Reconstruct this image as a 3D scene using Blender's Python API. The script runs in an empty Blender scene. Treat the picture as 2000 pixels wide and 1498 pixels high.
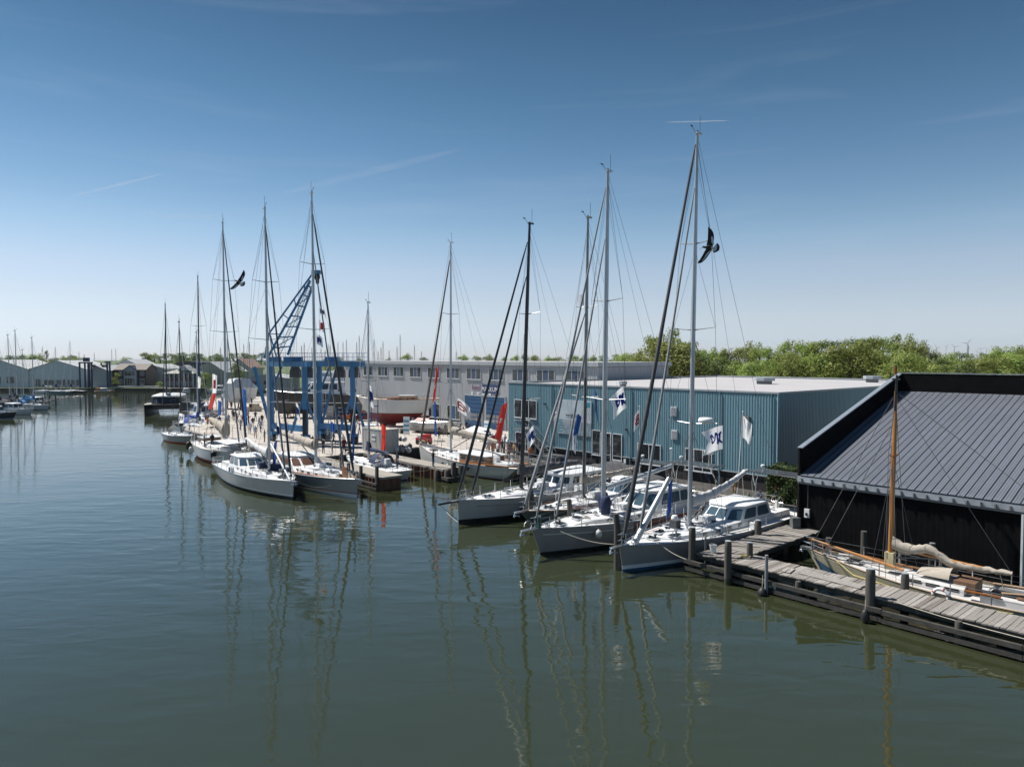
import bpy, bmesh, math, random
from mathutils import Vector, Matrix, noise
R = math.radians
random.seed(7)
S = bpy.context.scene
C = S.collection

# ------------------------------------------------------------------ camera
CAM_H = 12.0
FPX = 1388.0                      # focal length in pixels of a 2000 px wide frame
PITCH = math.atan((749 - 698) / FPX)
cam_d = bpy.data.cameras.new('camera')
cam_d.sensor_width = 36.0
cam_d.lens = FPX / 2000 * 36.0
cam_d.clip_start = 0.5
cam_d.clip_end = 60000
cam = bpy.data.objects.new('camera', cam_d)
C.objects.link(cam)
cam.location = (0, 0, CAM_H)
cam.rotation_euler = (R(90) - PITCH, 0, 0)
S.camera = cam

# ------------------------------------------------------------------ sky, sun, exposure
SUN_EL, SUN_AZ = R(55), R(-64)    # azimuth from +Y towards +X
sun_dir = Vector((math.sin(SUN_AZ) * math.cos(SUN_EL), math.cos(SUN_AZ) * math.cos(SUN_EL), math.sin(SUN_EL)))
W = bpy.data.worlds.new('World')
S.world = W
W.use_nodes = True
wn, wl = W.node_tree.nodes, W.node_tree.links
wn.clear()
sky = wn.new('ShaderNodeTexSky'); sky.sky_type = 'NISHITA'; sky.sun_disc = False
sky.sun_elevation = SUN_EL; sky.sun_rotation = SUN_AZ
sky.altitude = 0; sky.air_density = 1.0; sky.dust_density = 0.2; sky.ozone_density = 3.0
geo = wn.new('ShaderNodeTexCoord')
# thin high cirrus: long streaks of slightly whiter sky
mp = wn.new('ShaderNodeMapping'); mp.inputs['Scale'].default_value = (1.2, 2.0, 16.0); mp.inputs['Rotation'].default_value = (0.05, 0.10, 0.3)
nz = wn.new('ShaderNodeTexNoise'); nz.inputs['Scale'].default_value = 1.7; nz.inputs['Detail'].default_value = 6; nz.inputs['Roughness'].default_value = 0.55
nz.inputs['Distortion'].default_value = 0.6
cr = wn.new('ShaderNodeValToRGB'); cr.color_ramp.elements[0].position = 0.55; cr.color_ramp.elements[1].position = 0.85
cr.color_ramp.elements[0].color = (0, 0, 0, 1); cr.color_ramp.elements[1].color = (0.09, 0.09, 0.09, 1)
hs = wn.new('ShaderNodeHueSaturation'); hs.inputs['Saturation'].default_value = 1.0; hs.inputs['Value'].default_value = 1.0
mx = wn.new('ShaderNodeMix'); mx.data_type = 'RGBA'; mx.inputs[7].default_value = (3.6, 3.9, 4.2, 1)
bg = wn.new('ShaderNodeBackground'); bg.inputs['Strength'].default_value = 0.15
wo = wn.new('ShaderNodeOutputWorld')
wl.new(geo.outputs['Generated'], mp.inputs['Vector']); wl.new(mp.outputs[0], nz.inputs['Vector']); wl.new(nz.outputs[0], cr.inputs[0])
# clear maritime air: a bluer, paler rim and a deeper blue dome, the same all the way round
sp = wn.new('ShaderNodeSeparateXYZ'); wl.new(geo.outputs['Generated'], sp.inputs[0])
el = wn.new('ShaderNodeValToRGB'); wl.new(sp.outputs[2], el.inputs[0]); ee = el.color_ramp.elements
ee[0].position = 0.0; ee[0].color = (0.477, 0.531, 0.74, 1); ee[1].position = 0.432; ee[1].color = (0.145, 0.238, 0.27, 1)
for p_, c_ in ((0.018, (0.477, 0.531, 0.732)), (0.052, (0.537, 0.515, 0.601)), (0.079, (0.567, 0.515, 0.551)), (0.121, (0.585, 0.53, 0.532)), (0.161, (0.505, 0.518, 0.51)), (0.214, (0.38, 0.445, 0.455)), (0.276, (0.285, 0.38, 0.405)), (0.336, (0.215, 0.325, 0.345))):
    q_ = ee.new(p_); q_.color = (*c_, 1)
tn = wn.new('ShaderNodeMix'); tn.data_type = 'RGBA'; tn.blend_type = 'MULTIPLY'; tn.inputs[0].default_value = 1.0
wl.new(sky.outputs[0], tn.inputs[6]); wl.new(el.outputs[0], tn.inputs[7])
wl.new(tn.outputs[2], hs.inputs['Color']); wl.new(hs.outputs[0], mx.inputs[6]); wl.new(cr.outputs[0], mx.inputs[0])
wl.new(mx.outputs[2], bg.inputs['Color']); wl.new(bg.outputs[0], wo.inputs['Surface'])

sun_l = bpy.data.lights.new('sun', 'SUN'); sun_l.energy = 5.0; sun_l.angle = R(0.53); sun_l.color = (1.0, 0.955, 0.89)
sun = bpy.data.objects.new('sun', sun_l); C.objects.link(sun)
sun.rotation_euler = (-sun_dir).to_track_quat('-Z', 'Y').to_euler()
sun.location = (-60, 60, 120)
S.view_settings.view_transform = 'Standard'; S.view_settings.look = 'None'
S.view_settings.exposure = 0.45; S.view_settings.gamma = 1.0
S.view_settings.use_curve_mapping = False
S.cycles.max_bounces = 6; S.cycles.diffuse_bounces = 2; S.cycles.glossy_bounces = 4; S.cycles.transmission_bounces = 4
S.cycles.transparent_max_bounces = 6; S.cycles.volume_bounces = 0
S.cycles.caustics_reflective = False; S.cycles.caustics_refractive = False
S.cycles.use_denoising = True; S.cycles.sample_clamp_indirect = 4.0

# ------------------------------------------------------------------ measuring the place
UA = R(-49.0)                                    # the quay and the halls run along this heading
U = Vector((math.cos(UA), math.sin(UA), 0)); V = Vector((-math.sin(UA), math.cos(UA), 0))
HU, HV = UA, UA + R(90)
ORG = Vector((-0.4, 81.0, 0))                    # front corner of the blue-green hall
def AB(a, b, z=0.0):
    p = ORG + U * a + V * b
    return Vector((p.x, p.y, z))
def ray(px, py):
    x, y = (px - 1000) / FPX, (749 - py) / FPX
    cp, sp = math.cos(PITCH), math.sin(PITCH)
    return Vector((x, cp + y * sp, -sp + y * cp))
def G(px, py, z=0.0):                            # the point at height z that was surveyed at a photo pixel
    d = ray(px, py); t = (z - CAM_H) / d.z
    return Vector((d.x * t, d.y * t, z))
def D(px, py, Y):                                # the same at a known distance
    d = ray(px, py); t = Y / d.y
    return Vector((d.x * t, Y, CAM_H + d.z * t))

# ------------------------------------------------------------------ mesh helpers
class MB:
    def __init__(s): s.v = []; s.f = []; s.m = []; s.mi = 0
    def add(s, vs, fs, mi=None):
        o = len(s.v); s.v += [tuple(v) for v in vs]
        for f in fs: s.f.append(tuple(i + o for i in f)); s.m.append(s.mi if mi is None else mi)
        return s
    def box(s, c, d, rz=0.0, mi=None, ry=0.0):
        x, y, z = d[0] / 2, d[1] / 2, d[2] / 2
        vs = [Vector((a, b, e)) for a in (-x, x) for b in (-y, y) for e in (-z, z)]
        if rz or ry:
            M = Matrix.Rotation(rz, 3, 'Z') @ Matrix.Rotation(ry, 3, 'Y'); vs = [M @ v for v in vs]
        c = Vector(c); vs = [v + c for v in vs]
        return s.add(vs, [(0, 1, 3, 2), (4, 6, 7, 5), (0, 4, 5, 1), (2, 3, 7, 6), (0, 2, 6, 4), (1, 5, 7, 3)], mi)
    def frame(s, p, q, upv=(0, 0, 1)):
        d = (Vector(q) - Vector(p)); L = d.length; d = d / L if L else Vector((0, 0, 1))
        up = Vector(upv)
        if abs(d.dot(up)) > 0.98: up = Vector((1, 0, 0))
        x = d.cross(up).normalized(); y = x.cross(d).normalized()
        return d, x, y
    def bar(s, p, q, w, h=None, mi=None):
        h = h or w; p, q = Vector(p), Vector(q); d, x, y = s.frame(p, q)
        vs = [e + x * a * w / 2 + y * b * h / 2 for e in (p, q) for a, b in ((-1, -1), (1, -1), (1, 1), (-1, 1))]
        return s.add(vs, [(3, 2, 1, 0), (4, 5, 6, 7), (0, 1, 5, 4), (1, 2, 6, 5), (2, 3, 7, 6), (3, 0, 4, 7)], mi)
    def tube(s, p, q, r0, r1=None, n=8, mi=None, sq=1.0):
        r1 = r0 if r1 is None else r1; p, q = Vector(p), Vector(q); d, x, y = s.frame(p, q)
        vs = []
        for e, r in ((p, r0), (q, r1)):
            for k in range(n):
                a = 2 * math.pi * k / n; vs.append(e + x * math.cos(a) * r * sq + y * math.sin(a) * r)
        fs = [(k, (k + 1) % n, n + (k + 1) % n, n + k) for k in range(n)] + [tuple(range(n))[::-1], tuple(range(n, 2 * n))]
        return s.add(vs, fs, mi)
    def path(s, pts, r, n=6, mi=None, closed=False):
        pts = [Vector(p) for p in pts]; N = len(pts)
        rs = r if isinstance(r, (list, tuple)) else [r] * N
        rings = []
        for i, p in enumerate(pts):
            a = pts[(i - 1) % N] if (i or closed) else p
            b = pts[(i + 1) % N] if (i < N - 1 or closed) else p
            d, x, y = s.frame(a, b)
            rings.append([p + x * math.cos(2 * math.pi * k / n) * rs[i] + y * math.sin(2 * math.pi * k / n) * rs[i] for k in range(n)])
        return s.loft(rings, mi=mi, loop=closed, cap=not closed)
    def loft(s, rings, mi=None, loop=False, cap=True, closed=True):
        n = len(rings[0]); N = len(rings); vs = [p for r_ in rings for p in r_]; fs = []
        for i in range(N if loop else N - 1):
            j = (i + 1) % N
            for k in range(n if closed else n - 1):
                fs.append((i * n + k, i * n + (k + 1) % n, j * n + (k + 1) % n, j * n + k))
        if cap and not loop:
            fs += [tuple(range(n))[::-1], tuple(range((N - 1) * n, N * n))]
        return s.add(vs, fs, mi)
    def prism(s, poly, z0, z1, mi=None):
        n = len(poly)
        vs = [(p[0], p[1], z0) for p in poly] + [(p[0], p[1], z1) for p in poly]
        return s.add(vs, [(k, (k + 1) % n, n + (k + 1) % n, n + k) for k in range(n)] + [tuple(range(n))[::-1], tuple(range(n, 2 * n))], mi)
    def slab(s, pts, nrm, t, mi=None):              # a polygon given thickness t along nrm
        nrm = Vector(nrm) * t; n = len(pts)
        vs = [Vector(p) for p in pts] + [Vector(p) + nrm for p in pts]
        return s.add(vs, [(k, (k + 1) % n, n + (k + 1) % n, n + k) for k in range(n)] + [tuple(range(n))[::-1], tuple(range(n, 2 * n))], mi)
    def lathe(s, prof, c=(0, 0, 0), n=12, mi=None, ax=None):
        c = Vector(c); rings = []
        for r, z in prof:
            ring = [Vector((math.cos(2 * math.pi * k / n) * r, math.sin(2 * math.pi * k / n) * r, z)) for k in range(n)]
            if ax is not None: ring = [ax @ p for p in ring]
            rings.append([p + c for p in ring])
        return s.loft(rings, mi=mi)
    def ball(s, c, r, n=10, mi=None, sc=(1, 1, 1)):
        m = max(4, n // 2); prof = [(math.sin(math.pi * i / m) * r + 1e-4, -math.cos(math.pi * i / m) * r) for i in range(m + 1)]
        o = len(s.v); s.lathe(prof, (0, 0, 0), n, mi)
        for i in range(o, len(s.v)): s.v[i] = (s.v[i][0] * sc[0] + c[0], s.v[i][1] * sc[1] + c[1], s.v[i][2] * sc[2] + c[2])
        return s
    def mesh(s, name, mats, smooth=0.0):
        me = bpy.data.meshes.new(name); me.from_pydata(s.v, [], s.f)
        mats = mats if isinstance(mats, (list, tuple)) else [mats]
        for m in mats: me.materials.append(m)
        if len(mats) > 1: me.polygons.foreach_set('material_index', s.m)
        bm = bmesh.new(); bm.from_mesh(me); bmesh.ops.recalc_face_normals(bm, faces=bm.faces); bm.to_mesh(me); bm.free()
        if smooth:
            me.polygons.foreach_set('use_smooth', [True] * len(me.polygons)); me.set_sharp_from_angle(angle=smooth)
        me.update(); return me
    def build(s, name, mats, parent=None, smooth=0.0):
        return ob(name, s.mesh(name, mats, smooth), parent)
def ob(name, me, parent=None, loc=None, rz=None):
    o = bpy.data.objects.new(name, me); C.objects.link(o)
    if parent is not None: o.parent = parent
    if loc is not None: o.location = loc
    if rz is not None: o.rotation_euler = (0, 0, rz)
    return o
def tag(o, label, cat, group=None):
    o['label'] = label; o['category'] = cat
    if group: o['group'] = group
    return o
def thing(name, label, cat, loc=(0, 0, 0), rz=0.0, group=None):
    o = bpy.data.objects.new(name, None); C.objects.link(o); o.location = loc; o.rotation_euler = (0, 0, rz)
    o.empty_display_size = 0.3
    return tag(o, label, cat, group)
def struct(o): o['kind'] = 'structure'; return o
def stuff(o): o['kind'] = 'stuff'; return o
def copy_tree(o, parent=None):
    c = o.copy(); C.objects.link(c); c.parent = parent
    for ch in list(o.children): copy_tree(ch, c)
    return c
ORD = 'first second third fourth fifth sixth seventh eighth ninth tenth eleventh twelfth thirteenth fourteenth fifteenth sixteenth seventeenth eighteenth nineteenth twentieth twenty-first twenty-second twenty-third twenty-fourth twenty-fifth twenty-sixth twenty-seventh twenty-eighth twenty-ninth thirtieth'.split()
COUNT = {}
def nth(key):
    COUNT[key] = COUNT.get(key, 0) + 1; return ORD[COUNT[key] - 1]
def one(name, fn, mats, parent=None, smooth=0.0):
    m = MB(); fn(m); return m.build(name, mats, parent, smooth)

# ------------------------------------------------------------------ materials
MATS = {}
def mat(name, col, rough=0.5, metal=0.0, var=0.0, scale=3.0, bump=0.0, streak=False, spec=0.5, wear=None, coat=0.0):
    """Principled with noise in colour, optional bump, vertical streaks and worn patches of another colour."""
    if name in MATS: return MATS[name]
    m = bpy.data.materials.new(name); m.use_nodes = True; MATS[name] = m
    n, l = m.node_tree.nodes, m.node_tree.links; b = n['Principled BSDF']
    b.inputs['Roughness'].default_value = rough; b.inputs['Metallic'].default_value = metal
    b.inputs['Specular IOR Level'].default_value = spec; b.inputs['Coat Weight'].default_value = coat
    b.inputs['Base Color'].default_value = (*col, 1)
    if var or bump or wear:
        tc = n.new('ShaderNodeTexCoord'); mpn = n.new('ShaderNodeMapping')
        if streak: mpn.inputs['Scale'].default_value = (1, 1, 0.12)
        l.new(tc.outputs['Object'], mpn.inputs[0])
        nt = n.new('ShaderNodeTexNoise'); nt.inputs['Scale'].default_value = scale; nt.inputs['Detail'].default_value = 5; nt.inputs['Roughness'].default_value = 0.6
        l.new(mpn.outputs[0], nt.inputs['Vector'])
        ra = n.new('ShaderNodeValToRGB'); e = ra.color_ramp.elements
        e[0].position = 0.3; e[1].position = 0.7
        e[0].color = (*[max(0, c * (1 - var)) for c in col], 1); e[1].color = (*[min(1, c * (1 + var)) for c in col], 1)
        l.new(nt.outputs[0], ra.inputs[0]); last = ra.outputs[0]
        if wear:
            n2 = n.new('ShaderNodeTexNoise'); n2.inputs['Scale'].default_value = scale * 0.6; n2.inputs['Detail'].default_value = 8; n2.inputs['Roughness'].default_value = 0.7
            l.new(mpn.outputs[0], n2.inputs['Vector'])
            r2 = n.new('ShaderNodeValToRGB'); r2.color_ramp.elements[0].position = wear[1]; r2.color_ramp.elements[1].position = wear[1] + 0.12
            mxn = n.new('ShaderNodeMix'); mxn.data_type = 'RGBA'; mxn.inputs[7].default_value = (*wear[0], 1)
            l.new(n2.outputs[0], r2.inputs[0]); l.new(r2.outputs[0], mxn.inputs[0]); l.new(last, mxn.inputs[6]); last = mxn.outputs[2]
        l.new(last, b.inputs['Base Color'])
        if bump:
            bn = n.new('ShaderNodeBump'); bn.inputs['Strength'].default_value = 0.6; bn.inputs['Distance'].default_value = bump
            n3 = n.new('ShaderNodeTexNoise'); n3.inputs['Scale'].default_value = scale * 3; n3.inputs['Detail'].default_value = 4
            l.new(mpn.outputs[0], n3.inputs['Vector']); l.new(n3.outputs[0], bn.inputs['Height']); l.new(bn.outputs[0], b.inputs['Normal'])
    return m
M_white = mat('white_gelcoat', (0.72, 0.73, 0.74), 0.3, var=0.06, scale=1.5)
M_deck = mat('deck_paint', (0.66, 0.67, 0.67), 0.6, var=0.10, scale=2.2, wear=((0.5, 0.5, 0.48), 0.66))
M_alu = mat('bare_aluminium', (0.27, 0.27, 0.275), 0.45, 0.1, var=0.12, scale=0.8, streak=True)
M_alu2 = mat('light_grey_paint', (0.40, 0.40, 0.395), 0.38, 0.0, var=0.07, scale=0.8, streak=True)
M_aludark = mat('dark_grey_paint', (0.16, 0.17, 0.175), 0.4, 0.2, var=0.1, scale=0.9, streak=True)
M_spar = mat('spar_aluminium', (0.50, 0.53, 0.56), 0.35, 0.35, var=0.06, scale=2)
M_steel = mat('stainless_steel', (0.60, 0.61, 0.62), 0.25, 0.9)
M_wire = mat('rigging_wire', (0.10, 0.105, 0.11), 0.6)
M_black = mat('black_paint', (0.012, 0.012, 0.014), 0.35)
M_carbon = mat('black_carbon', (0.016, 0.017, 0.02), 0.3, var=0.2, scale=4)
M_glass = mat('dark_window_glass', (0.02, 0.026, 0.032), 0.06, spec=0.8)
M_tint = mat('blue_tinted_window', (0.05, 0.09, 0.12), 0.05, spec=1.0)
M_navy = mat('navy_canvas', (0.016, 0.028, 0.075), 0.8, var=0.2, scale=5, bump=0.01)
M_greycan = mat('grey_canvas', (0.07, 0.072, 0.078), 0.85, var=0.15, scale=5, bump=0.01)
M_beige = mat('beige_canvas', (0.38, 0.34, 0.285), 0.85, var=0.10, scale=3, bump=0.01)
M_sail = mat('white_sailcloth', (0.58, 0.58, 0.59), 0.7, var=0.08, scale=2, bump=0.01)
M_teak = mat('teak_deck', (0.32, 0.22, 0.14), 0.65, var=0.15, scale=8)
M_varn = mat('varnished_wood', (0.24, 0.10, 0.035), 0.25, var=0.25, scale=5, streak=True, coat=0.4)
M_pine = mat('oiled_pine_spar', (0.42, 0.19, 0.055), 0.4, var=0.18, scale=4, streak=True)
M_red = mat('red_antifouling', (0.20, 0.022, 0.02), 0.6, var=0.15, scale=2)
M_redb = mat('bright_red_paint', (0.42, 0.05, 0.03), 0.5, var=0.1)
M_blueb = mat('blue_antifouling', (0.02, 0.08, 0.16), 0.5, var=0.3, scale=3)
M_rope = mat('pale_rope', (0.5, 0.46, 0.38), 0.9, var=0.15, scale=20)
M_rub = mat('black_rubber', (0.015, 0.015, 0.016), 0.55)
M_fend = mat('white_fender', (0.62, 0.62, 0.60), 0.5, var=0.08)
M_solar = mat('solar_panel', (0.07, 0.075, 0.085), 0.2, var=0.15, scale=2)
M_plast = mat('white_plastic', (0.75, 0.76, 0.77), 0.4)
M_furl = mat('furled_grey_sail', (0.24, 0.25, 0.265), 0.7, var=0.12, scale=3, bump=0.01)
M_green = mat('green_canvas', (0.04, 0.12, 0.07), 0.8, var=0.2)
# ------------------------------------------------------------------ water
def make_water():
    m = bpy.data.materials.new('harbour_water'); m.use_nodes = True
    n, l = m.node_tree.nodes, m.node_tree.links; b = n['Principled BSDF']
    b.inputs['Roughness'].default_value = 0.045; b.inputs['IOR'].default_value = 2.05
    tc = n.new('ShaderNodeTexCoord')
    cn = n.new('ShaderNodeTexNoise'); cn.inputs['Scale'].default_value = 0.05; cn.inputs['Detail'].default_value = 3
    l.new(tc.outputs['Object'], cn.inputs['Vector'])
    ra = n.new('ShaderNodeValToRGB'); ra.color_ramp.elements[0].color = (0.026, 0.033, 0.0145, 1); ra.color_ramp.elements[1].color = (0.034, 0.041, 0.0195, 1)
    l.new(cn.outputs[0], ra.inputs[0]); l.new(ra.outputs[0], b.inputs['Base Color'])
    def wave(scale, sx, sy, rot, det, dist, rough=0.5):
        mp = n.new('ShaderNodeMapping'); mp.inputs['Scale'].default_value = (sx, sy, 1); mp.inputs['Rotation'].default_value = (0, 0, rot)
        nt = n.new('ShaderNodeTexNoise'); nt.inputs['Scale'].default_value = scale; nt.inputs['Detail'].default_value = det; nt.inputs['Distortion'].default_value = dist
        nt.inputs['Roughness'].default_value = rough
        l.new(tc.outputs['Object'], mp.inputs[0]); l.new(mp.outputs[0], nt.inputs['Vector']); return nt.outputs[0]
    def mul(a, k):
        q = n.new('ShaderNodeMath'); q.operation = 'MULTIPLY'; l.new(a, q.inputs[0])
        if isinstance(k, float): q.inputs[1].default_value = k
        else: l.new(k, q.inputs[1])
        return q.outputs[0]
    def plus(a, c):
        q = n.new('ShaderNodeMath'); q.operation = 'ADD'; l.new(a, q.inputs[0]); l.new(c, q.inputs[1]); return q.outputs[0]
    gust = wave(0.035, 1, 2.2, 0.3, 3, 0.5)
    gr = n.new('ShaderNodeMapRange'); gr.inputs[1].default_value = 0.35; gr.inputs[2].default_value = 0.65; gr.inputs[3].default_value = 0.55; gr.inputs[4].default_value = 1.35
    l.new(gust, gr.inputs[0])
    swell = mul(wave(0.42, 0.45, 1.25, 0.28, 1, 0.3), 0.030)
    rip = mul(wave(1.05, 0.5, 1.2, 0.2, 1, 0.6), 0.0165)
    fine = mul(wave(6.0, 0.7, 1.1, 0.2, 1, 0.2), 0.0009)
    h = mul(plus(plus(swell, rip), fine), gr.outputs[0])
    bn = n.new('ShaderNodeBump'); bn.inputs['Strength'].default_value = 1.0; bn.inputs['Distance'].default_value = 1.0
    l.new(h, bn.inputs['Height']); l.new(bn.outputs[0], b.inputs['Normal'])
    mb = MB(); mb.add([(-11000, -120, 0), (11000, -120, 0), (11000, 12000, 0), (-11000, 12000, 0)], [(0, 1, 2, 3)])
    return struct(mb.build('water', m))
make_water()

# ------------------------------------------------------------------ land and yard
M_grass = mat('meadow', (0.075, 0.105, 0.035), 0.9, var=0.45, scale=0.02, wear=((0.16, 0.15, 0.09), 0.58))
M_quay = mat('old_quay_wall', (0.07, 0.06, 0.05), 0.8, var=0.3, scale=1.5, streak=True)
M_yard = mat('yard_concrete', (0.43, 0.392, 0.352), 0.85, var=0.10, scale=0.35, wear=((0.37, 0.34, 0.31), 0.53))
M_joint = mat('concrete_joint', (0.26, 0.235, 0.21), 0.9, var=0.1)
QZ = 1.1
edge = [AB(80, -4), AB(-10, -4), AB(-10, -20.5), AB(-50, -20.5), AB(-72, -13), AB(-97, -6), Vector((-80, 188, 0)), Vector((-64, 205, 0)), Vector((-74, 252, 0)), Vector((-700, 252, 0))]
land = [(p.x, p.y) for p in edge] + [(-2600, 600), (-2600, 2500), (2600, 2500), (2600, 60), (120, 20)]
mb = MB(); mb.prism(land, -1.0, QZ - 0.004); mb.m[-1] = 1
struct(mb.build('ground', [M_quay, M_grass]))
yard = [(p.x, p.y) for p in edge[:7]] + [(-64, 204.9), (-30, 215), (10, 200), (40, 150), (95, 110)]
mb = MB()
n_ = len(yard); mb.add([(p[0], p[1], QZ) for p in yard], [tuple(range(n_))])
yo = struct(mb.build('yard_pavement', [M_yard]))
# concrete slabs of the yard: recessed joint lines laid as thin strips, and a lighter kerb along the quay
mb = MB()
for i in range(len(edge[:7]) - 1):
    p, q = edge[i], edge[i + 1]; d = (q - p).normalized(); nn = Vector((d.y, -d.x, 0))
    c = (p + q) / 2; side = nn if (Vector((-30, 100, 0)) - c).dot(nn) > 0 else -nn
    mb.bar(p + side * 0.25 + Vector((0, 0, QZ + 0.03)), q + side * 0.25 + Vector((0, 0, QZ + 0.03)), 0.5, 0.22)
struct(mb.build('quay_kerb', mat('quay_cap', (0.33, 0.31, 0.28), 0.85, var=0.15, scale=1.0, bump=0.01)))
mb = MB()
for a in range(-94, -12, 5):
    mb.bar(AB(a, -19.5 if a > -50 else -19.5 + (-50 - a) * 0.34, QZ + 0.004), AB(a, 30, QZ + 0.004), 0.05, 0.004)
for b in range(-15, 26, 5):
    mb.bar(AB(-90 if b > -5 else -52, b, QZ + 0.009), AB(-12, b, QZ + 0.009), 0.05, 0.004)
struct(mb.build('pavement_joint_line', M_joint))

mb = MB(); mb.add([AB(1.5, -3.45, QZ + .02), AB(60, -3.45, QZ + .02), AB(60, 3, QZ + .02), AB(1.5, 3, QZ + .02)], [(0, 1, 2, 3)])
struct(mb.build('quay_path', mat('dark_quay_paving', (0.06, 0.057, 0.052), 0.9, var=0.3, scale=0.8, wear=((0.12, 0.11, 0.095), 0.6))))  # dark sheet with paler patches over the quay strip along the hall
# ------------------------------------------------------------------ corrugated walls
def corr(m, p, q, z0, z1, pitch=0.25, dep=0.026, mi=None, z0b=None, z1b=None):
    """a trapezoidal-rib sheet wall from p to q, ribs standing out to the right of p->q"""
    p, q = Vector((p[0], p[1], 0)), Vector((q[0], q[1], 0)); L = (q - p).length; d = (q - p) / L; nn = Vector((d.y, -d.x, 0))
    k = max(1, int(L / pitch)); pt = L / k; prof = []
    for i in range(k):
        s0 = i * pt
        prof += [(s0, 0), (s0 + pt * 0.5, 0), (s0 + pt * 0.62, dep), (s0 + pt * 0.88, dep)]
    prof.append((L, 0)); vs = []; fs = []
    for s_, o in prof:
        e = p + d * s_ + nn * o; t = s_ / L
        za = z0 if z0b is None else z0 + (z0b - z0) * t; zb = z1 if z1b is None else z1 + (z1b - z1) * t
        vs += [(e.x, e.y, za), (e.x, e.y, zb)]
    for i in range(len(prof) - 1): fs.append((2 * i, 2 * i + 2, 2 * i + 3, 2 * i + 1))
    m.add(vs, fs, mi)
M_teal = mat('blue_green_cladding', (0.135, 0.25, 0.30), 0.5, var=0.09, scale=0.5, streak=True)
M_plinth = mat('black_plinth', (0.022, 0.021, 0.022), 0.8, var=0.3, scale=1.5)
M_roofw = mat('pale_roof_felt', (0.40, 0.39, 0.395), 0.85, var=0.06, scale=0.25, wear=((0.34, 0.33, 0.335), 0.60))
M_trimg = mat('grey_metal_trim', (0.34, 0.37, 0.39), 0.5, var=0.06)
M_frame = mat('white_window_frame', (0.62, 0.64, 0.66), 0.5)
M_vent = mat('vent_grille', (0.30, 0.31, 0.32), 0.5)

def wall_window(root, o, d, nn, s0, z0, w, h, panes=2, name='window', fm=None, pm=None, mid=None, depth=0.07):
    """a framed window standing on a wall: o wall origin, d along, nn outward"""
    fm = fm or M_frame; pm = pm or M_glass; t = 0.07
    base = o + d * s0 + nn * 0.04
    rz = math.atan2(d.y, d.x)
    m = MB(); c = base + d * (w / 2) + nn * (depth / 2)
    for zz in (z0 + t / 2, z0 + h - t / 2): m.box((c.x, c.y, zz), (w, depth, t), rz)
    for k in range(panes + 1):
        e = base + d * (t / 2 + (w - t) * k / panes) + nn * (depth / 2); m.box((e.x, e.y, z0 + h / 2), (t, depth - 0.004, h - 2 * t), rz)
    f = m.build(name, fm, root)
    pw = (w - t) / panes
    for k in range(panes):
        m = MB(); e = base + d * (t / 2 + pw * (k + 0.5)) + nn * 0.025
        m.box((e.x, e.y, z0 + h / 2), (pw - t, 0.03, h - 2 * t), rz)
        m.build('pane', (mid if (mid and k == panes // 2 and panes == 3) else pm), f)
    m = MB(); e = base + d * (w / 2) + nn * 0.07; m.box((e.x, e.y, z0 - 0.03), (w + 0.12, 0.16, 0.05), rz); m.build('sill', M_trimg, f)
    return f

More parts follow.
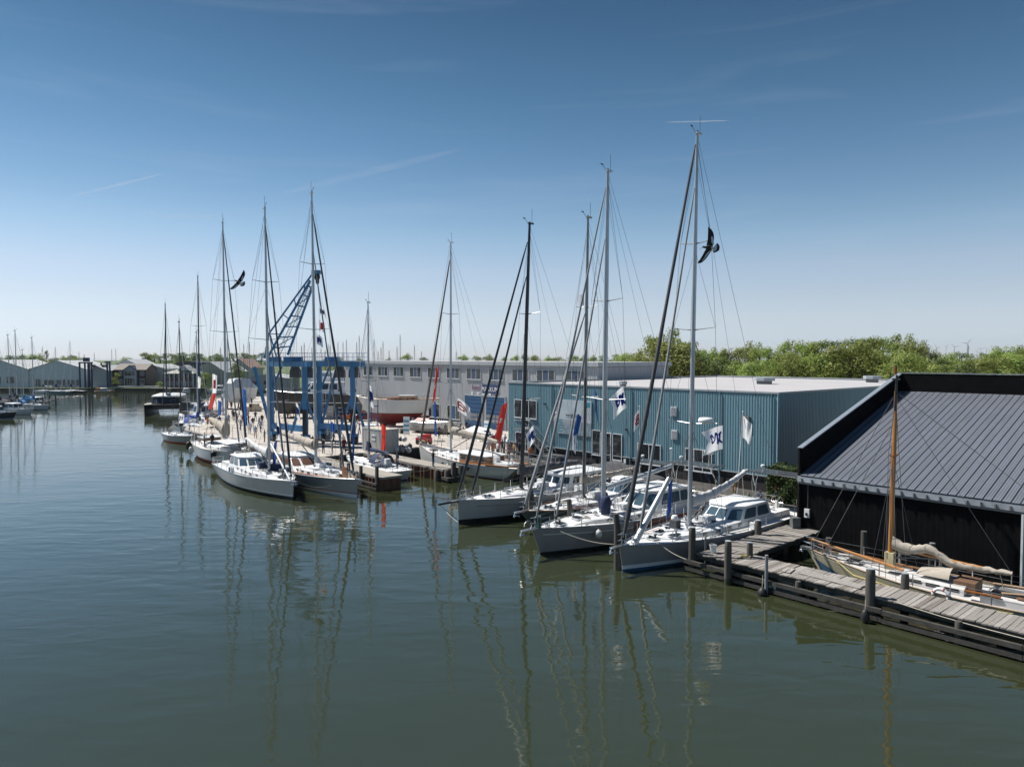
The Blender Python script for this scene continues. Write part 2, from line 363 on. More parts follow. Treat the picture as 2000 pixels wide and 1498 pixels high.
# ------------------------------------------------------------------ blue-green hall
def hall():
    r = thing('boatyard_hall', 'large flat-roofed blue-green corrugated hall along the quay', 'building', AB(0, 0, QZ))
    L, Dp, H = 32.8, 42.0, 9.15 - QZ
    o = Vector((0, 0, 0)); A, B_, Cc, Dd = o, U * L, U * L + V * Dp, V * Dp
    m = MB(); corr(m, A, B_, 1.35, H); m.build('front_cladding', M_teal, r)
    m = MB(); corr(m, B_, Cc, 1.35, H, 0.25); m.build('side_cladding', M_teal, r)
    m = MB(); corr(m, Cc, Dd, 0, H, 1.0); corr(m, Dd, A, 0, H, 0.5); m.build('rear_cladding', M_teal, r)
    i = 0.06
    m = MB(); m.prism([(p.x, p.y) for p in (A + U * i + V * i, B_ - U * i + V * i, Cc - U * i - V * i, Dd + U * i - V * i)], 0, 1.35); m.build('plinth', M_plinth, r)
    m = MB(); m.prism([(p.x, p.y) for p in (A + (U + V) * .1, B_ + (V - U) * .1, Cc - (U + V) * .1, Dd + (U - V) * .1)], H - 0.25, H - 0.12); rf = m.build('roof', M_roofw, r)
    m = MB()
    for p, q in ((A, B_), (B_, Cc), (Cc, Dd), (Dd, A)):
        d = (q - p).normalized(); m.bar(p - d * 0.08 + Vector((0, 0, H + 0.02)), q - d * .09 + Vector((0, 0, H + 0.02)), 0.16, 0.14)
    m.build('roof_edge_trim', M_trimg, r)
    m = MB(); p = B_ + Vector((0, 0, 1.4)); m.bar(p + (U - V) * .02, p + (U - V) * .02 + Vector((0, 0, H - 1.45)), 0.14); m.build('corner_trim', mat('pale_teal_trim', (0.19, 0.32, 0.36), 0.5, var=0.05), r)
    m = MB(); m.bar(A - V * .06 + Vector((0, 0, 1.33)), B_ - V * .06 + Vector((0, 0, 1.33)), 0.07, 0.08); m.build('plinth_flashing', M_trimg, r)
    nn = -V
    # windows along the front, from the far end to the near end
    wall_window(r, o, U, nn, 1.1, 4.15, 3.7, 2.05, 3)
    w = wall_window(r, o, U, nn, 1.3, 0.45, 3.4, 2.1, 2)
    wall_window(r, o, U, nn, 18.75, 0.95, 2.7, 1.9, 2)
    wall_window(r, o, U, nn, 24.1, 0.95, 2.75, 1.95, 3)
    # door at the head of the steps and the entrance doors
    def door(s0, z0, w, h, name='door'):
        f = wall_window(r, o, U, nn, s0, z0, w, h, 1, name, depth=0.12)
        m = MB(); e = U * (s0 + w - 0.18) + nn * 0.2; m.bar(e + Vector((0, 0, z0 + 1.0)), e + U * 0.14 * -1 + Vector((0, 0, z0 + 1.0)), 0.03); m.build('handle', M_steel, f)
    door(2.55, 3.1, 1.05, 3.1)
    wall_window(r, o, U, nn, 12.95, 1.15, 1.15, 2.5, 1); door(14.25, 0.1, 1.25, 3.4); wall_window(r, o, U, nn, 15.65, 0.9, 1.2, 2.6, 1)
    # vents, lamps, wall boxes
    for s0, z0 in ((22.85, 6.05), (22.95, 3.95)):
        m = MB(); c = U * s0 + nn * 0.09; m.box((c.x, c.y, z0), (0.62, 0.1, 0.85), HU); v = m.build('vent', M_frame, r)
        m = MB()
        for k in range(5):
            c = U * s0 + nn * 0.15; m.box((c.x, c.y, z0 - 0.3 + k * 0.15), (0.5, 0.03, 0.07), HU)
        m.build('grille', M_vent, v)
    m = MB(); c = U * 30.0 + nn * 0.09; m.box((c.x, c.y, 5.55), (0.72, 0.1, 1.15), HU); v = m.build('vent', M_aludark, r)
    m = MB()
    for k in range(7):
        c = U * 30.0 + nn * 0.15; m.box((c.x, c.y, 5.1 + k * 0.15), (0.62, 0.03, 0.05), HU)
    m.build('grille', M_vent, v)
    for s0, z0 in ((6.1, 5.9), (17.4, 4.0)):
        m = MB(); c = U * s0 + nn * 0.1; m.box((c.x, c.y, z0), (0.2, 0.18, 0.14), HU); m.build('wall_lamp', M_black, r)
    m = MB(); c = U * 17.2 + nn * 0.02; m.box((c.x, c.y, 0.95), (0.25, 0.12, 0.4), HU); m.build('meter_box', M_plast, r)
    for s0 in (7.2, 17.9, 27.6, 32.3):
        m = MB(); c = U * s0 + nn * 0.12; m.tube((c.x, c.y, .1), (c.x, c.y, H - .1), .055, n=8); m.build('downpipe', mat('teal_pipe', (.11, .20, .24), .5), r, .8)
    # large banner with a grey sea picture
    s0, z0, w_, h_ = 8.0, 2.9, 4.9, 3.6
    m = MB(); c = U * (s0 + w_ / 2) + nn * 0.1; m.box((c.x, c.y, z0 + h_ / 2), (w_, 0.08, h_), HU); bn = m.build('banner_panel', mat('banner_sky_print', (0.40, 0.47, 0.52), 0.5, var=0.12, scale=0.9), r)
    def pr(name, x, z, w2, h2, mt, off=0.145):
        m = MB(); c = U * (s0 + x + w2 / 2) + nn * off; m.box((c.x, c.y, z0 + z + h2 / 2), (w2, 0.006, h2), HU); m.build(name, mt, bn)
    msea = mat('banner_sea_print', (0.20, 0.27, 0.32), 0.5, var=0.35, scale=2.5); mship = mat('banner_hull_print', (0.30, 0.335, 0.36), 0.5, var=0.15, scale=1.5)
    pr('printed_sea', 0.02, 0.02, w_ - 0.04, 1.35, msea); pr('printed_hull', 0.9, 1.05, 2.6, 0.5, mship, 0.15)
    mte = mat('banner_teal_print', (0.02, 0.22, 0.30), 0.5); pr('printed_square', 4.25, 2.95, 0.5, 0.5, mte)
    mdk = mat('banner_dark_print', (0.06, 0.07, 0.08), 0.5)
    pr('printed_wing', 1.3, 1.98, 1.9, 0.09, mdk)
    for k in range(8): pr('printed_strut', 1.45 + k * 0.22, 1.72, 0.06, 0.27, mdk)
    pr('printed_mast', 2.2, 1.7, 0.1, 0.5, mdk)
    for k in range(5): pr('printed_text_line', 0.2, 0.25 + k * 0.3, 0.75 if k % 2 else 0.6, 0.08, mte, 0.155)
    # roof furniture
    def rv(a, b, w2, h2, name):
        c = U * a + V * b; m = MB(); m.box((c.x, c.y, H - 0.12 + h2 / 2 - .1), (w2 * 0.8, w2 * 0.8, h2), HU); f = m.build(name, M_aludark, rf)
        m = MB(); m.prism([(c.x + math.cos(k * math.pi / 4 + .4) * w2 * 0.75, c.y + math.sin(k * math.pi / 4 + .4) * w2 * 0.75) for k in range(8)], H - 0.2 + h2, H + 0.15 + h2); m.build('cowl', M_trimg, f)
    rv(20, 20.5, 1.5, 0.45, 'roof_vent'); rv(25.7, 35.0, 1.3, 0.5, 'roof_vent'); rv(13.5, 4.0, 0.6, 0.25, 'roof_vent')
    for a, b, hh in ((27, 37, 1.0), (31, 40, 0.9), (2, 9.0, 0.7)):
        c = U * a + V * b; m = MB(); m.tube((c.x, c.y, H - .2), (c.x, c.y, H + hh), 0.07); m.build('vent_pipe', M_black, rf)
    c = U * 31.5 + V * 9; m = MB(); m.box((c.x + 0.3, c.y, H - 0.9), (0.4, 0.2, 0.2), HU); m.build('wall_lamp', M_black, r)
    # steel steps to the raised door
    st = thing('steel_staircase', 'dark steel staircase up to the raised door of the blue-green hall', 'staircase', AB(0, 0, QZ))
    m = MB(); c = U * 3.1 - V * 0.75; m.box((c.x, c.y, 3.0), (1.6, 1.3, 0.08), HU); m.build('landing', M_steel, st)
    p0, p1 = U * 3.9 - V * 0.75, U * 8.0 - V * 0.75
    for sgn in (-1, 1):
        m = MB(); e = V * 0.5 * sgn; m.bar(p0 + e + Vector((0, 0, 2.95)), p1 + e + Vector((0, 0, 0.05)), 0.06, 0.22); m.build('stringer', M_aludark, st)
        m = MB(); m.path([p0 - U * 1.6 + e + Vector((0, 0, 4.0)), p0 + e + Vector((0, 0, 4.0)), p1 + e + Vector((0, 0, 1.0))], 0.03)
        for k in range(6):
            f = k / 5; q = p0.lerp(p1, f) + e; z = 2.95 * (1 - f); m.tube((q.x, q.y, z), (q.x, q.y, z + 1.05), 0.022)
        m.build('handrail', M_steel, st)
    for k in range(14):
        f = (k + 0.5) / 14; q = p0.lerp(p1, f); m = MB(); m.box((q.x, q.y, 2.95 * (1 - f)), (0.28, 0.95, 0.04), HU); m.build('tread', M_aludark, st)
hall()

# ------------------------------------------------------------------ grey hall
M_greyc = mat('light_grey_cladding', (0.41, 0.425, 0.44), 0.55, var=0.05, scale=0.4, streak=True)
M_door = mat('blue_overhead_door', (0.025, 0.085, 0.19), 0.5, var=0.1, scale=1.0)
M_pb = mat('blue_window_panel', (0.05, 0.075, 0.13), 0.4)
def text_mesh(txt, size, ext=0.01):
    cu = bpy.data.curves.new('lettering', 'FONT'); cu.body = txt; cu.size = size; cu.extrude = ext; cu.align_x = 'CENTER'; cu.align_y = 'CENTER'; cu.resolution_u = 2
    o = bpy.data.objects.new('lettering', cu); C.objects.link(o); dg = bpy.context.evaluated_depsgraph_get()
    me = bpy.data.meshes.new_from_object(o.evaluated_get(dg)); bpy.data.objects.remove(o); return me
def wall_text(txt, size, pos, mt, parent, rz=HU, flip=False, sx=1.0):
    me = text_mesh(txt, size); me.materials.clear(); me.materials.append(mt)
    o = ob('lettering', me, parent, pos); o.rotation_euler = (R(90), 0, rz); o.scale = (sx, 1, 1); return o
def grey_hall():
    r = thing('office_hall', 'long pale grey two-storey hall with a row of upper windows', 'building', AB(0, 0, QZ))
    H = 11.3 - QZ
    B0 = 8.4                                        # its front stands back from the front of the blue-green hall
    a0, a1 = -57.0, -1.4
    # the facade line is taken between two surveyed ground points
    P = Vector((-33.4, 142.0, 0)) - AB(0, 0); Q = Vector((11.0, 91.4, 0)) - AB(0, 0); P.z = Q.z = 0
    d = (Q - P).normalized(); nn = Vector((d.y, -d.x, 0)); bk = -nn; L = (Q - P).length
    E = Q + bk * 15; F = P + bk * 15
    m = MB(); corr(m, P, Q, 0, H - 0.55, 0.3, 0.03); m.build('front_cladding', M_greyc, r)
    m = MB(); corr(m, Q, E, 0, H - 0.55, 0.3, 0.03); corr(m, E, F, 0, H - 0.55, 1); corr(m, F, P, 0, H - .55, 1); m.build('side_cladding', mat('shaded_grey_cladding', (0.33, 0.355, 0.39), 0.55, var=0.05, scale=0.4, streak=True), r)  # end and rear walls: shade painted in as a darker, bluer grey
    ov = 0.35
    m = MB(); m.prism([(p.x, p.y) for p in (P + nn * ov - d * ov, Q + nn * ov + d * ov, E + bk * ov + d * ov, F + bk * ov - d * ov)], H - 0.5, H); rf = m.build('roof', M_trimg, r)
    m = MB(); m.prism([(p.x, p.y) for p in (P, Q, E, F)], H + 0.004, H + 0.06); m.build('roof_felt', M_roofw, rf)
    def S_(px, z=7.0):                               # distance along the facade under a photo column
        x = (px - 1000) / FPX; W0 = AB(0, 0) + P
        return (x * W0.y - W0.x) / (d.x - x * d.y)
    for x0, x1 in ((711, 728), (739, 758), (769, 789), (801, 823), (836, 859), (873, 898), (912, 940), (955, 984), (1001, 1033), (1049, 1084), (1105, 1143)):
        s0, s1 = S_(x0), S_(x1)
        wall_window(r, P, d, nn, s0, 7.45, s1 - s0, 1.75, 3, mid=M_pb)
    for x0, x1 in ((818, 824), (837, 859), (874, 899)):
        s0, s1 = S_(x0), S_(x1); wall_window(r, P, d, nn, s0, 0.9, s1 - s0, 2.25, 3, mid=M_door)
    m = MB(); m.bar(P + nn * .05 + Vector((0, 0, 0.35)), P + d * S_(900) + nn * .05 + Vector((0, 0, 0.35)), 0.1, 0.7); m.build('plinth', M_plinth, r)
    for x0, x1 in ((909, 942), (951, 987)):
        s0, s1 = S_(x0), S_(x1); w = s1 - s0; rz = math.atan2(d.y, d.x)
        m = MB(); c = P + d * (s0 + w / 2) + nn * 0.06; m.box((c.x, c.y, 2.45), (w, 0.09, 4.9), rz); dr = m.build('overhead_door', M_door, r)
        for zr in (1.3, 1.95):
            for k in range(4):
                m = MB(); c = P + d * (s0 + w * (k + 0.5) / 4) + nn * 0.11; m.box((c.x, c.y, zr), (w / 4 - 0.12, 0.03, 0.5), rz); m.build('pane', mat('pale_door_glass', (0.22, 0.22, 0.23), 0.15, var=0.3, scale=1.2), dr)
        m = MB()
        for zz in (0.45, 2.45, 3.1, 3.75, 4.35):
            c = P + d * (s0 + w / 2) + nn * 0.115; m.box((c.x, c.y, zz), (w - 0.1, 0.02, 0.03), rz)
        m.build('panel_joint', M_black, dr)
        m = MB(); c = P + d * (s0 + w / 2) + nn * 0.08
        for e in (-1, 1):
            cc = c + d * (w / 2 + 0.1) * e; m.box((cc.x, cc.y, 2.5), (0.2, 0.14, 5.0), rz)
        m.box((c.x, c.y, 5.0), (w + 0.4, 0.14, 0.2), rz); m.build('door_surround', M_trimg, dr)
    # the sign over the doors
    rz = math.atan2(d.y, d.x); sk, sm0, sm1 = S_(931), S_(943), S_(973)
    m = MB(); c = P + d * ((sm0 + sm1) / 2) + nn * 0.1; m.box((c.x, c.y, 6.1), (sm1 - sm0, 0.06, 1.3), rz); sg = m.build('name_board', mat('navy_sign', (0.03, 0.05, 0.14), 0.5), r)
    c = c + nn * 0.045; wall_text('MAKKUM', 0.98, (c.x, c.y, 6.02), M_plast, sg, rz, sx=0.92 * (sm1 - sm0) / 3.6)
    c = P + d * ((S_(920.5) + S_(941)) / 2) + nn * 0.08; wall_text('kool', 1.25, (c.x, c.y, 6.25), mat('magenta_letters', (0.22, 0.08, 0.17), 0.5), r, rz, sx=1.0)
    msym = mat('sign_symbol', (0.05, 0.05, 0.07), 0.5)
    for k, px in enumerate((923, 935, 945, 957.5, 970)):
        c = P + d * S_(px) + nn * 0.1; m = MB(); m.box((c.x, c.y, 5.25), (0.5, 0.04, 0.62), rz)
        pn = m.build('pictogram_board', M_plast if k < 4 else mat('navy_sign', (0, 0, 0)), r)
        m = MB(); e = c + nn * 0.026
        mm_ = msym if k < 4 else M_plast
        if k == 0: m.box((e.x, e.y, 5.33), (0.07, 0.006, 0.3), rz); m.box((e.x, e.y, 5.45), (0.13, 0.006, 0.06), rz)
        if k == 1: m.box((e.x, e.y, 5.27), (0.15, 0.006, 0.22), rz); m.box((e.x, e.y, 5.42), (0.07, 0.006, 0.1), rz)
        if k == 2: m.box((e.x, e.y, 5.15), (0.2, 0.006, 0.05), rz); m.box((e.x, e.y, 5.42), (0.3, 0.006, 0.1), rz)
        if k == 3: m.box((e.x, e.y, 5.15), (0.1, 0.006, 0.1), rz); m.box((e.x, e.y, 5.47), (0.36, 0.006, 0.05), rz)
        if k == 4: m.box((e.x, e.y, 5.37), (0.16, 0.006, 0.2), rz); m.box((e.x, e.y, 5.12), (0.18, 0.006, 0.16), rz)
        if k < 4: m.box((e.x, e.y, 5.04), (0.3, 0.006, 0.05), rz)
        m.build('pictogram', mm_, pn)
    # a lower blue-grey office block at the far end behind the lift
    m = MB(); p0 = P - d * 17; q0 = P - d * 0.3
    corr(m, p0 + nn * 0, q0, 0, 7.6, 0.4); corr(m, q0, q0 + bk * 12, 0, 7.6, 1); corr(m, p0 + bk * 12, p0, 0, 7.6, 1)
    an = m.build('annex_cladding', mat('annex_blue_grey', (0.24, 0.30, 0.35), 0.5, var=0.08, scale=0.5), r)
    m = MB(); m.prism([(p.x, p.y) for p in (p0 + nn * .2, q0 + nn * .2, q0 + bk * 12, p0 + bk * 12)], 7.6, 7.9); m.build('annex_roof', M_trimg, r)
    for k in range(3): wall_window(r, p0, d, nn, 2 + k * 5, 4.6, 2.6, 1.5, 2)
grey_hall()

# ------------------------------------------------------------------ black shed with the ribbed roof
def black_shed():
    c0 = Vector((18.45, 45.4, 0)); r = thing('black_shed', 'black waterside shed with a ribbed grey lean-to roof and black parapets', 'building', c0)
    L, Dp = 22.0, 15.9; ze, zr = 4.55, 9.42; pz0, pz1 = 6.2, 10.75
    M_bk = mat('black_boarding', (0.006, 0.006, 0.007), 0.9, var=0.3, scale=1.5, spec=0.08)
    M_cap = mat('grey_capping', (0.20, 0.23, 0.27), 0.45, var=0.1)
    M_rp = mat('grey_roof_sheet', (0.155, 0.172, 0.207), 0.45, 0.15, var=0.10, scale=0.7, wear=((0.17, 0.165, 0.16), 0.68))
    o = Vector((0, 0, 0))
    m = MB(); corr(m, o, U * L, -0.4, ze - 0.4, 0.3, 0.005); m.build('front_wall', M_bk, r)
    m = MB(); corr(m, V * Dp, o, -0.4, pz1 - .1, 0.25, 0.02, z1b=pz0 - .1); m.build('side_wall', M_bk, r)
    m = MB(); corr(m, U * L + V * Dp, V * Dp, -0.4, pz1 - .1, 0.5, 0.02); m.build('rear_wall', M_bk, r)
    # inside faces of the parapets, laid in horizontal boards
    for k in range(6):
        m = MB(); f0, f1 = k / 6, (k + 1) / 6; nI = U
        def pt(s, f): zt = pz0 + (pz1 - pz0) * s; zb = ze + (zr - ze) * s - 0.1; return V * (Dp * s) + U * 0.14 + Vector((0, 0, zb + (zt - zb) * f))
        m.slab([pt(0, f0), pt(1, f0), pt(1, f1 - 0.012), pt(0, f1 - 0.012)], U, 0.03); m.build('parapet_board', M_bk, r)
        m = MB(); zb, zt = zr - 0.1, pz1
        z0, z1 = zb + (zt - zb) * f0, zb + (zt - zb) * (f1 - 0.012)
        p0, p1 = V * (Dp - 0.14) + U * 0.14, V * (Dp - 0.14) + U * L
        m.slab([p0 + Vector((0, 0, z0)), p1 + Vector((0, 0, z0)), p1 + Vector((0, 0, z1)), p0 + Vector((0, 0, z1))], -V, 0.03); m.build('parapet_board', M_bk, r)
    m = MB(); m.bar(U * .06 - V * .1 + Vector((0, 0, pz0)), V * Dp + U * .06 + Vector((0, 0, pz1)), 0.34, 0.07); m.build('parapet_capping', M_cap, r)
    m = MB(); m.bar(V * (Dp - .06) + U * .06 + Vector((0, 0, pz1 + .04)), V * (Dp - .06) + U * L + Vector((0, 0, pz1 + .04)), 0.30, 0.07); m.build('parapet_capping', M_cap, r)
    m = MB(); p = -V * 0.03 + U * 0.06; m.bar(p + Vector((0, 0, -0.4)), p + Vector((0, 0, pz0)), 0.3, 0.2); m.build('corner_board', M_bk, r)
    # roof sheets, each with its raised seam and two shallow ribs
    n = 52; w = (L - 0.2) / n
    sl = (V * (Dp - 0.2) + Vector((0, 0, zr - ze))); nrm = sl.normalized().cross(U).normalized()
    if nrm.z < 0: nrm = -nrm
    m = MB()
    def strip(x0, x1, h0, h1): 
        a, b = U * x0 - V * 0.25 - Vector((0, 0, 0.25 * (zr - ze) / (Dp - 0.2))), U * x1 - V * 0.25 - Vector((0, 0, 0.25 * (zr - ze) / (Dp - 0.2)))
        m.slab([a + nrm * h0, b + nrm * h0, b + sl + nrm * h0, a + sl + nrm * h0], nrm, h1 - h0)
    strip(0, w, 0, 0.03); strip(w * 0.30, w * 0.36, 0.03, 0.042); strip(w * 0.62, w * 0.68, 0.03, 0.042)
    me = m.mesh('roof_sheet', M_rp)
    m = MB(); strip(-0.02, 0.02, 0.0, 0.06); me2 = m.mesh('roof_seam', mat('dark_seam', (0.02, 0.02, 0.023), 0.6))
    me_b = me.copy(); me_b.materials.clear(); me_b.materials.append(mat('worn_roof_sheet', (0.14, 0.155, 0.185), 0.5, 0.15, var=0.14, scale=0.9, streak=False, wear=((0.16, 0.16, 0.165), 0.62)))
    for k in range(n):
        ob('roof_sheet', me if (k * 7) % 5 < 3 else me_b, r, U * (0.2 + k * w) + Vector((0, 0, ze + 0.007 * math.sin(k * 2.3))))
        ob('roof_seam', me2, r, U * (0.2 + k * w) + Vector((0, 0, ze)))
    # eave: gutter board with brackets, rusty edge
    m = MB(); p = -V * 0.20; m.bar(p + Vector((0, 0, ze - 0.30)), p + U * L + Vector((0, 0, ze - 0.30)), 0.06, 0.36); ev = m.build('eave_board', mat('pale_eave_board', (0.33, 0.36, 0.40), 0.6, var=0.25, scale=1.2, wear=((0.20, 0.18, 0.16), 0.60)), r)
    m = MB(); m.box((0, 0, 0), (0.07, 0.12, 0.22), HU); bk = m.mesh('bracket', M_aludark)
    for k in range(33):
        q = p - V * 0.07 + U * (0.3 + k * 0.66); ob('bracket', bk, ev, (q.x, q.y, ze - 0.34))
    m = MB(); q = -V * 0.12; m.bar(q + Vector((0, 0, ze - 0.56)), q + U * L + Vector((0, 0, ze - 0.56)), 0.14, 0.1); m.build('eave_beam', M_aludark, r)
    m = MB(); q = U * 0.6 - V * 0.1; m.box((q.x, q.y, 2.1), (0.32, 0.12, 0.55), HU); bx = m.build('switch_box', M_plast, r)
    m = MB(); q = U * 0.6 - V * 0.19; m.box((q.x, q.y, 2.05), (0.12, 0.06, 0.16), HU); m.build('switch', M_black, bx)
    m = MB(); q = U * 0.62 - V * 0.06; m.tube((q.x, q.y, 2.4), (q.x, q.y, ze - .6), 0.02); m.build('conduit', M_wire, r)
    m = MB(); q = -V * 0.25 - U * 0.1; m.bar(q + Vector((0, 0, -0.5)), q + Vector((0, 0, 1.75)), 0.5); m.build('foundation_pile', mat('grey_pile', (0.12, 0.13, 0.13), 0.8, var=0.3), r)
    m = MB(); q = U * 12.1 - V * 0.2; m.bar(q + Vector((0, 0, -0.5)), q + Vector((0, 0, ze - .6)), 0.16); m.build('steel_post', M_trimg, r)
    for k in range(4):
        q = U * (2.2 + k * 2.1) - V * 0.5; m = MB(); m.tube((q.x, q.y, -0.6), (q.x, q.y, 1.7 if k == 1 else 0.9), 0.19, 0.17, 10); m.build('timber_pile', mat('wet_pile', (0.09, 0.085, 0.075), 0.8, var=0.3, scale=2, streak=True), r)
black_shed()

# ------------------------------------------------------------------ timber jetty
M_plank = mat('weathered_plank', (0.23, 0.213, 0.195), 0.85, var=0.22, scale=5, bump=0.01, wear=((0.20, 0.19, 0.175), 0.60))
M_plank2 = mat('dark_weathered_plank', (0.165, 0.145, 0.125), 0.85, var=0.25, scale=5, bump=0.01, wear=((0.15, 0.14, 0.13), 0.60))
M_plank3 = mat('bleached_plank', (0.30, 0.282, 0.26), 0.85, var=0.18, scale=5, bump=0.01)
M_pile = mat('grey_timber_pile', (0.085, 0.078, 0.068), 0.85, var=0.35, scale=3, streak=True, bump=0.02)
M_beam = mat('wet_timber_beam', (0.055, 0.052, 0.046), 0.8, var=0.4, scale=2.5, bump=0.015, wear=((0.16, 0.15, 0.13), 0.66))
def jetty():
    r = thing('timber_jetty', 'weathered L-shaped timber jetty beside the black shed', 'jetty', AB(38.4, -19.3, 0))
    zd = 1.05; rng = random.Random(3)
    def plank_meshes(l, w):
        out = []
        for mt in (M_plank, M_plank2, M_plank3, M_plank):
            m = MB(); m.box((0, 0, 0), (w - 0.018, l, 0.06)); out.append(m.mesh('plank', mt))
        return out
    w = 0.215; A_ = plank_meshes(2.15, w)
    n1 = int(20.5 / w)
    for k in range(n1):                              # along the water, boards laid across
        q = U * (0.1 + (k + 0.5) * w) + V * 1.07
        o = ob('plank', rng.choice(A_), r, (q.x, q.y, zd + rng.uniform(-0.022, 0.018)), HU + rng.uniform(-.02, .02)); o.scale = (1, rng.uniform(.97, 1.03), 1)
    B_ = plank_meshes(2.25, w)
    n2 = int(8.0 / w)
    for k in range(n2):                              # towards the quay
        q = V * (2.18 + (k + 0.5) * w) + U * 1.12
        o = ob('plank', rng.choice(B_), r, (q.x, q.y, zd + rng.uniform(-0.022, 0.018)), HV + rng.uniform(-.02, .02)); o.scale = (1, rng.uniform(.97, 1.03), 1)
    for b in (0.18, 1.95):
        m = MB(); m.bar(V * b + Vector((0, 0, zd - 0.17)), U * 20.6 + V * b + Vector((0, 0, zd - 0.17)), 0.16, 0.26); m.build('deck_beam', M_beam, r)
    for a in (0.15, 2.1):
        m = MB(); m.bar(U * a + V * 2.06 + Vector((0, 0, zd - 0.18)), U * a + V * 10.2 + Vector((0, 0, zd - 0.18)), 0.16, 0.26); m.build('deck_beam', M_beam, r)
    # walings along the water side
    for z_, b, t in ((0.58, -0.30, 0.16), (0.20, -0.26, 0.18)):
        for k in range(4):
            m = MB(); e = V * b; m.bar(U * (-0.5 + k * 5.3) + e + Vector((0, 0, z_ + rng.uniform(-.03, .03))), U * (4.78 + k * 5.3) + e + Vector((0, 0, z_ + rng.uniform(-.03, .03))), 0.17, 0.2); m.build('waling', M_beam, r)
    def pile(q, z1, rad, cap=True, z0=-0.8, sq=False):
        m = MB(); prof = [(rad * 1.02, z0), (rad * 1.0, z1 - 0.35), (rad * 0.92, z1 - 0.06), (rad * 0.80, z1)]
        m.lathe(prof, (q.x, q.y, 0), 12); p = m.build('pile', M_pile, r, 0.6)
        m = MB(); m.lathe([(rad * 1.05, z0), (rad * 1.05, .22), (rad * 1.01, .34)], (q.x, q.y, 0), 12); m.build('tide_band', mat('green_algae', (.022, .028, .014), .7, var=.5, scale=6), p, .6)
        if cap:
            m = MB(); m.lathe([(rad * 0.82, z1 - 0.02), (rad * 0.84, z1 + 0.03), (rad * 0.5, z1 + 0.045)], (q.x, q.y, 0), 12); m.build('pile_cap', M_trimg, p, 0.6)
    for q, z1, rd in ((-U * 0.15 - V * 0.05, 2.5, 0.20), (U * 2.4 - V * 0.5, 2.3, 0.19), (U * 2.4 + V * 1.65, 1.85, 0.17), (U * 0.1 + V * 6.5, 1.95, 0.2),
                      (U * 9.5 - V * 0.1, 2.35, 0.21), (U * 10.1 + V * 2.3, 1.8, 0.18), (U * 9.1 + V * 8.8, 1.9, 0.17)):
        pile(q, z1, rd)
    for q in (U * 6.1 - V * 0.15, U * 13.1 - V * 0.15, U * 18.0 - V * 0.1): pile(q, 0.98, 0.15, False)
    for k in range(6): pile(U * (1.5 + k * 3.8) + V * 1.9, 0.85, 0.14, False)
    for k in range(3): pile(U * 2.0 + V * (3.6 + k * 2.6), 0.85, 0.14, False)
    m = MB(); q = U * 4.55 - V * 0.42; m.tube((q.x, q.y, -0.5), (q.x, q.y, 2.0), 0.09, 0.08, 10); m.build('mooring_pole', mat('grey_steel_pole', (0.25, 0.26, 0.27), 0.6, var=0.1), r, 0.6)
    m = MB(); q = -U * 0.05 + V * 1.1; m.tube((q.x, q.y, -0.5), (q.x, q.y, 1.75), 0.06); m.build('thin_post', M_aludark, r, 0.6)
    for k in range(3):
        m = MB(); q = U * (1.0 + k * 3.8) + V * 1.5; m.bar(q + Vector((0, 0, -0.3)), q + U * 1.3 + Vector((0, 0, zd - 0.3)), 0.13); m.build('brace', M_beam, r)
    # things lying on the jetty
    b = thing('plank_bucket', 'white plastic bucket standing on the timber jetty corner', 'bucket', AB(38.4, -19.3) + U * 0.6 + V * 0.85 + Vector((0, 0, zd + 0.045)))
    b.name = 'bucket'
    m = MB(); m.lathe([(0.001, 0.0), (0.15, 0.0), (0.20, 0.40), (0.215, 0.40), (0.215, 0.43), (0.195, 0.43), (0.19, 0.36), (0.001, 0.35)], n=16); m.build('pail', [M_plast], b, 0.6)
    m = MB(); m.lathe([(0.001, 0.36), (0.188, 0.365), (0.001, 0.372)], n=16); m.build('contents', mat('sand_mix', (0.42, 0.33, 0.18), 0.9, var=0.3, scale=20), b)
    def boards(name, label, q, rz, l, n):
        t = thing(name, label, 'boards', AB(38.4, -19.3) + q + Vector((0, 0, zd + 0.05)), rz)
        for k in range(n):
            m = MB(); m.box((rng.uniform(-.05, .05), (k - (n - 1) / 2) * 0.24, 0.02), (l, 0.2, 0.04), rng.uniform(-.03, .03)); m.build('plank', M_plank3, t)
        return t
    boards('loose_planks', 'two short pale planks lying beside the grey mooring pole', U * 5.1 + V * 0.75, HV + .15, 0.9, 2)
    boards('gangplank', 'long pale boards lying flat on the jetty before the wooden yacht', U * 7.2 + V * 0.95, HU - 0.05, 3.1, 3)
    def fender(q, z, label, r_=0.2, tall=False):
        t = thing('fender', label, 'fender', AB(38.4, -19.3) + q + Vector((0, 0, z)))
        m = MB(); prof = [(0.001, -r_ * (1.6 if tall else 1)), (r_ * .6, -r_ * (1.35 if tall else .8)), (r_, -r_ * (0.7 if tall else .1)), (r_, r_ * (0.7 if tall else .25)), (r_ * .6, r_ * (1.35 if tall else .85)), (0.07, r_ * (1.7 if tall else 1.15)), (0.001, r_ * (1.75 if tall else 1.2))]
        m.lathe(prof, n=14); m.build('body', M_rub, t, 1.0)
        m = MB(); m.path([(0, 0, r_ * 1.1), (0.02, 0.03, r_ * 2), (0.06, 0.1, 0.85 - z + 0.15)], 0.015); m.build('lanyard', M_rope, t)
    fender(U * 4.5 - V * 0.72, 0.10, 'round black fender hanging by the thin grey mooring pole', 0.25)
    fender(U * 9.5 - V * 0.62, 0.28, 'long black fender hanging before the tall pile of the jetty', 0.19, True)
    fender(U * 5.6 + V * 2.45, 0.55, 'black and grey fender hanging on the inner side of the jetty', 0.2)
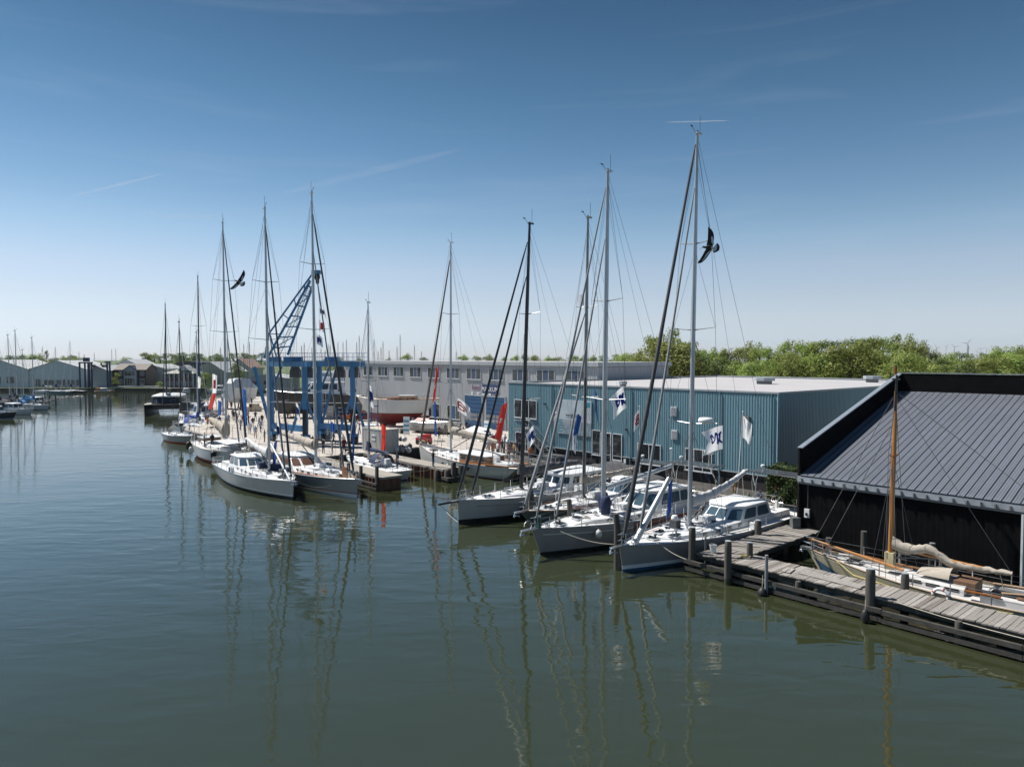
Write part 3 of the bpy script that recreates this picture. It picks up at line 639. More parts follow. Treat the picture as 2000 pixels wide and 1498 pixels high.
    m = MB(); pts = [U * (10.6 + k * 0.9) - V * (0.02 + 0.03 * math.sin(k)) + Vector((0, 0, zd + 0.03 - 0.16 * math.sin(min(1, k / 9) * math.pi) - 0.012 * k)) for k in range(10)]
    o = m.path(pts, 0.02).build('mooring_rope', M_rope); o.location = AB(38.4, -19.3); tag(o, 'pale rope running along the water side edge of the jetty', 'rope')
    o = one('rope_coil', lambda m: [m.path([(math.cos(k * .6) * (.2 + .003 * k), math.sin(k * .6) * (.2 + .003 * k), .02 + .0015 * k) for k in range(32)], 0.015)], mat('yellow_rope', (0.55, 0.47, 0.2), 0.9)); q = AB(38.4, -19.3) + U * 2.3 + V * 1.35; o.location = (q.x, q.y, zd + 0.05); tag(o, 'yellow rope coil at the foot of the stubby pile', 'rope')
jetty()
# ------------------------------------------------------------------ boats
class Hull:
    def __init__(s, L, B, fb, fm, fs, rake=0.6, srake=0.4, ts=0.75, bowp=2.2, wlp=1.65, mid=0.42):
        s.L, s.B, s.fb, s.fm, s.fs, s.rake, s.srake, s.ts, s.bowp, s.wlp, s.mid = L, B, fb, fm, fs, rake, srake, ts, bowp, wlp, mid
    def bd(s, t):
        if t < s.mid:
            k = t / s.mid; return s.B / 2 * (s.ts + (1 - s.ts) * math.sin(k * math.pi / 2))
        k = (t - s.mid) / (1 - s.mid); return max(0.03, s.B / 2 * (1 - k ** s.bowp))
    def bw(s, t):
        if t < s.mid:
            k = t / s.mid; return s.B / 2 * 0.92 * (s.ts * 0.72 + (1 - s.ts * 0.72) * math.sin(k * math.pi / 2))
        k = (t - s.mid) / (1 - s.mid); return max(0.02, s.B / 2 * 0.92 * (1 - k ** s.wlp))
    def sheer(s, t):
        if t > 0.4: return s.fm + (s.fb - s.fm) * ((t - 0.4) / 0.6) ** 1.8
        return s.fm + (s.fs - s.fm) * ((0.4 - t) / 0.4) ** 1.8
    def x(s, t, h):                                # h: 0 waterline .. 1 sheer
        xs = -s.L / 2 + s.srake * (1 - h); xb = s.L / 2 - s.rake * (1 - h); return xs + (xb - xs) * t
    def t_of(s, x): return min(1, max(0, (x + s.L / 2) / s.L))
    def halfw(s, x): return s.bd(s.t_of(x))
    def zs(s, x): return s.sheer(s.t_of(x))
    def rail(s, x, side, inset=0.0, dz=0.0):
        t = s.t_of(x); return Vector((x, side * max(0.0, s.bd(t) - inset), s.sheer(t) + dz))
    def build(s, root, top, boot, anti, boot_h=(0.06, 0.24), deckm=None, toerail=None, transom=None, N=26, stripe=None, bulwark=0.06, deep=False):
        hs = [None] * 0
        rings = []
        levels = [('z', -0.55, 0.62), ('z', boot_h[0], 1.0), ('z', boot_h[1], 1.0), ('h', 0.35, 1), ('h', 0.6, 1), ('h', 0.82, 1), ('h', 1.0, 1)]
        for i in range(N + 1):
            t = (i / N); t = 1 - (1 - t) ** 1.25; ring = []
            zt = s.sheer(t)
            for kind, val, f in levels:
                z = val if kind == 'z' else boot_h[1] + (zt - boot_h[1]) * val
                h = max(0, min(1, z / zt)); y = s.bw(t) + (s.bd(t) - s.bw(t)) * h ** 0.65
                if z < 0: y = s.bw(t) * f
                ring.append(Vector((s.x(t, max(-0.3, z / zt)), y, z)))
            rings.append([Vector((p.x, -p.y, p.z)) for p in ring] + ring[::-1])
        m = MB(); n = len(rings[0]); L_ = len(levels)
        mi = [2, 1] + [0] * (L_ - 3)
        vs = [p for r_ in rings for p in r_]; m.v = [tuple(v) for v in vs]
        for i in range(N):
            for k in range(n - 1):
                if k == L_ - 1: continue
                j = k if k < L_ - 1 else n - 2 - k
                m.f.append((i * n + k, i * n + k + 1, (i + 1) * n + k + 1, (i + 1) * n + k)); m.m.append(mi[j])
        for k in range(L_ - 1):                   # transom
            m.f.append((k, n - 1 - k, n - 2 - k, k + 1)); m.m.append(mi[k] if k < 2 else 3)
            a = N * n; m.f.append((a + k, a + k + 1, a + n - 2 - k, a + n - 1 - k)); m.m.append(mi[k] if k < 2 else 0)
        hull = m.build('hull', [top, boot, anti, transom or top], root, 0.9)
        # deck, a little below the rail
        m = MB(); dr = []
        for i in range(N + 1):
            t = 1 - (1 - i / N) ** 1.25; z = s.sheer(t) - bulwark; y = max(0.01, s.bd(t) - 0.03); x = s.x(t, 1.0) - (0.02 if i == N else 0)
            dr.append([Vector((x, -y, z)), Vector((x, -y * 0.5, z + 0.05 * s.bd(t) / (s.B / 2))), Vector((x, y * 0.5, z + 0.05 * s.bd(t) / (s.B / 2))), Vector((x, y, z))])
        m.loft(dr, cap=False, closed=False); m.build('deck', deckm or M_deck, root, 0.9)
        for sd in (-1, 1):
            m = MB(); pts = []
            for i in range(N + 1):
                t = 1 - (1 - i / N) ** 1.25; pts.append(Vector((s.x(t, 1.0), sd * max(0.01, s.bd(t) - 0.015), s.sheer(t) + 0.015)))
            m.path(pts, 0.035, 4); m.build('toe_rail', toerail or M_steel, root)
        if stripe:                                 # a painted cove line: (material, height below sheer, width, from, to)
            sm, dz, w, ta, tb = stripe
            for sd in (-1, 1):
                pts = []; M_ = 24; m = MB(); vs = []; fs = []
                for i in range(M_ + 1):
                    t = ta + (tb - ta) * i / M_
                    for zz in (s.sheer(t) - dz, s.sheer(t) - dz - w):
                        h = zz / s.sheer(t); y = s.bw(t) + (s.bd(t) - s.bw(t)) * h ** 0.65
                        vs.append((s.x(t, h) , sd * (y + 0.012), zz))
                for i in range(M_): fs.append((2 * i, 2 * i + 1, 2 * i + 3, 2 * i + 2))
                m.add(vs, fs); m.build('cove_stripe', sm, hull)
        return hull

def trunk(root, H, x0, x1, wf, h0, h1, mt, name='coachroof', inset=0.55, nose=0.8, ports=0, portm=None, z_off=-0.08):
    """a low deckhouse: x0 aft .. x1 forward; returns a function giving its top height"""
    N = 12; rings = []
    def hh(k): 
        h = h0 + (h1 - h0) * k
        if k > 1 - 0.18: h *= max(0.05, 1 - ((k - 0.82) / 0.18) ** 2 * 0.85)
        return h
    for i in range(N + 1):
        k = i / N; x = x0 + (x1 - x0) * k; zb = H.zs(x) + z_off; w = max(0.15, min(H.halfw(x) - inset, H.B / 2 * wf)); 
        if k > 0.8: w *= 1 - (k - 0.8) ** 2 * 4
        h = hh(k)
        rings.append([Vector((x, -w, zb)), Vector((x, -w * 0.95, zb + h * 0.75)), Vector((x, -w * 0.8, zb + h * 0.96)), Vector((x, -w * .4, zb + h * 1.04)), Vector((x, w * .4, zb + h * 1.04)), Vector((x, w * 0.8, zb + h * 0.96)), Vector((x, w * 0.95, zb + h * 0.75)), Vector((x, w, zb))])
    m = MB(); m.loft(rings); tr = m.build(name, mt, root, 0.7)
    for i in range(ports):
        k = 0.08 + 0.62 * i / max(1, ports - 1); x = x0 + (x1 - x0) * k; zb = H.zs(x) + z_off; w = max(0.15, min(H.halfw(x) - inset, H.B / 2 * wf)); h = hh(k)
        for sd in (-1, 1):
            m = MB(); m.box((x, sd * (w * 0.975 + 0.004), zb + h * 0.45), (0.42, 0.035, min(0.2, h * 0.4)), 0); m.build('porthole', portm or M_glass, tr)
    return lambda x: H.zs(x) + z_off + hh(min(1, max(0, (x - x0) / (x1 - x0)))) * 1.03

def house(root, base, top, z0, z1, wall, glass, wins, roofm=None, rooft=0.10, over=0.06, name='deckhouse'):
    """faceted deckhouse: base/top are plan polygons (same count); wins: {face: [(u0,u1,v0,v1)...]}"""
    n = len(base); m = MB()
    zb = z0 if callable(z0) else (lambda x: z0)
    bp = [Vector((p[0], p[1], zb(p[0]))) for p in base]; tp = [Vector((p[0], p[1], z1 + (p[2] if len(p) > 2 else 0))) for p in top]
    m.add(bp + tp, [(k, (k + 1) % n, n + (k + 1) % n, n + k) for k in range(n)] + [tuple(range(n, 2 * n))])
    me_o = m.build(name, wall, root)
    bm = bmesh.new(); bm.from_mesh(me_o.data); bmesh.ops.remove_doubles(bm, verts=bm.verts, dist=1e-4); bmesh.ops.bevel(bm, geom=[e for e in bm.edges if len(e.link_faces) == 2], offset=.07, segments=3, affect='EDGES', profile=.5); bm.to_mesh(me_o.data); bm.free(); me_o.data.polygons.foreach_set('use_smooth', [True] * len(me_o.data.polygons)); me_o.data.set_sharp_from_angle(angle=.9)
    c = sum(bp, Vector()) / n
    for fi, lst in wins.items():
        a, b, d, e = bp[fi], bp[(fi + 1) % n], tp[(fi + 1) % n], tp[fi]
        nn = (b - a).cross(e - a).normalized()
        if nn.dot((a + b) / 2 - Vector((c.x, c.y, a.z))) < 0: nn = -nn
        for (u0, u1, v0, v1) in lst:
            def q(u, v): return (a.lerp(b, u)).lerp(e.lerp(d, u), v) + nn * 0.006
            cu, cv = min(0.12, 0.2 * (u1 - u0)), 0.12 * (v1 - v0)      # clipped corners
            pts = [q(u0 + cu * (u1 - u0), v0), q(u1 - cu * (u1 - u0), v0), q(u1, v0 + cv), q(u1, v1 - cv), q(u1 - cu * (u1 - u0), v1), q(u0 + cu * (u1 - u0), v1), q(u0, v1 - cv), q(u0, v0 + cv)]
            mm = MB(); mm.slab(pts, nn, 0.012); mm.build('window', glass, me_o)
    cx = sum(p.x for p in tp) / n; cy = 0
    k_ = 1 + over
    R0 = [Vector((cx + (p.x - cx) * k_, p.y * k_, p.z)) for p in tp]; R1 = [p + Vector((0, 0, rooft * 0.6)) for p in R0]
    R2 = [Vector((cx + (p.x - cx) * 0.97, p.y * 0.97, p.z + rooft)) for p in tp]; R3 = [Vector((cx + (p.x - cx) * 0.75, p.y * 0.75, p.z + rooft * 1.45)) for p in tp]; R4 = [Vector((cx + (p.x - cx) * 0.35, p.y * 0.35, p.z + rooft * 1.7)) for p in tp]
    m = MB(); m.loft([R0, R1, R2, R3, R4]); rf = m.build('roof', roofm or wall, me_o, 0.9)
    return me_o

def mast_rig(root, H, mx, zb, zt, r=0.14, mm=None, aft=0.3, spreaders=((0.36, 1.5), (0.68, 1.1)), sweep=0.0, wire=0.011, stays=(), backstay=True, lowers=True, top_gear=True, boom=None, radar=None, flagwire=True, r_top=None, sq=0.72):
    """spreaders: (fraction, half length); stays: (bow x, deck dz, fraction, furl radius, material)"""
    mm = mm or M_spar; b = Vector((mx, 0, zb)); t = Vector((mx - aft, 0, zt)); P = lambda f: b.lerp(t, f)
    m = MB(); m.tube(b - Vector((0, 0, .1)), P(0.7), r, r * 0.95, 12, sq=sq); m.tube(P(0.7), t, r * 0.95, r_top or r * 0.6, 12, sq=sq); M = m.build('mast', mm, root, 0.8)
    m = MB(); m.lathe([(r * 1.5, 0), (r * 1.5, 0.12), (r * 1.1, 0.2)], (mx, 0, zb - 0.08), 12); m.build('mast_collar', M_aludark, M)
    tips = []
    for f, w in spreaders:
        p = P(f)
        for sd in (-1, 1):
            q = p + Vector((-sweep * w, sd * w, 0.12)); m = MB(); m.tube(p + Vector((0, sd * r * .6, 0)), q, 0.034, 0.02, 6, sq=1.3); m.build('spreader', M_wire if mm is M_spar and f > .4 else mm, M)
        tips.append((f, w))
    hw = H.halfw(mx - 0.3)
    for sd in (-1, 1):
        pts = [H.rail(mx - 0.3, sd, 0.08)] + [P(f) + Vector((-sweep * w, sd * w, 0.12)) for f, w in tips] + [P(0.98)]
        m = MB(); m.path(pts, wire, 4); m.build('shroud', M_wire, root)
        if lowers and tips:
            m = MB(); m.tube(H.rail(mx - 0.8, sd, 0.12), P(tips[0][0] * 0.97), wire, n=4); m.build('shroud', M_wire, root)
            m = MB(); m.tube(H.rail(mx + 0.5, sd, 0.12), P(tips[0][0] * 0.96), wire, n=4); m.build('shroud', M_wire, root)
            for i in range(len(tips)):
                f2 = tips[i + 1][0] * .98 if i + 1 < len(tips) else 0.93
                m = MB(); m.tube(P(tips[i][0]) + Vector((-sweep * tips[i][1], sd * tips[i][1], 0.12)), P(f2), wire * 0.8, n=4); m.build('shroud', M_wire, root)
    if backstay:
        split = Vector((-H.L / 2 + 1.8, 0, 3.6)).lerp(P(0.99), 0.12)
        m = MB(); m.tube(split, P(0.995), wire, n=4); m.build('backstay', M_wire, root)
        for sd in (-1, 1):
            m = MB(); m.tube(H.rail(-H.L / 2 + 0.3, sd, 0.3), split, wire, n=4); m.build('backstay', M_wire, root)
    for bx, dz, f, fr, fm in stays:
        p0 = Vector((bx, 0, H.zs(min(bx, H.L / 2)) + dz)); p1 = P(f) + Vector((r, 0, 0))
        if fr:
            m = MB(); K = 14; pts = [p0.lerp(p1, k / K) for k in range(K + 1)]
            m.path(pts, [fr * 0.35] + [fr * (1 - 0.55 * (k / K)) * (1 + 0.06 * math.sin(k * 2.1)) for k in range(1, K)] + [fr * 0.25], 8); fs_ = m.build('furled_sail', fm, root, 1.0)
            m = MB(); m.lathe([(0.09, -.05), (0.11, 0), (0.11, 0.14), (0.08, 0.16)], p0 + (p1 - p0).normalized() * 0.25, 10); m.build('furling_drum', M_black, fs_)
        else:
            m = MB(); m.tube(p0, p1, wire * 1.1, n=4); m.build('forestay', M_wire, root)
    if top_gear:
        m = MB(); m.box((t.x - 0.12, 0, zt + 0.02), (0.5, 0.16, 0.12)); m.build('masthead', mm, M)
        m = MB(); m.tube((t.x - .2, 0.05, zt), (t.x - .2, 0.05, zt + 1.1), 0.015, n=5); m.build('antenna', M_wire, M)
        m = MB(); m.path([(t.x + .1, -.05, zt), (t.x + .35, -.05, zt + 0.25), (t.x + .5, -.05, zt + 0.32)], 0.015, 5); m.box((t.x + .52, -.05, zt + .36), (0.22, 0.02, 0.08)); m.build('wind_vane', M_wire, M)
        m = MB(); m.tube((t.x, 0, zt), (t.x, 0, zt + .16), 0.05, 0.05, 8); m.build('masthead_light', M_black, M)
    if radar:
        f, size = radar; p = P(f) + Vector((r + size * 0.8, 0, 0)); m = MB(); m.bar(P(f), p, 0.06); bk = m.build('radar_bracket', M_steel, M)
        m = MB(); m.lathe([(0.001, 0), (size * .9, 0), (size, 0.06), (size, 0.18), (size * .8, 0.26), (0.001, 0.28)], p, 14); m.build('radar_dome', M_plast, bk, 0.8)
    if boom:
        bl, z_up, kind, cm = boom['len'], boom.get('rise', 0.4), boom['cover'], boom['mat']
        zb_ = zb + boom.get('h', 1.0); p0 = Vector((mx - r, 0, zb_)); p1 = Vector((mx - bl, boom.get('swing', 0), zb_ + z_up))
        m = MB(); m.tube(p0, p1, boom.get('r', 0.11), boom.get('r', 0.11) * 0.8, 10); bo = m.build('boom', boom.get('spar', mm), root, 0.8)
        if kind:
            K = 34; rings = []; rr = random.Random(int(bl * 100))
            for k in range(K + 1):
                f = k / K; c = p0.lerp(p1, f); hgt = boom.get('ch', 0.5) * ((1 - f) ** 0.8 * 0.75 + 0.28) * (1 + rr.uniform(-.07, .07)); wid = boom.get('cw', 0.2) * (1 - 0.45 * f) * (1 + rr.uniform(-.1, .1))
                if k == 0: hgt *= 1.15
                sag = boom.get('sag', 0) * math.sin(f * math.pi) * -1 + boom.get('hump', 0) * math.exp(-((f - 0.33) / .12) ** 2)
                ring = []
                for a in range(10):
                    an = 2 * math.pi * a / 10; ring.append(c + Vector((0, math.cos(an) * wid * (1 + rr.uniform(-.2, .2)), math.sin(an) * hgt * 0.5 + hgt * 0.36 + sag + rr.uniform(-.05, .05))))
                rings.append(ring)
            m = MB(); m.loft(rings); m.build('sail_cover', cm, bo, 1.2)
            if kind == 'stack':                    # the cover climbs the mast as a boot
                rings = []
                for k in range(7):
                    f = k / 6; c = Vector((mx, 0, zb_ + 0.1 + f * boom.get('bh', 1.5))); w = (0.42 - 0.22 * f)
                    rings.append([c + Vector((math.cos(2 * math.pi * a / 10) * w * 1.25 - 0.15 * (1 - f), math.sin(2 * math.pi * a / 10) * w * 0.8, 0)) for a in range(10)])
                m = MB(); m.loft(rings); m.build('mast_boot', cm, bo, 1.2)
        m = MB(); q = p0.lerp(p1, 0.45); m.bar(Vector((mx - r, 0, zb + 0.25)), q, 0.07); m.build('vang', M_wire, bo)
        m = MB(); m.tube(p1, P(0.97), wire * .8, n=4); m.build('topping_lift', M_wire, root)
        m = MB(); m.tube(p0.lerp(p1, 0.9), Vector((p1.x + .3, 0, H.zs(p1.x) + 0.3)), 0.02, n=4); m.build('mainsheet', M_rope, root)
    for k, (sd, dx) in enumerate(((1, .1), (-1, .1), (1, -.12))):
        m = MB(); m.tube(Vector((mx + dx + 0.2, sd * 0.22, zb + 0.2)), P(0.93), wire * .7, n=4); m.build('halyard', M_wire, root)
    return P

def rails(root, H, x0=None, x1=None, h=0.66, step=2.0, pulpit=True, pushpit=True, mt=None):
    mt = mt or M_steel; x0 = -H.L / 2 + 1.0 if x0 is None else x0; x1 = H.L / 2 - 1.1 if x1 is None else x1
    n = max(2, round((x1 - x0) / step)); xs = [x0 + (x1 - x0) * k / n for k in range(n + 1)]
    ms = MB(); ms.tube((0, 0, -0.03), (0, 0, h), 0.028, 0.024, 6); sm = ms.mesh('stanchion', mt)
    for sd in (-1, 1):
        m = MB()
        for hz in (h - 0.01, h * 0.52): m.path([H.rail(x, sd, 0.09, hz) for x in xs], 0.011, 4)
        g = m.build('guardrail', M_wire, root)
        for x in xs: ob('stanchion', sm, g, H.rail(x, sd, 0.09))
    if pulpit:
        m = MB(); xb = H.L / 2
        for hz in (h, h * 0.5):
            m.path([H.rail(x1, -1, .09, hz), H.rail(xb - 0.35, -1, 0.02, hz), Vector((xb + 0.12, 0, H.fb + hz)), H.rail(xb - 0.35, 1, 0.02, hz), H.rail(x1, 1, .09, hz)], 0.02, 6)
        for sd in (-1, 1): m.tube(H.rail(xb - 0.4, sd, 0.03), H.rail(xb - 0.35, sd, 0.02, h), 0.02, n=6)
        m.build('pulpit', mt, root)
    if pushpit:
        m = MB(); xs_ = -H.L / 2 + 0.12
        for hz in (h, h * 0.5): m.path([H.rail(x0, -1, .09, hz), H.rail(xs_, -1, 0.12, hz), H.rail(xs_, -1, H.bd(0) * .6, hz)], 0.02, 6); m.path([H.rail(x0, 1, .09, hz), H.rail(xs_, 1, 0.12, hz), H.rail(xs_, 1, H.bd(0) * .6, hz)], 0.02, 6)
        for sd in (-1, 1): m.tube(H.rail(xs_, sd, .12), H.rail(xs_, sd, .12, h), 0.02, n=6); m.tube(H.rail(xs_, sd, H.bd(0) * .6), H.rail(xs_, sd, H.bd(0) * .6, h), .02, n=6)
        m.build('pushpit', mt, root)

def hatch(root, x, y, z, w=0.6, d=0.6, mt=None, tilt=0.0):
    m = MB(); m.box((x, y, z), (w + .08, d + .08, 0.06), ry=tilt); f = m.build('deck_hatch', M_white if not mt else mt, root)
    m = MB(); m.box((x, y, z + 0.035), (w, d, 0.03), ry=tilt); m.build('hatch_glass', M_glass, f)
def winch(root, x, y, z, r=0.1):
    m = MB(); m.lathe([(r * 1.2, 0), (r * 1.2, .04), (r * .8, .07), (r * .8, .16), (r, .2), (r * .6, .22), (0.001, .22)], (x, y, z), 12); m.build('winch', M_steel, root, 0.7)
def bow_gear(root, H, anchor=True, sprit=0.4):
    x = H.L / 2; z = H.fb
    m = MB(); m.box((x + sprit / 2 - .3, 0, z + 0.0), (sprit + .8, 0.3, 0.07)); br = m.build('bow_roller', M_steel, root)
    if anchor:
        m = MB(); m.bar((x - 0.3, 0, z + .07), (x + sprit + .1, 0, z - .02), 0.05); m.path([(x + sprit - .1, -.28, z - .22), (x + sprit + .12, -.1, z - .2), (x + sprit + .2, 0, z - .3), (x + sprit + .12, .1, z - .2), (x + sprit - .1, .28, z - .22)], 0.04, 5); m.bar((x + sprit + .1, 0, z), (x + sprit + .2, 0, z - .32), .06); m.build('anchor', M_steel, br)
    m = MB(); m.lathe([(0.14, 0), (0.14, .12), (0.09, .14), (0.09, .26), (.13, .3), (.001, .31)], (x - 1.3, 0, H.zs(x - 1.3) - .03), 12); m.build('windlass', M_steel, root, 0.7)
def cleat(root, p):
    m = MB(); m.bar(p + Vector((-.14, 0, .08)), p + Vector((.14, 0, .08)), .035); m.bar(p + Vector((-.05, 0, 0)), p + Vector((-.05, 0, .08)), .03); m.bar(p + Vector((.05, 0, 0)), p + Vector((.05, 0, .08)), .03); m.build('cleat', M_steel, root)
def hang_fender(root, H, x, sd, r=0.16, l=0.7, mt=None, drop=0.35):
    p = H.rail(x, sd, -r * 0.9); z = p.z - drop - l / 2
    m = MB(); m.lathe([(0.001, -l / 2), (r * .7, -l / 2 + .06), (r, -l / 2 + .2), (r, l / 2 - .2), (r * .7, l / 2 - .06), (.04, l / 2), (.001, l / 2 + .05)], (p.x, p.y, z), 12); f = m.build('fender', mt or M_rub, root, 1.0)
    m = MB(); m.tube((p.x, p.y, z + l / 2), H.rail(x, sd, .09, .3), .012, n=4); m.build('lanyard', M_rope, f)
def wheel(root, x, y, z, r=0.5):
    m = MB(); m.path([(x, y + math.cos(k * math.pi / 8) * r, z + math.sin(k * math.pi / 8) * r) for k in range(16)], .018, 5, closed=True)
    for k in range(6): m.tube((x, y, z), (x, y + math.cos(k * math.pi / 3) * r, z + math.sin(k * math.pi / 3) * r), .01, n=4)
    w = m.build('steering_wheel', M_steel, root); m = MB(); m.bar((x + .08, y, z - .75), (x + .08, y, z + .1), .16); m.build('pedestal', M_plast, w)
def solar_arch(root, H, x, w, h, l, panels=3, radar=None):
    z = H.zs(x); a = None; m = MB()
    for dx in (-0.25, 0.35):
        m.path([(x + dx * 0.4, -w, z), (x + dx, -w * .98, z + h * .7), (x + dx * 1.3, -w * .85, z + h)], .035, 6); m.path([(x + dx * .4, w, z), (x + dx, w * .98, z + h * .7), (x + dx * 1.3, w * .85, z + h)], .035, 6)
    for dx in (-l * .35, l * .35): m.tube((x + dx, -w * .95, z + h), (x + dx, w * .95, z + h), .035, n=6)
    for sd in (-1, 1): m.tube((x - l * .45, sd * w * .8, z + h), (x + l * .45, sd * w * .8, z + h), .03, n=6); m.tube((x, sd * w * .97, z + h * .55), (x + l * .42, sd * w * .85, z + h), .022, n=5)
    a = m.build('stern_arch', M_steel, root, 0.8)
    for k in range(panels):
        m = MB(); pw = 2 * w * 1.02 / panels; m.box((x, -w * 1.02 + pw * (k + .5), z + h + .06), (l, pw - .03, .04)); m.build('solar_panel', M_solar, a)
    m = MB(); m.tube((x - .2, w * .9, z + h), (x - .2, w * .9, z + h + 1.2), .02, n=5); m.lathe([(.05, 0), (.12, .03), (.12, .1), (.001, .16)], (x - .2, w * .9, z + h + 1.2), 10); m.build('antenna', M_plast, a)
    m = MB(); m.tube((x + .2, -w * .6, z + h), (x + .2, -w * .6, z + h + .35), .02, n=5); m.lathe([(.05, 0), (.15, .03), (.15, .16), (.001, .22)], (x + .2, -w * .6, z + h + .35), 10); m.build('antenna', M_plast, a)
    return a

def pilothouse(root, H, x0, x1, w, h, glass, wall=None, slope=0.9, side=2, front=2, zadd=0.35, roofm=None):
    """raised cabin with a sloped faceted windscreen"""
    zb = lambda x: H.zs(x) - 0.08; zt = H.zs((x0 + x1) / 2) + zadd + h; wt = w * 0.80
    base = [(x0, -w), (x1 - 0.9, -w), (x1, -w * .55), (x1, w * .55), (x1 - .9, w), (x0, w)]
    top = [(x0 + .25, -wt), (x1 - .75 - slope, -wt), (x1 - slope, -wt * .55), (x1 - slope, wt * .55), (x1 - .75 - slope, wt), (x0 + .25, wt)]
    v0, v1 = 0.42, 0.90
    sw = [(0.07 + k * .9 / side, 0.07 + (k + .86) * .9 / side, v0, v1) for k in range(side)]
    fw = [(0.05 + k * .92 / front, 0.05 + (k + .9) * .92 / front, v0 - .04, v1) for k in range(front)]
    return house(root, base, top, zb, zt, wall or M_white, glass, {0: sw, 1: [(.1, .9, v0 - .02, v1)], 2: fw, 3: [(.1, .9, v0 - .02, v1)], 4: sw}, roofm, 0.12), zt

def boat(name, label, px, py, head, L, cat='sailing yacht', ref='bow', rake=0.0, group=None):
    """place by the surveyed waterline point of its bow (or stern)"""
    p = G(px, py, 0.0) if not isinstance(px, Vector) else px
    d = Vector((math.cos(head), math.sin(head), 0)); c = p - d * (L / 2 - rake) if ref == 'bow' else p + d * (L / 2 - rake)
    return thing(name, label, cat, (c.x, c.y, 0), head, group)

def clutter(r, H, top, seed, x0, x1, xt):
    """ordinary deck gear: vents, coiled lines, tracks, grab rails, jerry cans"""
    rg = random.Random(seed); zz = lambda x: max(H.zs(x) - .03, top(x) if x < xt else 0)
    for k in range(4):
        x = x0 + (x1 - x0) * (k + .5) / 4; y = rg.choice((-1, 1)) * rg.uniform(.25, .55); m = MB(); m.lathe([(.07, 0), (.07, .16), (.13, .2), (.12, .28), (.001, .3)], (x, y, zz(x)), 10); m.build('dorade_vent', M_steel, r, .8)
    for k in range(5):
        x, y = rg.uniform(x0, x1), rg.uniform(-.6, .6); m = MB(); q = rg.uniform(.14, .24); m.path([(x + math.cos(j * .7) * q, y + math.sin(j * .7) * q, zz(x) + .03 + .003 * j) for j in range(20)], .022, 5); m.build('rope_coil', rg.choice((M_rope, M_rope, M_rope, M_navy, M_greycan)), r)
    for sd in (-1, 1):
        m = MB(); m.path([H.rail(x, sd, .42, .0) for x in (x0 - 1.5, x0 + .5, x0 + 2.2)], .025, 4); m.build('sheet_track', M_black, r)
        xs = [x0 + .3 + k * .9 for k in range(4)]; w = min(H.halfw(x0 + 1) - .75, H.B * .3) * .72; m = MB(); m.path([(x, sd * w, zz(x) + .1) for x in xs], .02, 5)
        for x in xs: m.tube((x, sd * w, zz(x) - .02), (x, sd * w, zz(x) + .1), .016, n=4)
        m.build('grab_rail', M_steel, r)
        m = MB(); m.path([H.rail(x0 - 2.5, sd, .5, .03), H.rail(x0 + 1, sd, .55, .04), H.rail(x1 + .6, sd, .35, .05)], .018, 4); m.build('sheet', rg.choice((M_rope, M_navy, M_redb)), r)
        for k in range(2):
            x = x0 - 2.2 + k * .5; p = H.rail(x, sd, .25); m = MB(); m.box((p.x, p.y, p.z + .2), (.2, .32, .42)); m.build('jerry_can', rg.choice((M_plast, M_plast, M_blueb)), r)
    m = MB(); m.box((x0 + .2, .2, zz(x0) + .18), (.9, .7, .34)); m.build('life_raft', M_plast, r)
    for x in (x1 + .9, x1 + 1.3): m = MB(); m.lathe([(.05, 0), (.05, .18), (.11, .24), (.001, .26)], (x, rg.uniform(-.2, .2), H.zs(x) - .02), 8); m.build('foot_switch', M_black, r, .8)
BOW_OUT = HV + math.pi                              # bows pointing off the quay
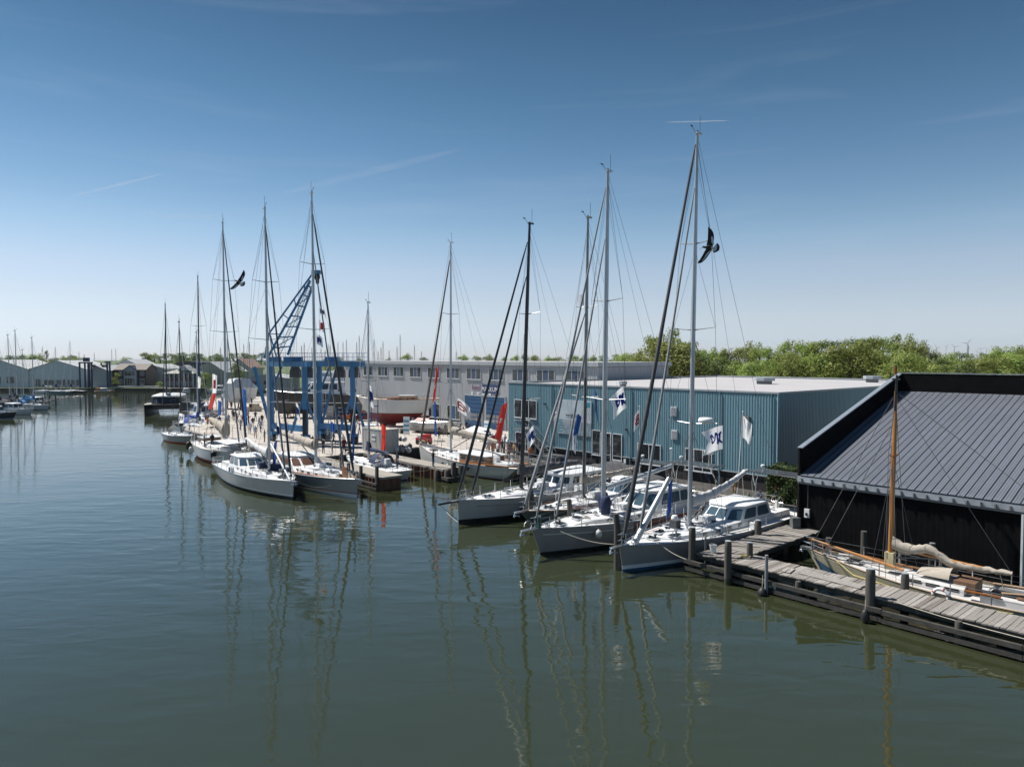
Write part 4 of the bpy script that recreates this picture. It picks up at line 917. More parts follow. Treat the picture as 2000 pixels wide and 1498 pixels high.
def yacht1():
    H = Hull(18.6, 5.0, 1.52, 1.28, 1.15, 0.35, 0.5, 0.78, 2.3)
    r = boat('sailing_yacht', 'bare grey aluminium yacht with white deck and blue-white waterline beside the jetty', 1217, 1117, BOW_OUT, H.L, rake=0.35)
    H.build(r, M_alu, M_white, M_blueb, (0.16, 0.38), M_deck, stripe=None)
    top = trunk(r, H, -2.4, 5.4, 0.62, 0.62, 0.30, M_white, ports=5, inset=0.75)
    h_, zt = pilothouse(r, H, -4.6, 0.6, 1.6, .88, M_tint, side=2, front=2, slope=1.35, zadd=.25)
    P = mast_rig(r, H, 2.7, H.zs(2.7) + 0.42, 25.6, 0.17, M_spar, 0.45, ((0.26, 1.75), (0.50, 1.5), (0.72, 1.1)), 0.05, 0.012,
        stays=((9.0, 0.1, 0.97, 0.15, M_greycan), (7.6, 0.1, 0.86, 0.10, M_furl)),
        boom=dict(len=6.6, rise=1.5, cover='loose', mat=M_sail, h=1.1, ch=.72, cw=0.22, r=0.12, sag=0.3), radar=None)
    # radar on the lower port spreader, as the photograph shows it
    p = P(0.262) + Vector((0.35, 1.25, 0.1)); m = MB(); m.lathe([(0.001, 0), (.4, 0), (.45, .07), (.45, .2), (.36, .3), (0.001, .32)], p, 16); m.bar(p + Vector((-.35, 0, -.03)), p + Vector((.2, 0, -.03)), .3, .05); m.build('radar_dome', M_plast, r, .8)
    m = MB(); a, b = Vector((8.0, 0, H.fb - .1)), Vector((4.8, 0, H.fb + 3.3)); m.tube(a, b, 0.20, 0.14, 12); m.build('whisker_pole', M_spar, r, .8)
    clutter(r, H, top, 1, .9, 5.2, 5.4); rails(r, H); bow_gear(r, H, sprit=0.55); solar_arch(r, H, -8.2, 2.0, 2.5, 1.9)
    for x, y in ((6.3, 0), (5.0, 0.55), (5.0, -.55), (3.7, -.7), (0.9, -.9)): hatch(r, x, y, (top(x) if x < 5.2 else H.zs(x) + .03) + .02, .55, .55)
    m = MB(); m.box((1.2, -.55, top(1.2) + .35), (.1, .9, .7), ry=.5); m.build('raised_hatch', M_solar, r)
    m = MB(); m.lathe([(.001, 0), (.2, 0), (.22, .5), (.15, .62), (.001, .65)], (3.35, -.62, top(3.35)), 12); m.build('gas_bottle', M_plast, r, .8)
    m = MB(); m.box((3.9, -.2, top(3.9) + .25), (.45, .5, .5)); m.build('line_bin', M_greycan, r)
    for x, y in ((-5.4, 1.1), (-5.4, -1.1), (1.9, .9), (1.9, -.9)): winch(r, x, y, H.zs(x) + (0.35 if x < 0 else .5))
    wheel(r, -6.6, 0.7, H.zs(-6.6) + .75, .45); wheel(r, -6.6, -.7, H.zs(-6.6) + .75, .45)
    m = MB(); m.box((-5.6, 1.25, H.zs(-5.6) + .15), (2.2, .7, .45)); m.box((-5.6, -1.25, H.zs(-5.6) + .15), (2.2, .7, .45)); m.build('cockpit_seats', M_deck, r)
    for x in (7, 3, -2, -6):
        for sd in (-1, 1): cleat(r, H.rail(x, sd, .15))
    m = MB(); m.tube((-8.9, -.9, H.zs(-8.9)), (-9.3, -.9, H.zs(-8.9) + 1.5), .018, n=5); st = m.build('ensign_staff', M_varn, r)
    for k, c_ in enumerate((mat('flag_red', (.45, .03, .03), .8), M_sail, mat('flag_blue', (.02, .06, .25), .8))):
        m = MB(); pts = [Vector((-9.28 - s * .25 , -.9 + .05 * math.sin(s * 5), H.zs(-8.9) + 1.45 - k * .22 - s * .6)) for s in (0, .33, .66, 1)]; vs = []
        for p_ in pts: vs += [p_, p_ + Vector((.05, 0, -.22))]
        m.add(vs, [(0, 1, 3, 2), (2, 3, 5, 4), (4, 5, 7, 6)]); m.build('ensign_band', c_, st)
    return r, H
YA = yacht1()
def yacht2():
    H = Hull(18.0, 4.9, 1.72, 1.45, 1.3, 0.75, 0.4, 0.78, 2.1)
    r = boat('sailing_yacht', 'grey aluminium yacht with a white sloping-screen cabin, dark red side and green bow cover', 1056, 1084, BOW_OUT, H.L, rake=0.75)
    H.build(r, M_alu, M_black, M_black, (0.10, 0.18), M_deck, stripe=(M_white, 0.36, 0.05, 0.62, 0.97))
    # the rust-red band along the after part of the topsides
    m = MB(); vs = []; fs = []
    for i in range(15):
        t = 0.12 + 0.50 * i / 14
        for dz in (0.06, 0.62):
            zz = H.sheer(t) - dz; h = zz / H.sheer(t); vs.append((H.x(t, h), H.bw(t) + (H.bd(t) - H.bw(t)) * h ** .65 + .012, zz))
    for i in range(14): fs.append((2 * i, 2 * i + 1, 2 * i + 3, 2 * i + 2))
    m.add(vs, fs); m.build('rubbing_band', mat('rust_red_band', (.16, .055, .04), .5, var=.2), r)
    top = trunk(r, H, -2.6, 5.9, 0.66, 0.55, 0.28, M_deck, ports=5, inset=0.7)
    pilothouse(r, H, -5.2, 0.0, 1.65, 1.0, M_tint, side=3, front=2, slope=1.2, wall=M_deck, roofm=M_deck)
    mast_rig(r, H, 2.6, H.zs(2.6) + 0.4, 24.1, 0.19, M_spar, 0.3, ((0.33, 1.7), (0.62, 1.35)), 0.05, 0.012,
        stays=((8.7, 0.3, 0.95, 0.10, M_furl), (7.0, 0.2, 0.80, 0.09, M_furl)),
        boom=dict(len=7.4, rise=0.75, cover=None, mat=None, h=1.5, r=0.17))
    for sd in (-1, 1):
        m = MB(); c = Vector((2.0 if sd < 0 else 3.0, sd * .55, top(2.5)))
        m.lathe([(.28, 0), (.34, .3), (.38, .75), (.30, 1.1), (.2, 1.2), (.001, 1.22)], c, 10); m.build('halyard_bag', M_navy, r, 1.0)
    m = MB(); m.lathe([(.16, 0), (.2, .3), (.15, .6), (.001, .7)], (8.45, 0, H.fb), 10); m.build('drum_cover', M_green, r, 1.0)
    m = MB(); m.path([(9.3 + .3 * math.cos(k * math.pi / 6), 0, 1.95 + .3 * math.sin(k * math.pi / 6)) for k in range(11)], .035, 6); m.bar((8.6, 0, H.fb), (9.6, 0, H.fb - .02), .22, .06); m.build('anchor_hoop', M_steel, r)
    clutter(r, H, top, 2, .6, 5.6, 5.9); rails(r, H); bow_gear(r, H, sprit=0.7); a = solar_arch(r, H, -7.8, 1.95, 2.6, 1.7, 2)
    m = MB(); m.tube((-7.4, 1.4, 4.0), (-7.4, 1.4, 4.9), .03, n=6); m.lathe([(.001, 0), (.33, 0), (.37, .06), (.37, .18), (.3, .26), (.001, .27)], (-7.4, 1.4, 4.9), 14); m.build('radar_dome', M_plast, a, .8)
    for x, y in ((6.6, 0), (5.0, 0), (4.0, -.6), (0.6, -.8), (0.6, .8)): hatch(r, x, y, (top(x) if x < 5.6 else H.zs(x) + .03) + .02, .6, .6)
    hang_fender(r, H, 5.0, 1, 0.22, 0.55, M_fend, .2)
    for x in (7.5, 5.5, 2, -5):
        for sd in (-1, 1): cleat(r, H.rail(x, sd, .15))
    for x, y in ((-6, 1.2), (-6, -1.2)): winch(r, x, y, H.zs(x) + .4)
    m = MB(); m.box((-6.3, 1.3, H.zs(-6) + .15), (2.0, .7, .45)); m.box((-6.3, -1.3, H.zs(-6) + .15), (2.0, .7, .45)); m.build('cockpit_seats', M_deck, r)
    wheel(r, -7.0, 0, H.zs(-7) + .75)
    return r, H
YB = yacht2()
def yacht3():
    H = Hull(15.8, 4.3, 1.42, 1.15, 1.05, 1.25, 0.5, 0.72, 2.1)
    bow = AB(25.2, -20.6); r = boat('sailing_yacht', 'dark grey-green hulled yacht with white deck squeezed between two grey yachts', bow, None, BOW_OUT, H.L, rake=0.0)
    H.build(r, mat('grey_green_paint', (.085, .105, .10), .35, var=.1), M_black, M_black, (.08, .16), M_deck, toerail=M_varn)
    top = trunk(r, H, -3.2, 4.6, .62, .55, .3, M_white, ports=5)
    pilothouse(r, H, -4.2, -1.4, 1.4, .95, M_tint, slope=.9, zadd=.3)
    mast_rig(r, H, 1.6, H.zs(1.6) + .4, 22.3, .155, mat('grey_spar', (.30, .31, .31), .4, .3), .35, ((.36, 1.45), (.68, 1.1)), .05, .011,
        stays=((7.6, .15, .66, .14, M_furl), (6.0, .1, .92, 0, None)), boom=dict(len=5.6, rise=.5, cover='stack', mat=M_beige, h=1.0, ch=.55, cw=.2, bh=.6))
    m = MB(); m.box((1.95, .0, 16.2), (.3, .3, .75)); m.build('radar_reflector', M_plast, r)
    m = MB(); m.tube((1.75, .12, 1.7), (1.6, .12, 10.5), .06, n=8); m.build('spare_pole', M_black, r)
    clutter(r, H, top, 3, .2, 4.2, 4.6); rails(r, H, step=1.9); bow_gear(r, H)
    for x, y in ((5.2, 0), (3.4, 0), (0.4, .6)): hatch(r, x, y, (top(x) if x < 4.4 else H.zs(x)) + .03)
    a = solar_arch(r, H, -6.8, 1.7, 2.3, 1.5, 2)
    m = MB(); 
    for k in range(9): m.path([(-6.6 + k * .45, 1.55 * math.cos(a_ * math.pi / 8), 2.2 + .3 * math.sin(a_ * math.pi / 8) - k * .04) for a_ in range(9)], .014, 4)
    rings = [[Vector((-6.6 + k * .9, 1.55 * math.cos(a_ * math.pi / 8), 2.23 + .3 * math.sin(a_ * math.pi / 8) - k * .08)) for a_ in range(9)] for k in range(5)]
    m.loft(rings, cap=False, closed=False); m.build('bimini', M_greycan, r)
    m = MB(); m.box((-5.4, 1.1, H.zs(-5) + .15), (2.0, .6, .45)); m.box((-5.4, -1.1, H.zs(-5) + .15), (2.0, .6, .45)); m.build('cockpit_seats', M_deck, r); wheel(r, -6.2, 0, H.zs(-6) + .7)
    return r, H
YC = yacht3()
def yacht4():
    H = Hull(17.5, 4.8, 1.75, 1.5, 1.35, 0.12, 0.2, 0.80, 2.2)
    r = boat('sailing_yacht', 'light grey plumb-bowed yacht with a tall black carbon mast and black furled sails', 896, 1024, BOW_OUT, H.L, rake=.12)
    H.build(r, M_alu2, M_black, M_black, (.22, .34), M_deck, stripe=(M_aludark, .42, .035, .60, .93))
    top = trunk(r, H, -3.0, 5.4, .6, .42, .22, M_white, ports=3, inset=.8)
    zb = lambda x: H.zs(x) - .08
    base = [(-5.4, -1.5), (-1.2, -1.5), (-.4, -1.0), (-.4, 1.0), (-1.2, 1.5), (-5.4, 1.5)]; tp = [(-5.3, -1.35), (-1.6, -1.35), (-.9, -.9), (-.9, .9), (-1.6, 1.35), (-5.3, 1.35)]
    house(r, base, tp, zb, H.zs(-3) + 1.15, M_white, M_glass, {0: [(.06, .24, .45, .85), (.32, .5, .45, .85), (.58, .76, .45, .85), (.82, .95, .45, .85)], 1: [(.15, .85, .45, .85)], 2: [(.08, .46, .45, .85), (.54, .92, .45, .85)], 3: [(.15, .85, .45, .85)], 4: [(.06, .24, .45, .85), (.32, .5, .45, .85), (.58, .76, .45, .85), (.82, .95, .45, .85)]}, None, .14, .1)
    mast_rig(r, H, 2.6, H.zs(2.6) + .25, 22.3, .17, M_carbon, .85, ((.34, 1.45), (.66, 1.2)), .25, .011,
        stays=((8.75, .15, .93, .13, M_carbon), (7.5, .1, .80, .12, M_carbon)), boom=dict(len=6.6, rise=.35, cover='stack', mat=M_greycan, h=1.1, ch=.75, cw=.3, r=.14, bh=.8, spar=M_carbon))
    m = MB(); m.tube((8.2, 0, H.fb - .05), (10.4, 0, H.fb - .08), .09, .07, 8); m.build('bowsprit', M_black, r, .8)
    m = MB(); m.tube((10.3, 0, H.fb - .1), (8.75, 0, .35), .015, n=4); m.build('bobstay', M_wire, r)
    clutter(r, H, top, 4, .4, 5.0, 5.4); rails(r, H); bow_gear(r, H, sprit=.45)
    hatch(r, 5.9, 0, H.zs(5.9) + .03, .7, .7); hatch(r, 4.0, 0, top(4) + .02); hatch(r, 1.0, .7, top(1) + .02)
    hang_fender(r, H, 4.0, 1, .24, .95); hang_fender(r, H, -0.6, 1, .24, .95); hang_fender(r, H, 4.3, 1, .14, .4, None, .75)
    for x, y in ((-6, 1.3), (-6, -1.3), (1.6, .8), (1.6, -.8)): winch(r, x, y, H.zs(x) + .35)
    wheel(r, -7, .9, H.zs(-7) + .7); wheel(r, -7, -.9, H.zs(-7) + .7)
    for x in (7.5, 4, -3):
        for sd in (-1, 1): cleat(r, H.rail(x, sd, .15))
    # dark canvas awnings over the cockpit
    m = MB(); rings = []
    for k in range(9):
        x = -9.6 + k * .45; rings.append([Vector((x, -2.0 + j * .5, 2.75 + .15 * math.sin(j * .9 + k) - .35 * abs(j - 4) / 4 + .05 * math.sin(k * 2.1 + j))) for j in range(9)])
    m.loft(rings, cap=False, closed=False); m.build('awning', M_greycan, r, 1.0)
    return r, H
YD = yacht4()
def yacht5():
    H = Hull(18.5, 4.6, 2.15, 1.30, 1.45, 0.5, 2.2, 0.55, 2.2, mid=.45)
    bow = AB(-7.4, -7.3); r = boat('classic_yacht', 'white classic yacht with varnished wheelhouse and beige boom cover alongside the quay', bow, None, HU + math.pi, H.L)
    H.build(r, mat('cream_white_hull', (.60, .61, .61), .3, var=.05, scale=.8), M_white, M_red, (.10, .16), M_deck, toerail=M_varn, transom=mat('transom_grey', (.42, .43, .42), .4, var=.1), stripe=(M_white, .55, .05, .55, .97), bulwark=.25)
    top = trunk(r, H, -2.6, 5.2, .55, .45, .3, M_deck, ports=3, inset=.9, z_off=-.2)
    zb = lambda x: H.zs(x) - .3
    base = [(-4.6, -1.35), (-.3, -1.35), (.5, -.9), (.5, .9), (-.3, 1.35), (-4.6, 1.35)]; tp = [(-4.5, -1.25), (-.4, -1.25), (.3, -.85), (.3, .85), (-.4, 1.25), (-4.5, 1.25)]
    w4 = [(.05 + k * .24, .23 + k * .24, .4, .82) for k in range(4)]
    house(r, base, tp, zb, H.zs(-2) + .75, M_varn, M_glass, {0: w4, 1: [(.15, .85, .4, .82)], 2: [(.06, .46, .4, .82), (.54, .94, .4, .82)], 3: [(.15, .85, .4, .82)], 4: w4, 5: [(.4, .6, .1, .85)]}, M_white, .16, .12)
    mast_rig(r, H, 3.0, H.zs(3) + .3, 24.3, .15, M_spar, .1, ((.33, 1.5), (.66, 1.15)), 0, .012,
        stays=((8.9, .2, .92, .15, mat('brown_furled_sail', (.16, .13, .11), .8)), (9.1, .1, .99, 0, None)),
        boom=dict(len=8.0, rise=-.35, cover='stack', mat=M_beige, h=2.0, ch=.9, cw=.28, bh=1.3))
    rails(r, H, step=1.9); 
    m = MB(); m.path([(-4.7, -1.8, H.zs(-5) - .1), (-5.5, -1.9, H.zs(-5) + .15), (-8.2, -1.5, H.zs(-8) + .1), (-8.6, 0, H.zs(-8.6) + .1), (-8.2, 1.5, H.zs(-8) + .1), (-5.5, 1.9, H.zs(-5) + .15), (-4.7, 1.8, H.zs(-5) - .1)], .09, 6); m.build('cockpit_coaming', M_varn, r, 1.0)
    m = MB(); m.box((-6.3, 0, H.zs(-6.3) + .0), (2.2, 1.6, .5)); m.box((-5.4, .5, H.zs(-5) + .45), (.5, .5, .7)); m.build('cockpit_bench', M_white, r)
    m = MB(); m.bar((-6.0, 1.5, H.zs(-6)), (-6.0, 1.5, H.zs(-6) + 2.3), .07); m.build('boom_gallows', M_varn, r)
    wheel(r, -7.2, 0, H.zs(-7) + .6); hatch(r, 6.3, 0, H.zs(6.3) - .15, .7, .7, M_varn); hatch(r, 4.4, 0, top(4.4), .6, .6)
    for x, y in ((1.2, 1.2), (1.2, -1.2), (-5, 1.5), (-5, -1.5)): winch(r, x, y, H.zs(x) - .1, .12)
    hang_fender(r, H, 1.2, 1, .2, .55); hang_fender(r, H, -3.0, 1, .26, .55, None, .15); hang_fender(r, H, 0.2, 1, .17, .5, M_fend)
    # the name in script on the counter
    o = wall_text('Lady', .55, (-H.L / 2 + .75, -.2, .95), M_aludark, r, 0); o.rotation_euler = (R(62), 0, R(-90))
    return r, H
YE = yacht5()
def alu_left(label, px, py, L, hullm, boot, anti, deckm, mastx, zt, stripe=None, head=HU, boomcover=None, mast_r=.16, furl=None, name='sailing_yacht', boot_h=(.1, .28), anti_only=False):
    H = Hull(L, L * .275, 1.65, 1.38, 1.25, .18, .4, .78, 2.2)
    r = boat(name, label, px, py, head, L, rake=.18)
    H.build(r, hullm, boot, anti, boot_h, deckm, stripe=stripe, bulwark=.05)
    k = L / 16
    top = trunk(r, H, -2.0 * k, 5.0 * k, .62, .6, .3, M_white, ports=5, inset=.7)
    return r, H, top, k
def yacht6():
    r, H, top, k = alu_left('silver-grey yacht with pilothouse and black bottom lying outermost left of the crane', 572, 977, 17.4, mat('silver_hull', (.47, .475, .475), .4, .2, var=.08, scale=.8, streak=True), M_white, M_black, M_deck, 0, 0, head=HU + R(-3), boot_h=(.30, .46))
    pilothouse(r, H, -4.6, 0, 1.5, .9, M_tint, slope=1.3, zadd=.25)
    mast_rig(r, H, 2.9, H.zs(2) + .45, 25.3, .165, M_spar, .35, ((.26, 1.9), (.50, 1.6), (.72, 1.2)), .05, .011, stays=((8.2, .15, .93, .12, M_greycan), (6.9, .1, .62, .10, M_furl)),
        boom=dict(len=6.3, rise=1.0, cover='loose', mat=M_sail, h=1.2, ch=.8, cw=.28, sag=.2))
    m = MB(); m.tube((7.9, 0, H.fb), (3.4, 0, H.fb + 2.6), .10, .09, 10); m.build('whisker_pole', M_spar, r, .8)
    m = MB(); m.lathe([(.2, 0), (.22, .4), (.2, .75), (.001, .8)], (6.6, 0, H.fb - .05), 10); m.build('drum_cover', M_greycan, r, 1.0)
    clutter(r, H, top, 6, .8, 4.6, 5.0); rails(r, H, step=1.8); bow_gear(r, H, sprit=.35)
    for x, y in ((5.6, 0), (4.1, .5), (4.1, -.5), (3.2, 0), (.6, .8), (.6, -.8)): hatch(r, x, y, (top(x) if x < 4.7 else H.zs(x) + .03) + .02, .5, .5)
    for x, y in ((1.3, 0), (2.8, .6)):
        m = MB(); m.box((x, y, top(x) + .3), (.7, .9, .55)); m.build('sail_bag', M_navy, r)
    m = MB(); m.bar((-4.6, 0, H.zs(-5) + 1.9), (-4.6, 0, H.zs(-5) + 2.2), .9, .06); m.build('roof_solar_panel', M_solar, r)
    for x, y in ((-5.4, 1.1), (-5.4, -1.1)): winch(r, x, y, H.zs(x) + .35)
    wheel(r, -6.3, 0, H.zs(-6) + .7)
    m = MB(); m.box((-5.8, 1.1, H.zs(-5.6) + .15), (1.8, .6, .45)); m.box((-5.8, -1.1, H.zs(-5.6) + .15), (1.8, .6, .45)); m.build('cockpit_seats', M_deck, r)
    return r, H
YF = yacht6()
def yacht7():
    r, H, top, k = alu_left('grey yacht with white cabin, teak side decks and red-white waterline by the lift pier', 697, 973, 17.0, mat('warm_grey_hull', (.34, .34, .33), .4, .15, var=.08, scale=.8, streak=True), mat('dark_red_stripe', (.20, .02, .025), .4), M_white, M_teak, 0, 0, boot_h=(.34, .42))
    H2 = H
    pilothouse(r, H, -5.0, 0.4, 1.7, .85, mat('bronze_window', (.14, .075, .05), .08, spec=.9), slope=1.9, side=2, front=1)
    mast_rig(r, H, .6, H.zs(1) + .55, 27.2, .175, M_spar, .35, ((.27, 1.9), (.50, 1.6), (.74, 1.25)), .05, .011, stays=((7.9, .15, .92, .14, M_greycan), (6.2, .1, .78, .10, M_furl)),
        boom=dict(len=7.6, rise=.8, cover='stack', mat=M_beige, h=1.5, ch=.95, cw=.38, bh=.9, r=.15))
    m = MB(); m.box((6.4, -.1, H.zs(6.4) + .45), (.9, .08, .95)); m.build('gangway_board', M_varn, r)
    clutter(r, H, top, 7, .9, 4.8, 5.2); rails(r, H, step=1.9); bow_gear(r, H, sprit=.3)
    for x, y in ((5.4, 0), (4.2, 0), (2.2, .7), (2.2, -.7)): hatch(r, x, y, (top(x) if x < 4.9 else H.zs(x) + .03) + .02, .6, .6)
    for x, y in ((-5.8, 1.2), (-5.8, -1.2), (0, .9), (0, -.9)): winch(r, x, y, H.zs(x) + .4, .12)
    wheel(r, -6.6, 0, H.zs(-6.6) + .7)
    m = MB(); m.box((-6.2, 1.2, H.zs(-6) + .15), (2.0, .6, .45)); m.box((-6.2, -1.2, H.zs(-6) + .15), (2.0, .6, .45)); m.build('cockpit_seats', M_deck, r)
    return r, H
YG = yacht7()
def yacht9():
    H = Hull(17.0, 4.6, 1.95, 1.55, 1.75, .9, .9, .62, 2.1)
    c = AB(-22.5, -24.2); r = thing('sailing_yacht', 'white steel yacht with dark red bottom and beige sail cover along the yard edge', 'sailing yacht', (c.x, c.y, 0), HU + R(-2))
    H.build(r, mat('white_steel_hull', (.55, .57, .58), .35, var=.06, scale=.6, streak=True), M_white, M_red, (.42, .5), M_deck, toerail=M_beige, bulwark=.2)
    top = trunk(r, H, -5.5, 4.8, .6, .5, .35, M_deck, ports=4, inset=.9)
    m = MB(); m.box((-5.5, 0, H.zs(-5.5) + .35), (2.2, 2.0, .6)); c_ = m.build('doghouse', M_varn, r); m = MB(); m.box((-5.5, 0, H.zs(-5.5) + .71), (2.4, 2.2, .12)); m.build('roof', M_white, c_)
    mast_rig(r, H, 1.0, H.zs(1) + .4, 27.3, .17, M_spar, .2, ((.27, 1.8), (.51, 1.6), (.74, 1.2)), 0, .011, stays=((8.0, .1, .95, .12, M_greycan), (5.6, .1, .60, .10, M_furl)),
        boom=dict(len=6.0, rise=1.4, cover='stack', mat=M_beige, h=1.0, ch=1.5, cw=.5, bh=2.0, r=.14))
    m = MB(); rings = [[Vector((-4.6 + k * .8, -1.6 + j * .4, H.zs(-4) + 2.25 + .14 * math.sin(j * math.pi / 8) - .06 * math.sin(k * 1.4))) for j in range(9)] for k in range(5)]; m.loft(rings, cap=False, closed=False)
    for sd in (-1, 1):
        for x in (-4.4, -1.5): m.tube((x, sd * 1.5, H.zs(x)), (x, sd * 1.5, H.zs(x) + 2.25), .025, n=5)
    m.build('bimini', M_beige, r, 1.0)
    m = MB(); rings = [[Vector((1.6 + k * .9, -1.5 + j * .5, H.zs(3) + .95 + .1 * math.sin(j * math.pi / 6))) for j in range(7)] for k in range(6)]; m.loft(rings, cap=False, closed=False); m.build('foredeck_awning', M_sail, r, 1.0)
    rails(r, H, step=1.9); bow_gear(r, H)
    hang_fender(r, H, -8.0, -1, .3, 1.0, None, .1); hang_fender(r, H, -5.6, -1, .22, .8, M_fend); hang_fender(r, H, -8.2, 1, .3, 1.0, None, .1); hang_fender(r, H, 3.2, -1, .3, .8, None, 0.0)
    m = MB(); m.tube((-7.2, -1.3, H.zs(-7)), (-7.2, -1.3, H.zs(-7) + 2.5), .04, n=6); m.lathe([(.001, 0), (.3, 0), (.3, .22), (.001, .25)], (-7.2, -1.3, H.zs(-7) + 2.5), 12); m.build('radar_post', M_plast, r, .8)
    return r, H
YI = yacht9()
def small_yacht(label, c, head, L, hullm, anti, mast_h, mm=None, boomc=None, dm=None, name='small_sailing_yacht', cab=True, mastx=.08, furl=M_sail, full=True, boot=None, group=None, boot_h=(.08, .16)):
    H = Hull(L, L * .31, L * .115, L * .092, L * .09, L * .08, L * .05, .68, 2.1)
    r = thing(name, label, 'sailing yacht', (c.x, c.y, 0), head, group)
    H.build(r, hullm, boot or M_white, anti, boot_h, dm or M_deck, N=16, bulwark=.05)
    top = trunk(r, H, -L * .18, L * .26, .62, L * .045, L * .03, M_white, ports=3 if full else 0, inset=L * .04)
    if full:
        m = MB(); x0 = -L * .2; rings = []
        for k in range(5): rings.append([Vector((x0 + k * L * .035, -L * .1 * math.cos(j * math.pi / 8) * (1 - .05 * k), H.zs(x0) + L * .03 + math.sin(j * math.pi / 8) * L * .085 * (1 - .2 * k * k / 16))) for j in range(9)])
        m.loft(rings, cap=False, closed=False); m.build('spray_hood', boomc or M_navy, r, 1.0)
    mast_rig(r, H, L * mastx, H.zs(L * mastx) + L * .03, mast_h, max(.085, L * .0105), mm, .12, ((.5, L * .085),), .05, .009, stays=((L * .47, .1, .96, .055, furl),) if furl else ((L * .47, .1, .96, 0, None),), lowers=full,
        boom=dict(len=L * .36, rise=.15, cover='stack', mat=boomc or M_navy, h=.9, ch=.42, cw=.16, bh=.9, r=.07), top_gear=full)
    if full: rails(r, H, step=1.8, h=.55)
    return r, H
YH = small_yacht('small white yacht with navy sail cover moored between the two piers', AB(-2.9, -15.9), HU + math.pi, 11.3, M_white, M_blueb, 17.6)
m = MB(); m.box((-5.0, 1.3, 2.0), (.4, .5, .5)); m.build('life_raft_canister', M_plast, YH[0])
small_yacht('grey yacht with bright red bottom and dark sail cover ahead of the white steel yacht', AB(-46.2, -22.3), HU, 10.6, mat('mid_grey_hull', (.33, .34, .34), .4, var=.06), M_redb, 17.0, M_carbon, M_greycan, boot_h=(.2, .22))
small_yacht('white yacht with blue canopy half hidden behind the bright red-bottomed yacht', AB(-58, -16.5), HU + R(8), 11.5, M_white, M_blueb, 16.0, M_spar, mat('royal_blue_canvas', (.03, .07, .28), .8, var=.2))
def blue_water_yacht():
    H = Hull(16.5, 4.7, 1.9, 1.5, 1.5, .8, .6, .75, 2.2)
    c = Vector((-56.5, 129, 0)); r = thing('sailing_yacht', 'dark hulled yacht with teak deck, black mast and navy furled sail near the catamaran', 'sailing yacht', (c.x, c.y, 0), R(-74))
    H.build(r, M_aludark, M_white, M_black, (.12, .2), M_teak)
    pilothouse(r, H, -4.2, 0.6, 1.7, 1.3, M_tint, slope=.9); trunk(r, H, -1, 5, .6, .45, .3, M_white, ports=4)
    P = mast_rig(r, H, 2.2, H.zs(2) + .3, 26.4, .17, M_carbon, .4, ((.33, 1.7), (.64, 1.3)), .1, .013, stays=((7.8, .15, .95, 0, None),), boom=dict(len=6.2, rise=.4, cover='stack', mat=M_navy, h=1.2, ch=.8, cw=.3, bh=1.2, spar=M_carbon))
    m = MB(); K = 16; a, b = Vector((2.9, 0, 2.9)), Vector((2.5, 0, 11.2)); m.path([a.lerp(b, k / K) + Vector((0, .04 * math.sin(k * 1.7), 0)) for k in range(K + 1)], [.22] + [.26 + .05 * math.sin(k * 2.3) for k in range(K - 1)] + [.1], 8); m.build('hoisted_banner', mat('navy_print_banner', (.03, .055, .13), .7, var=.35, scale=1.2), r, 1.0)
    rails(r, H); solar_arch(r, H, -7.2, 1.8, 2.4, 1.6, 2)
blue_water_yacht()
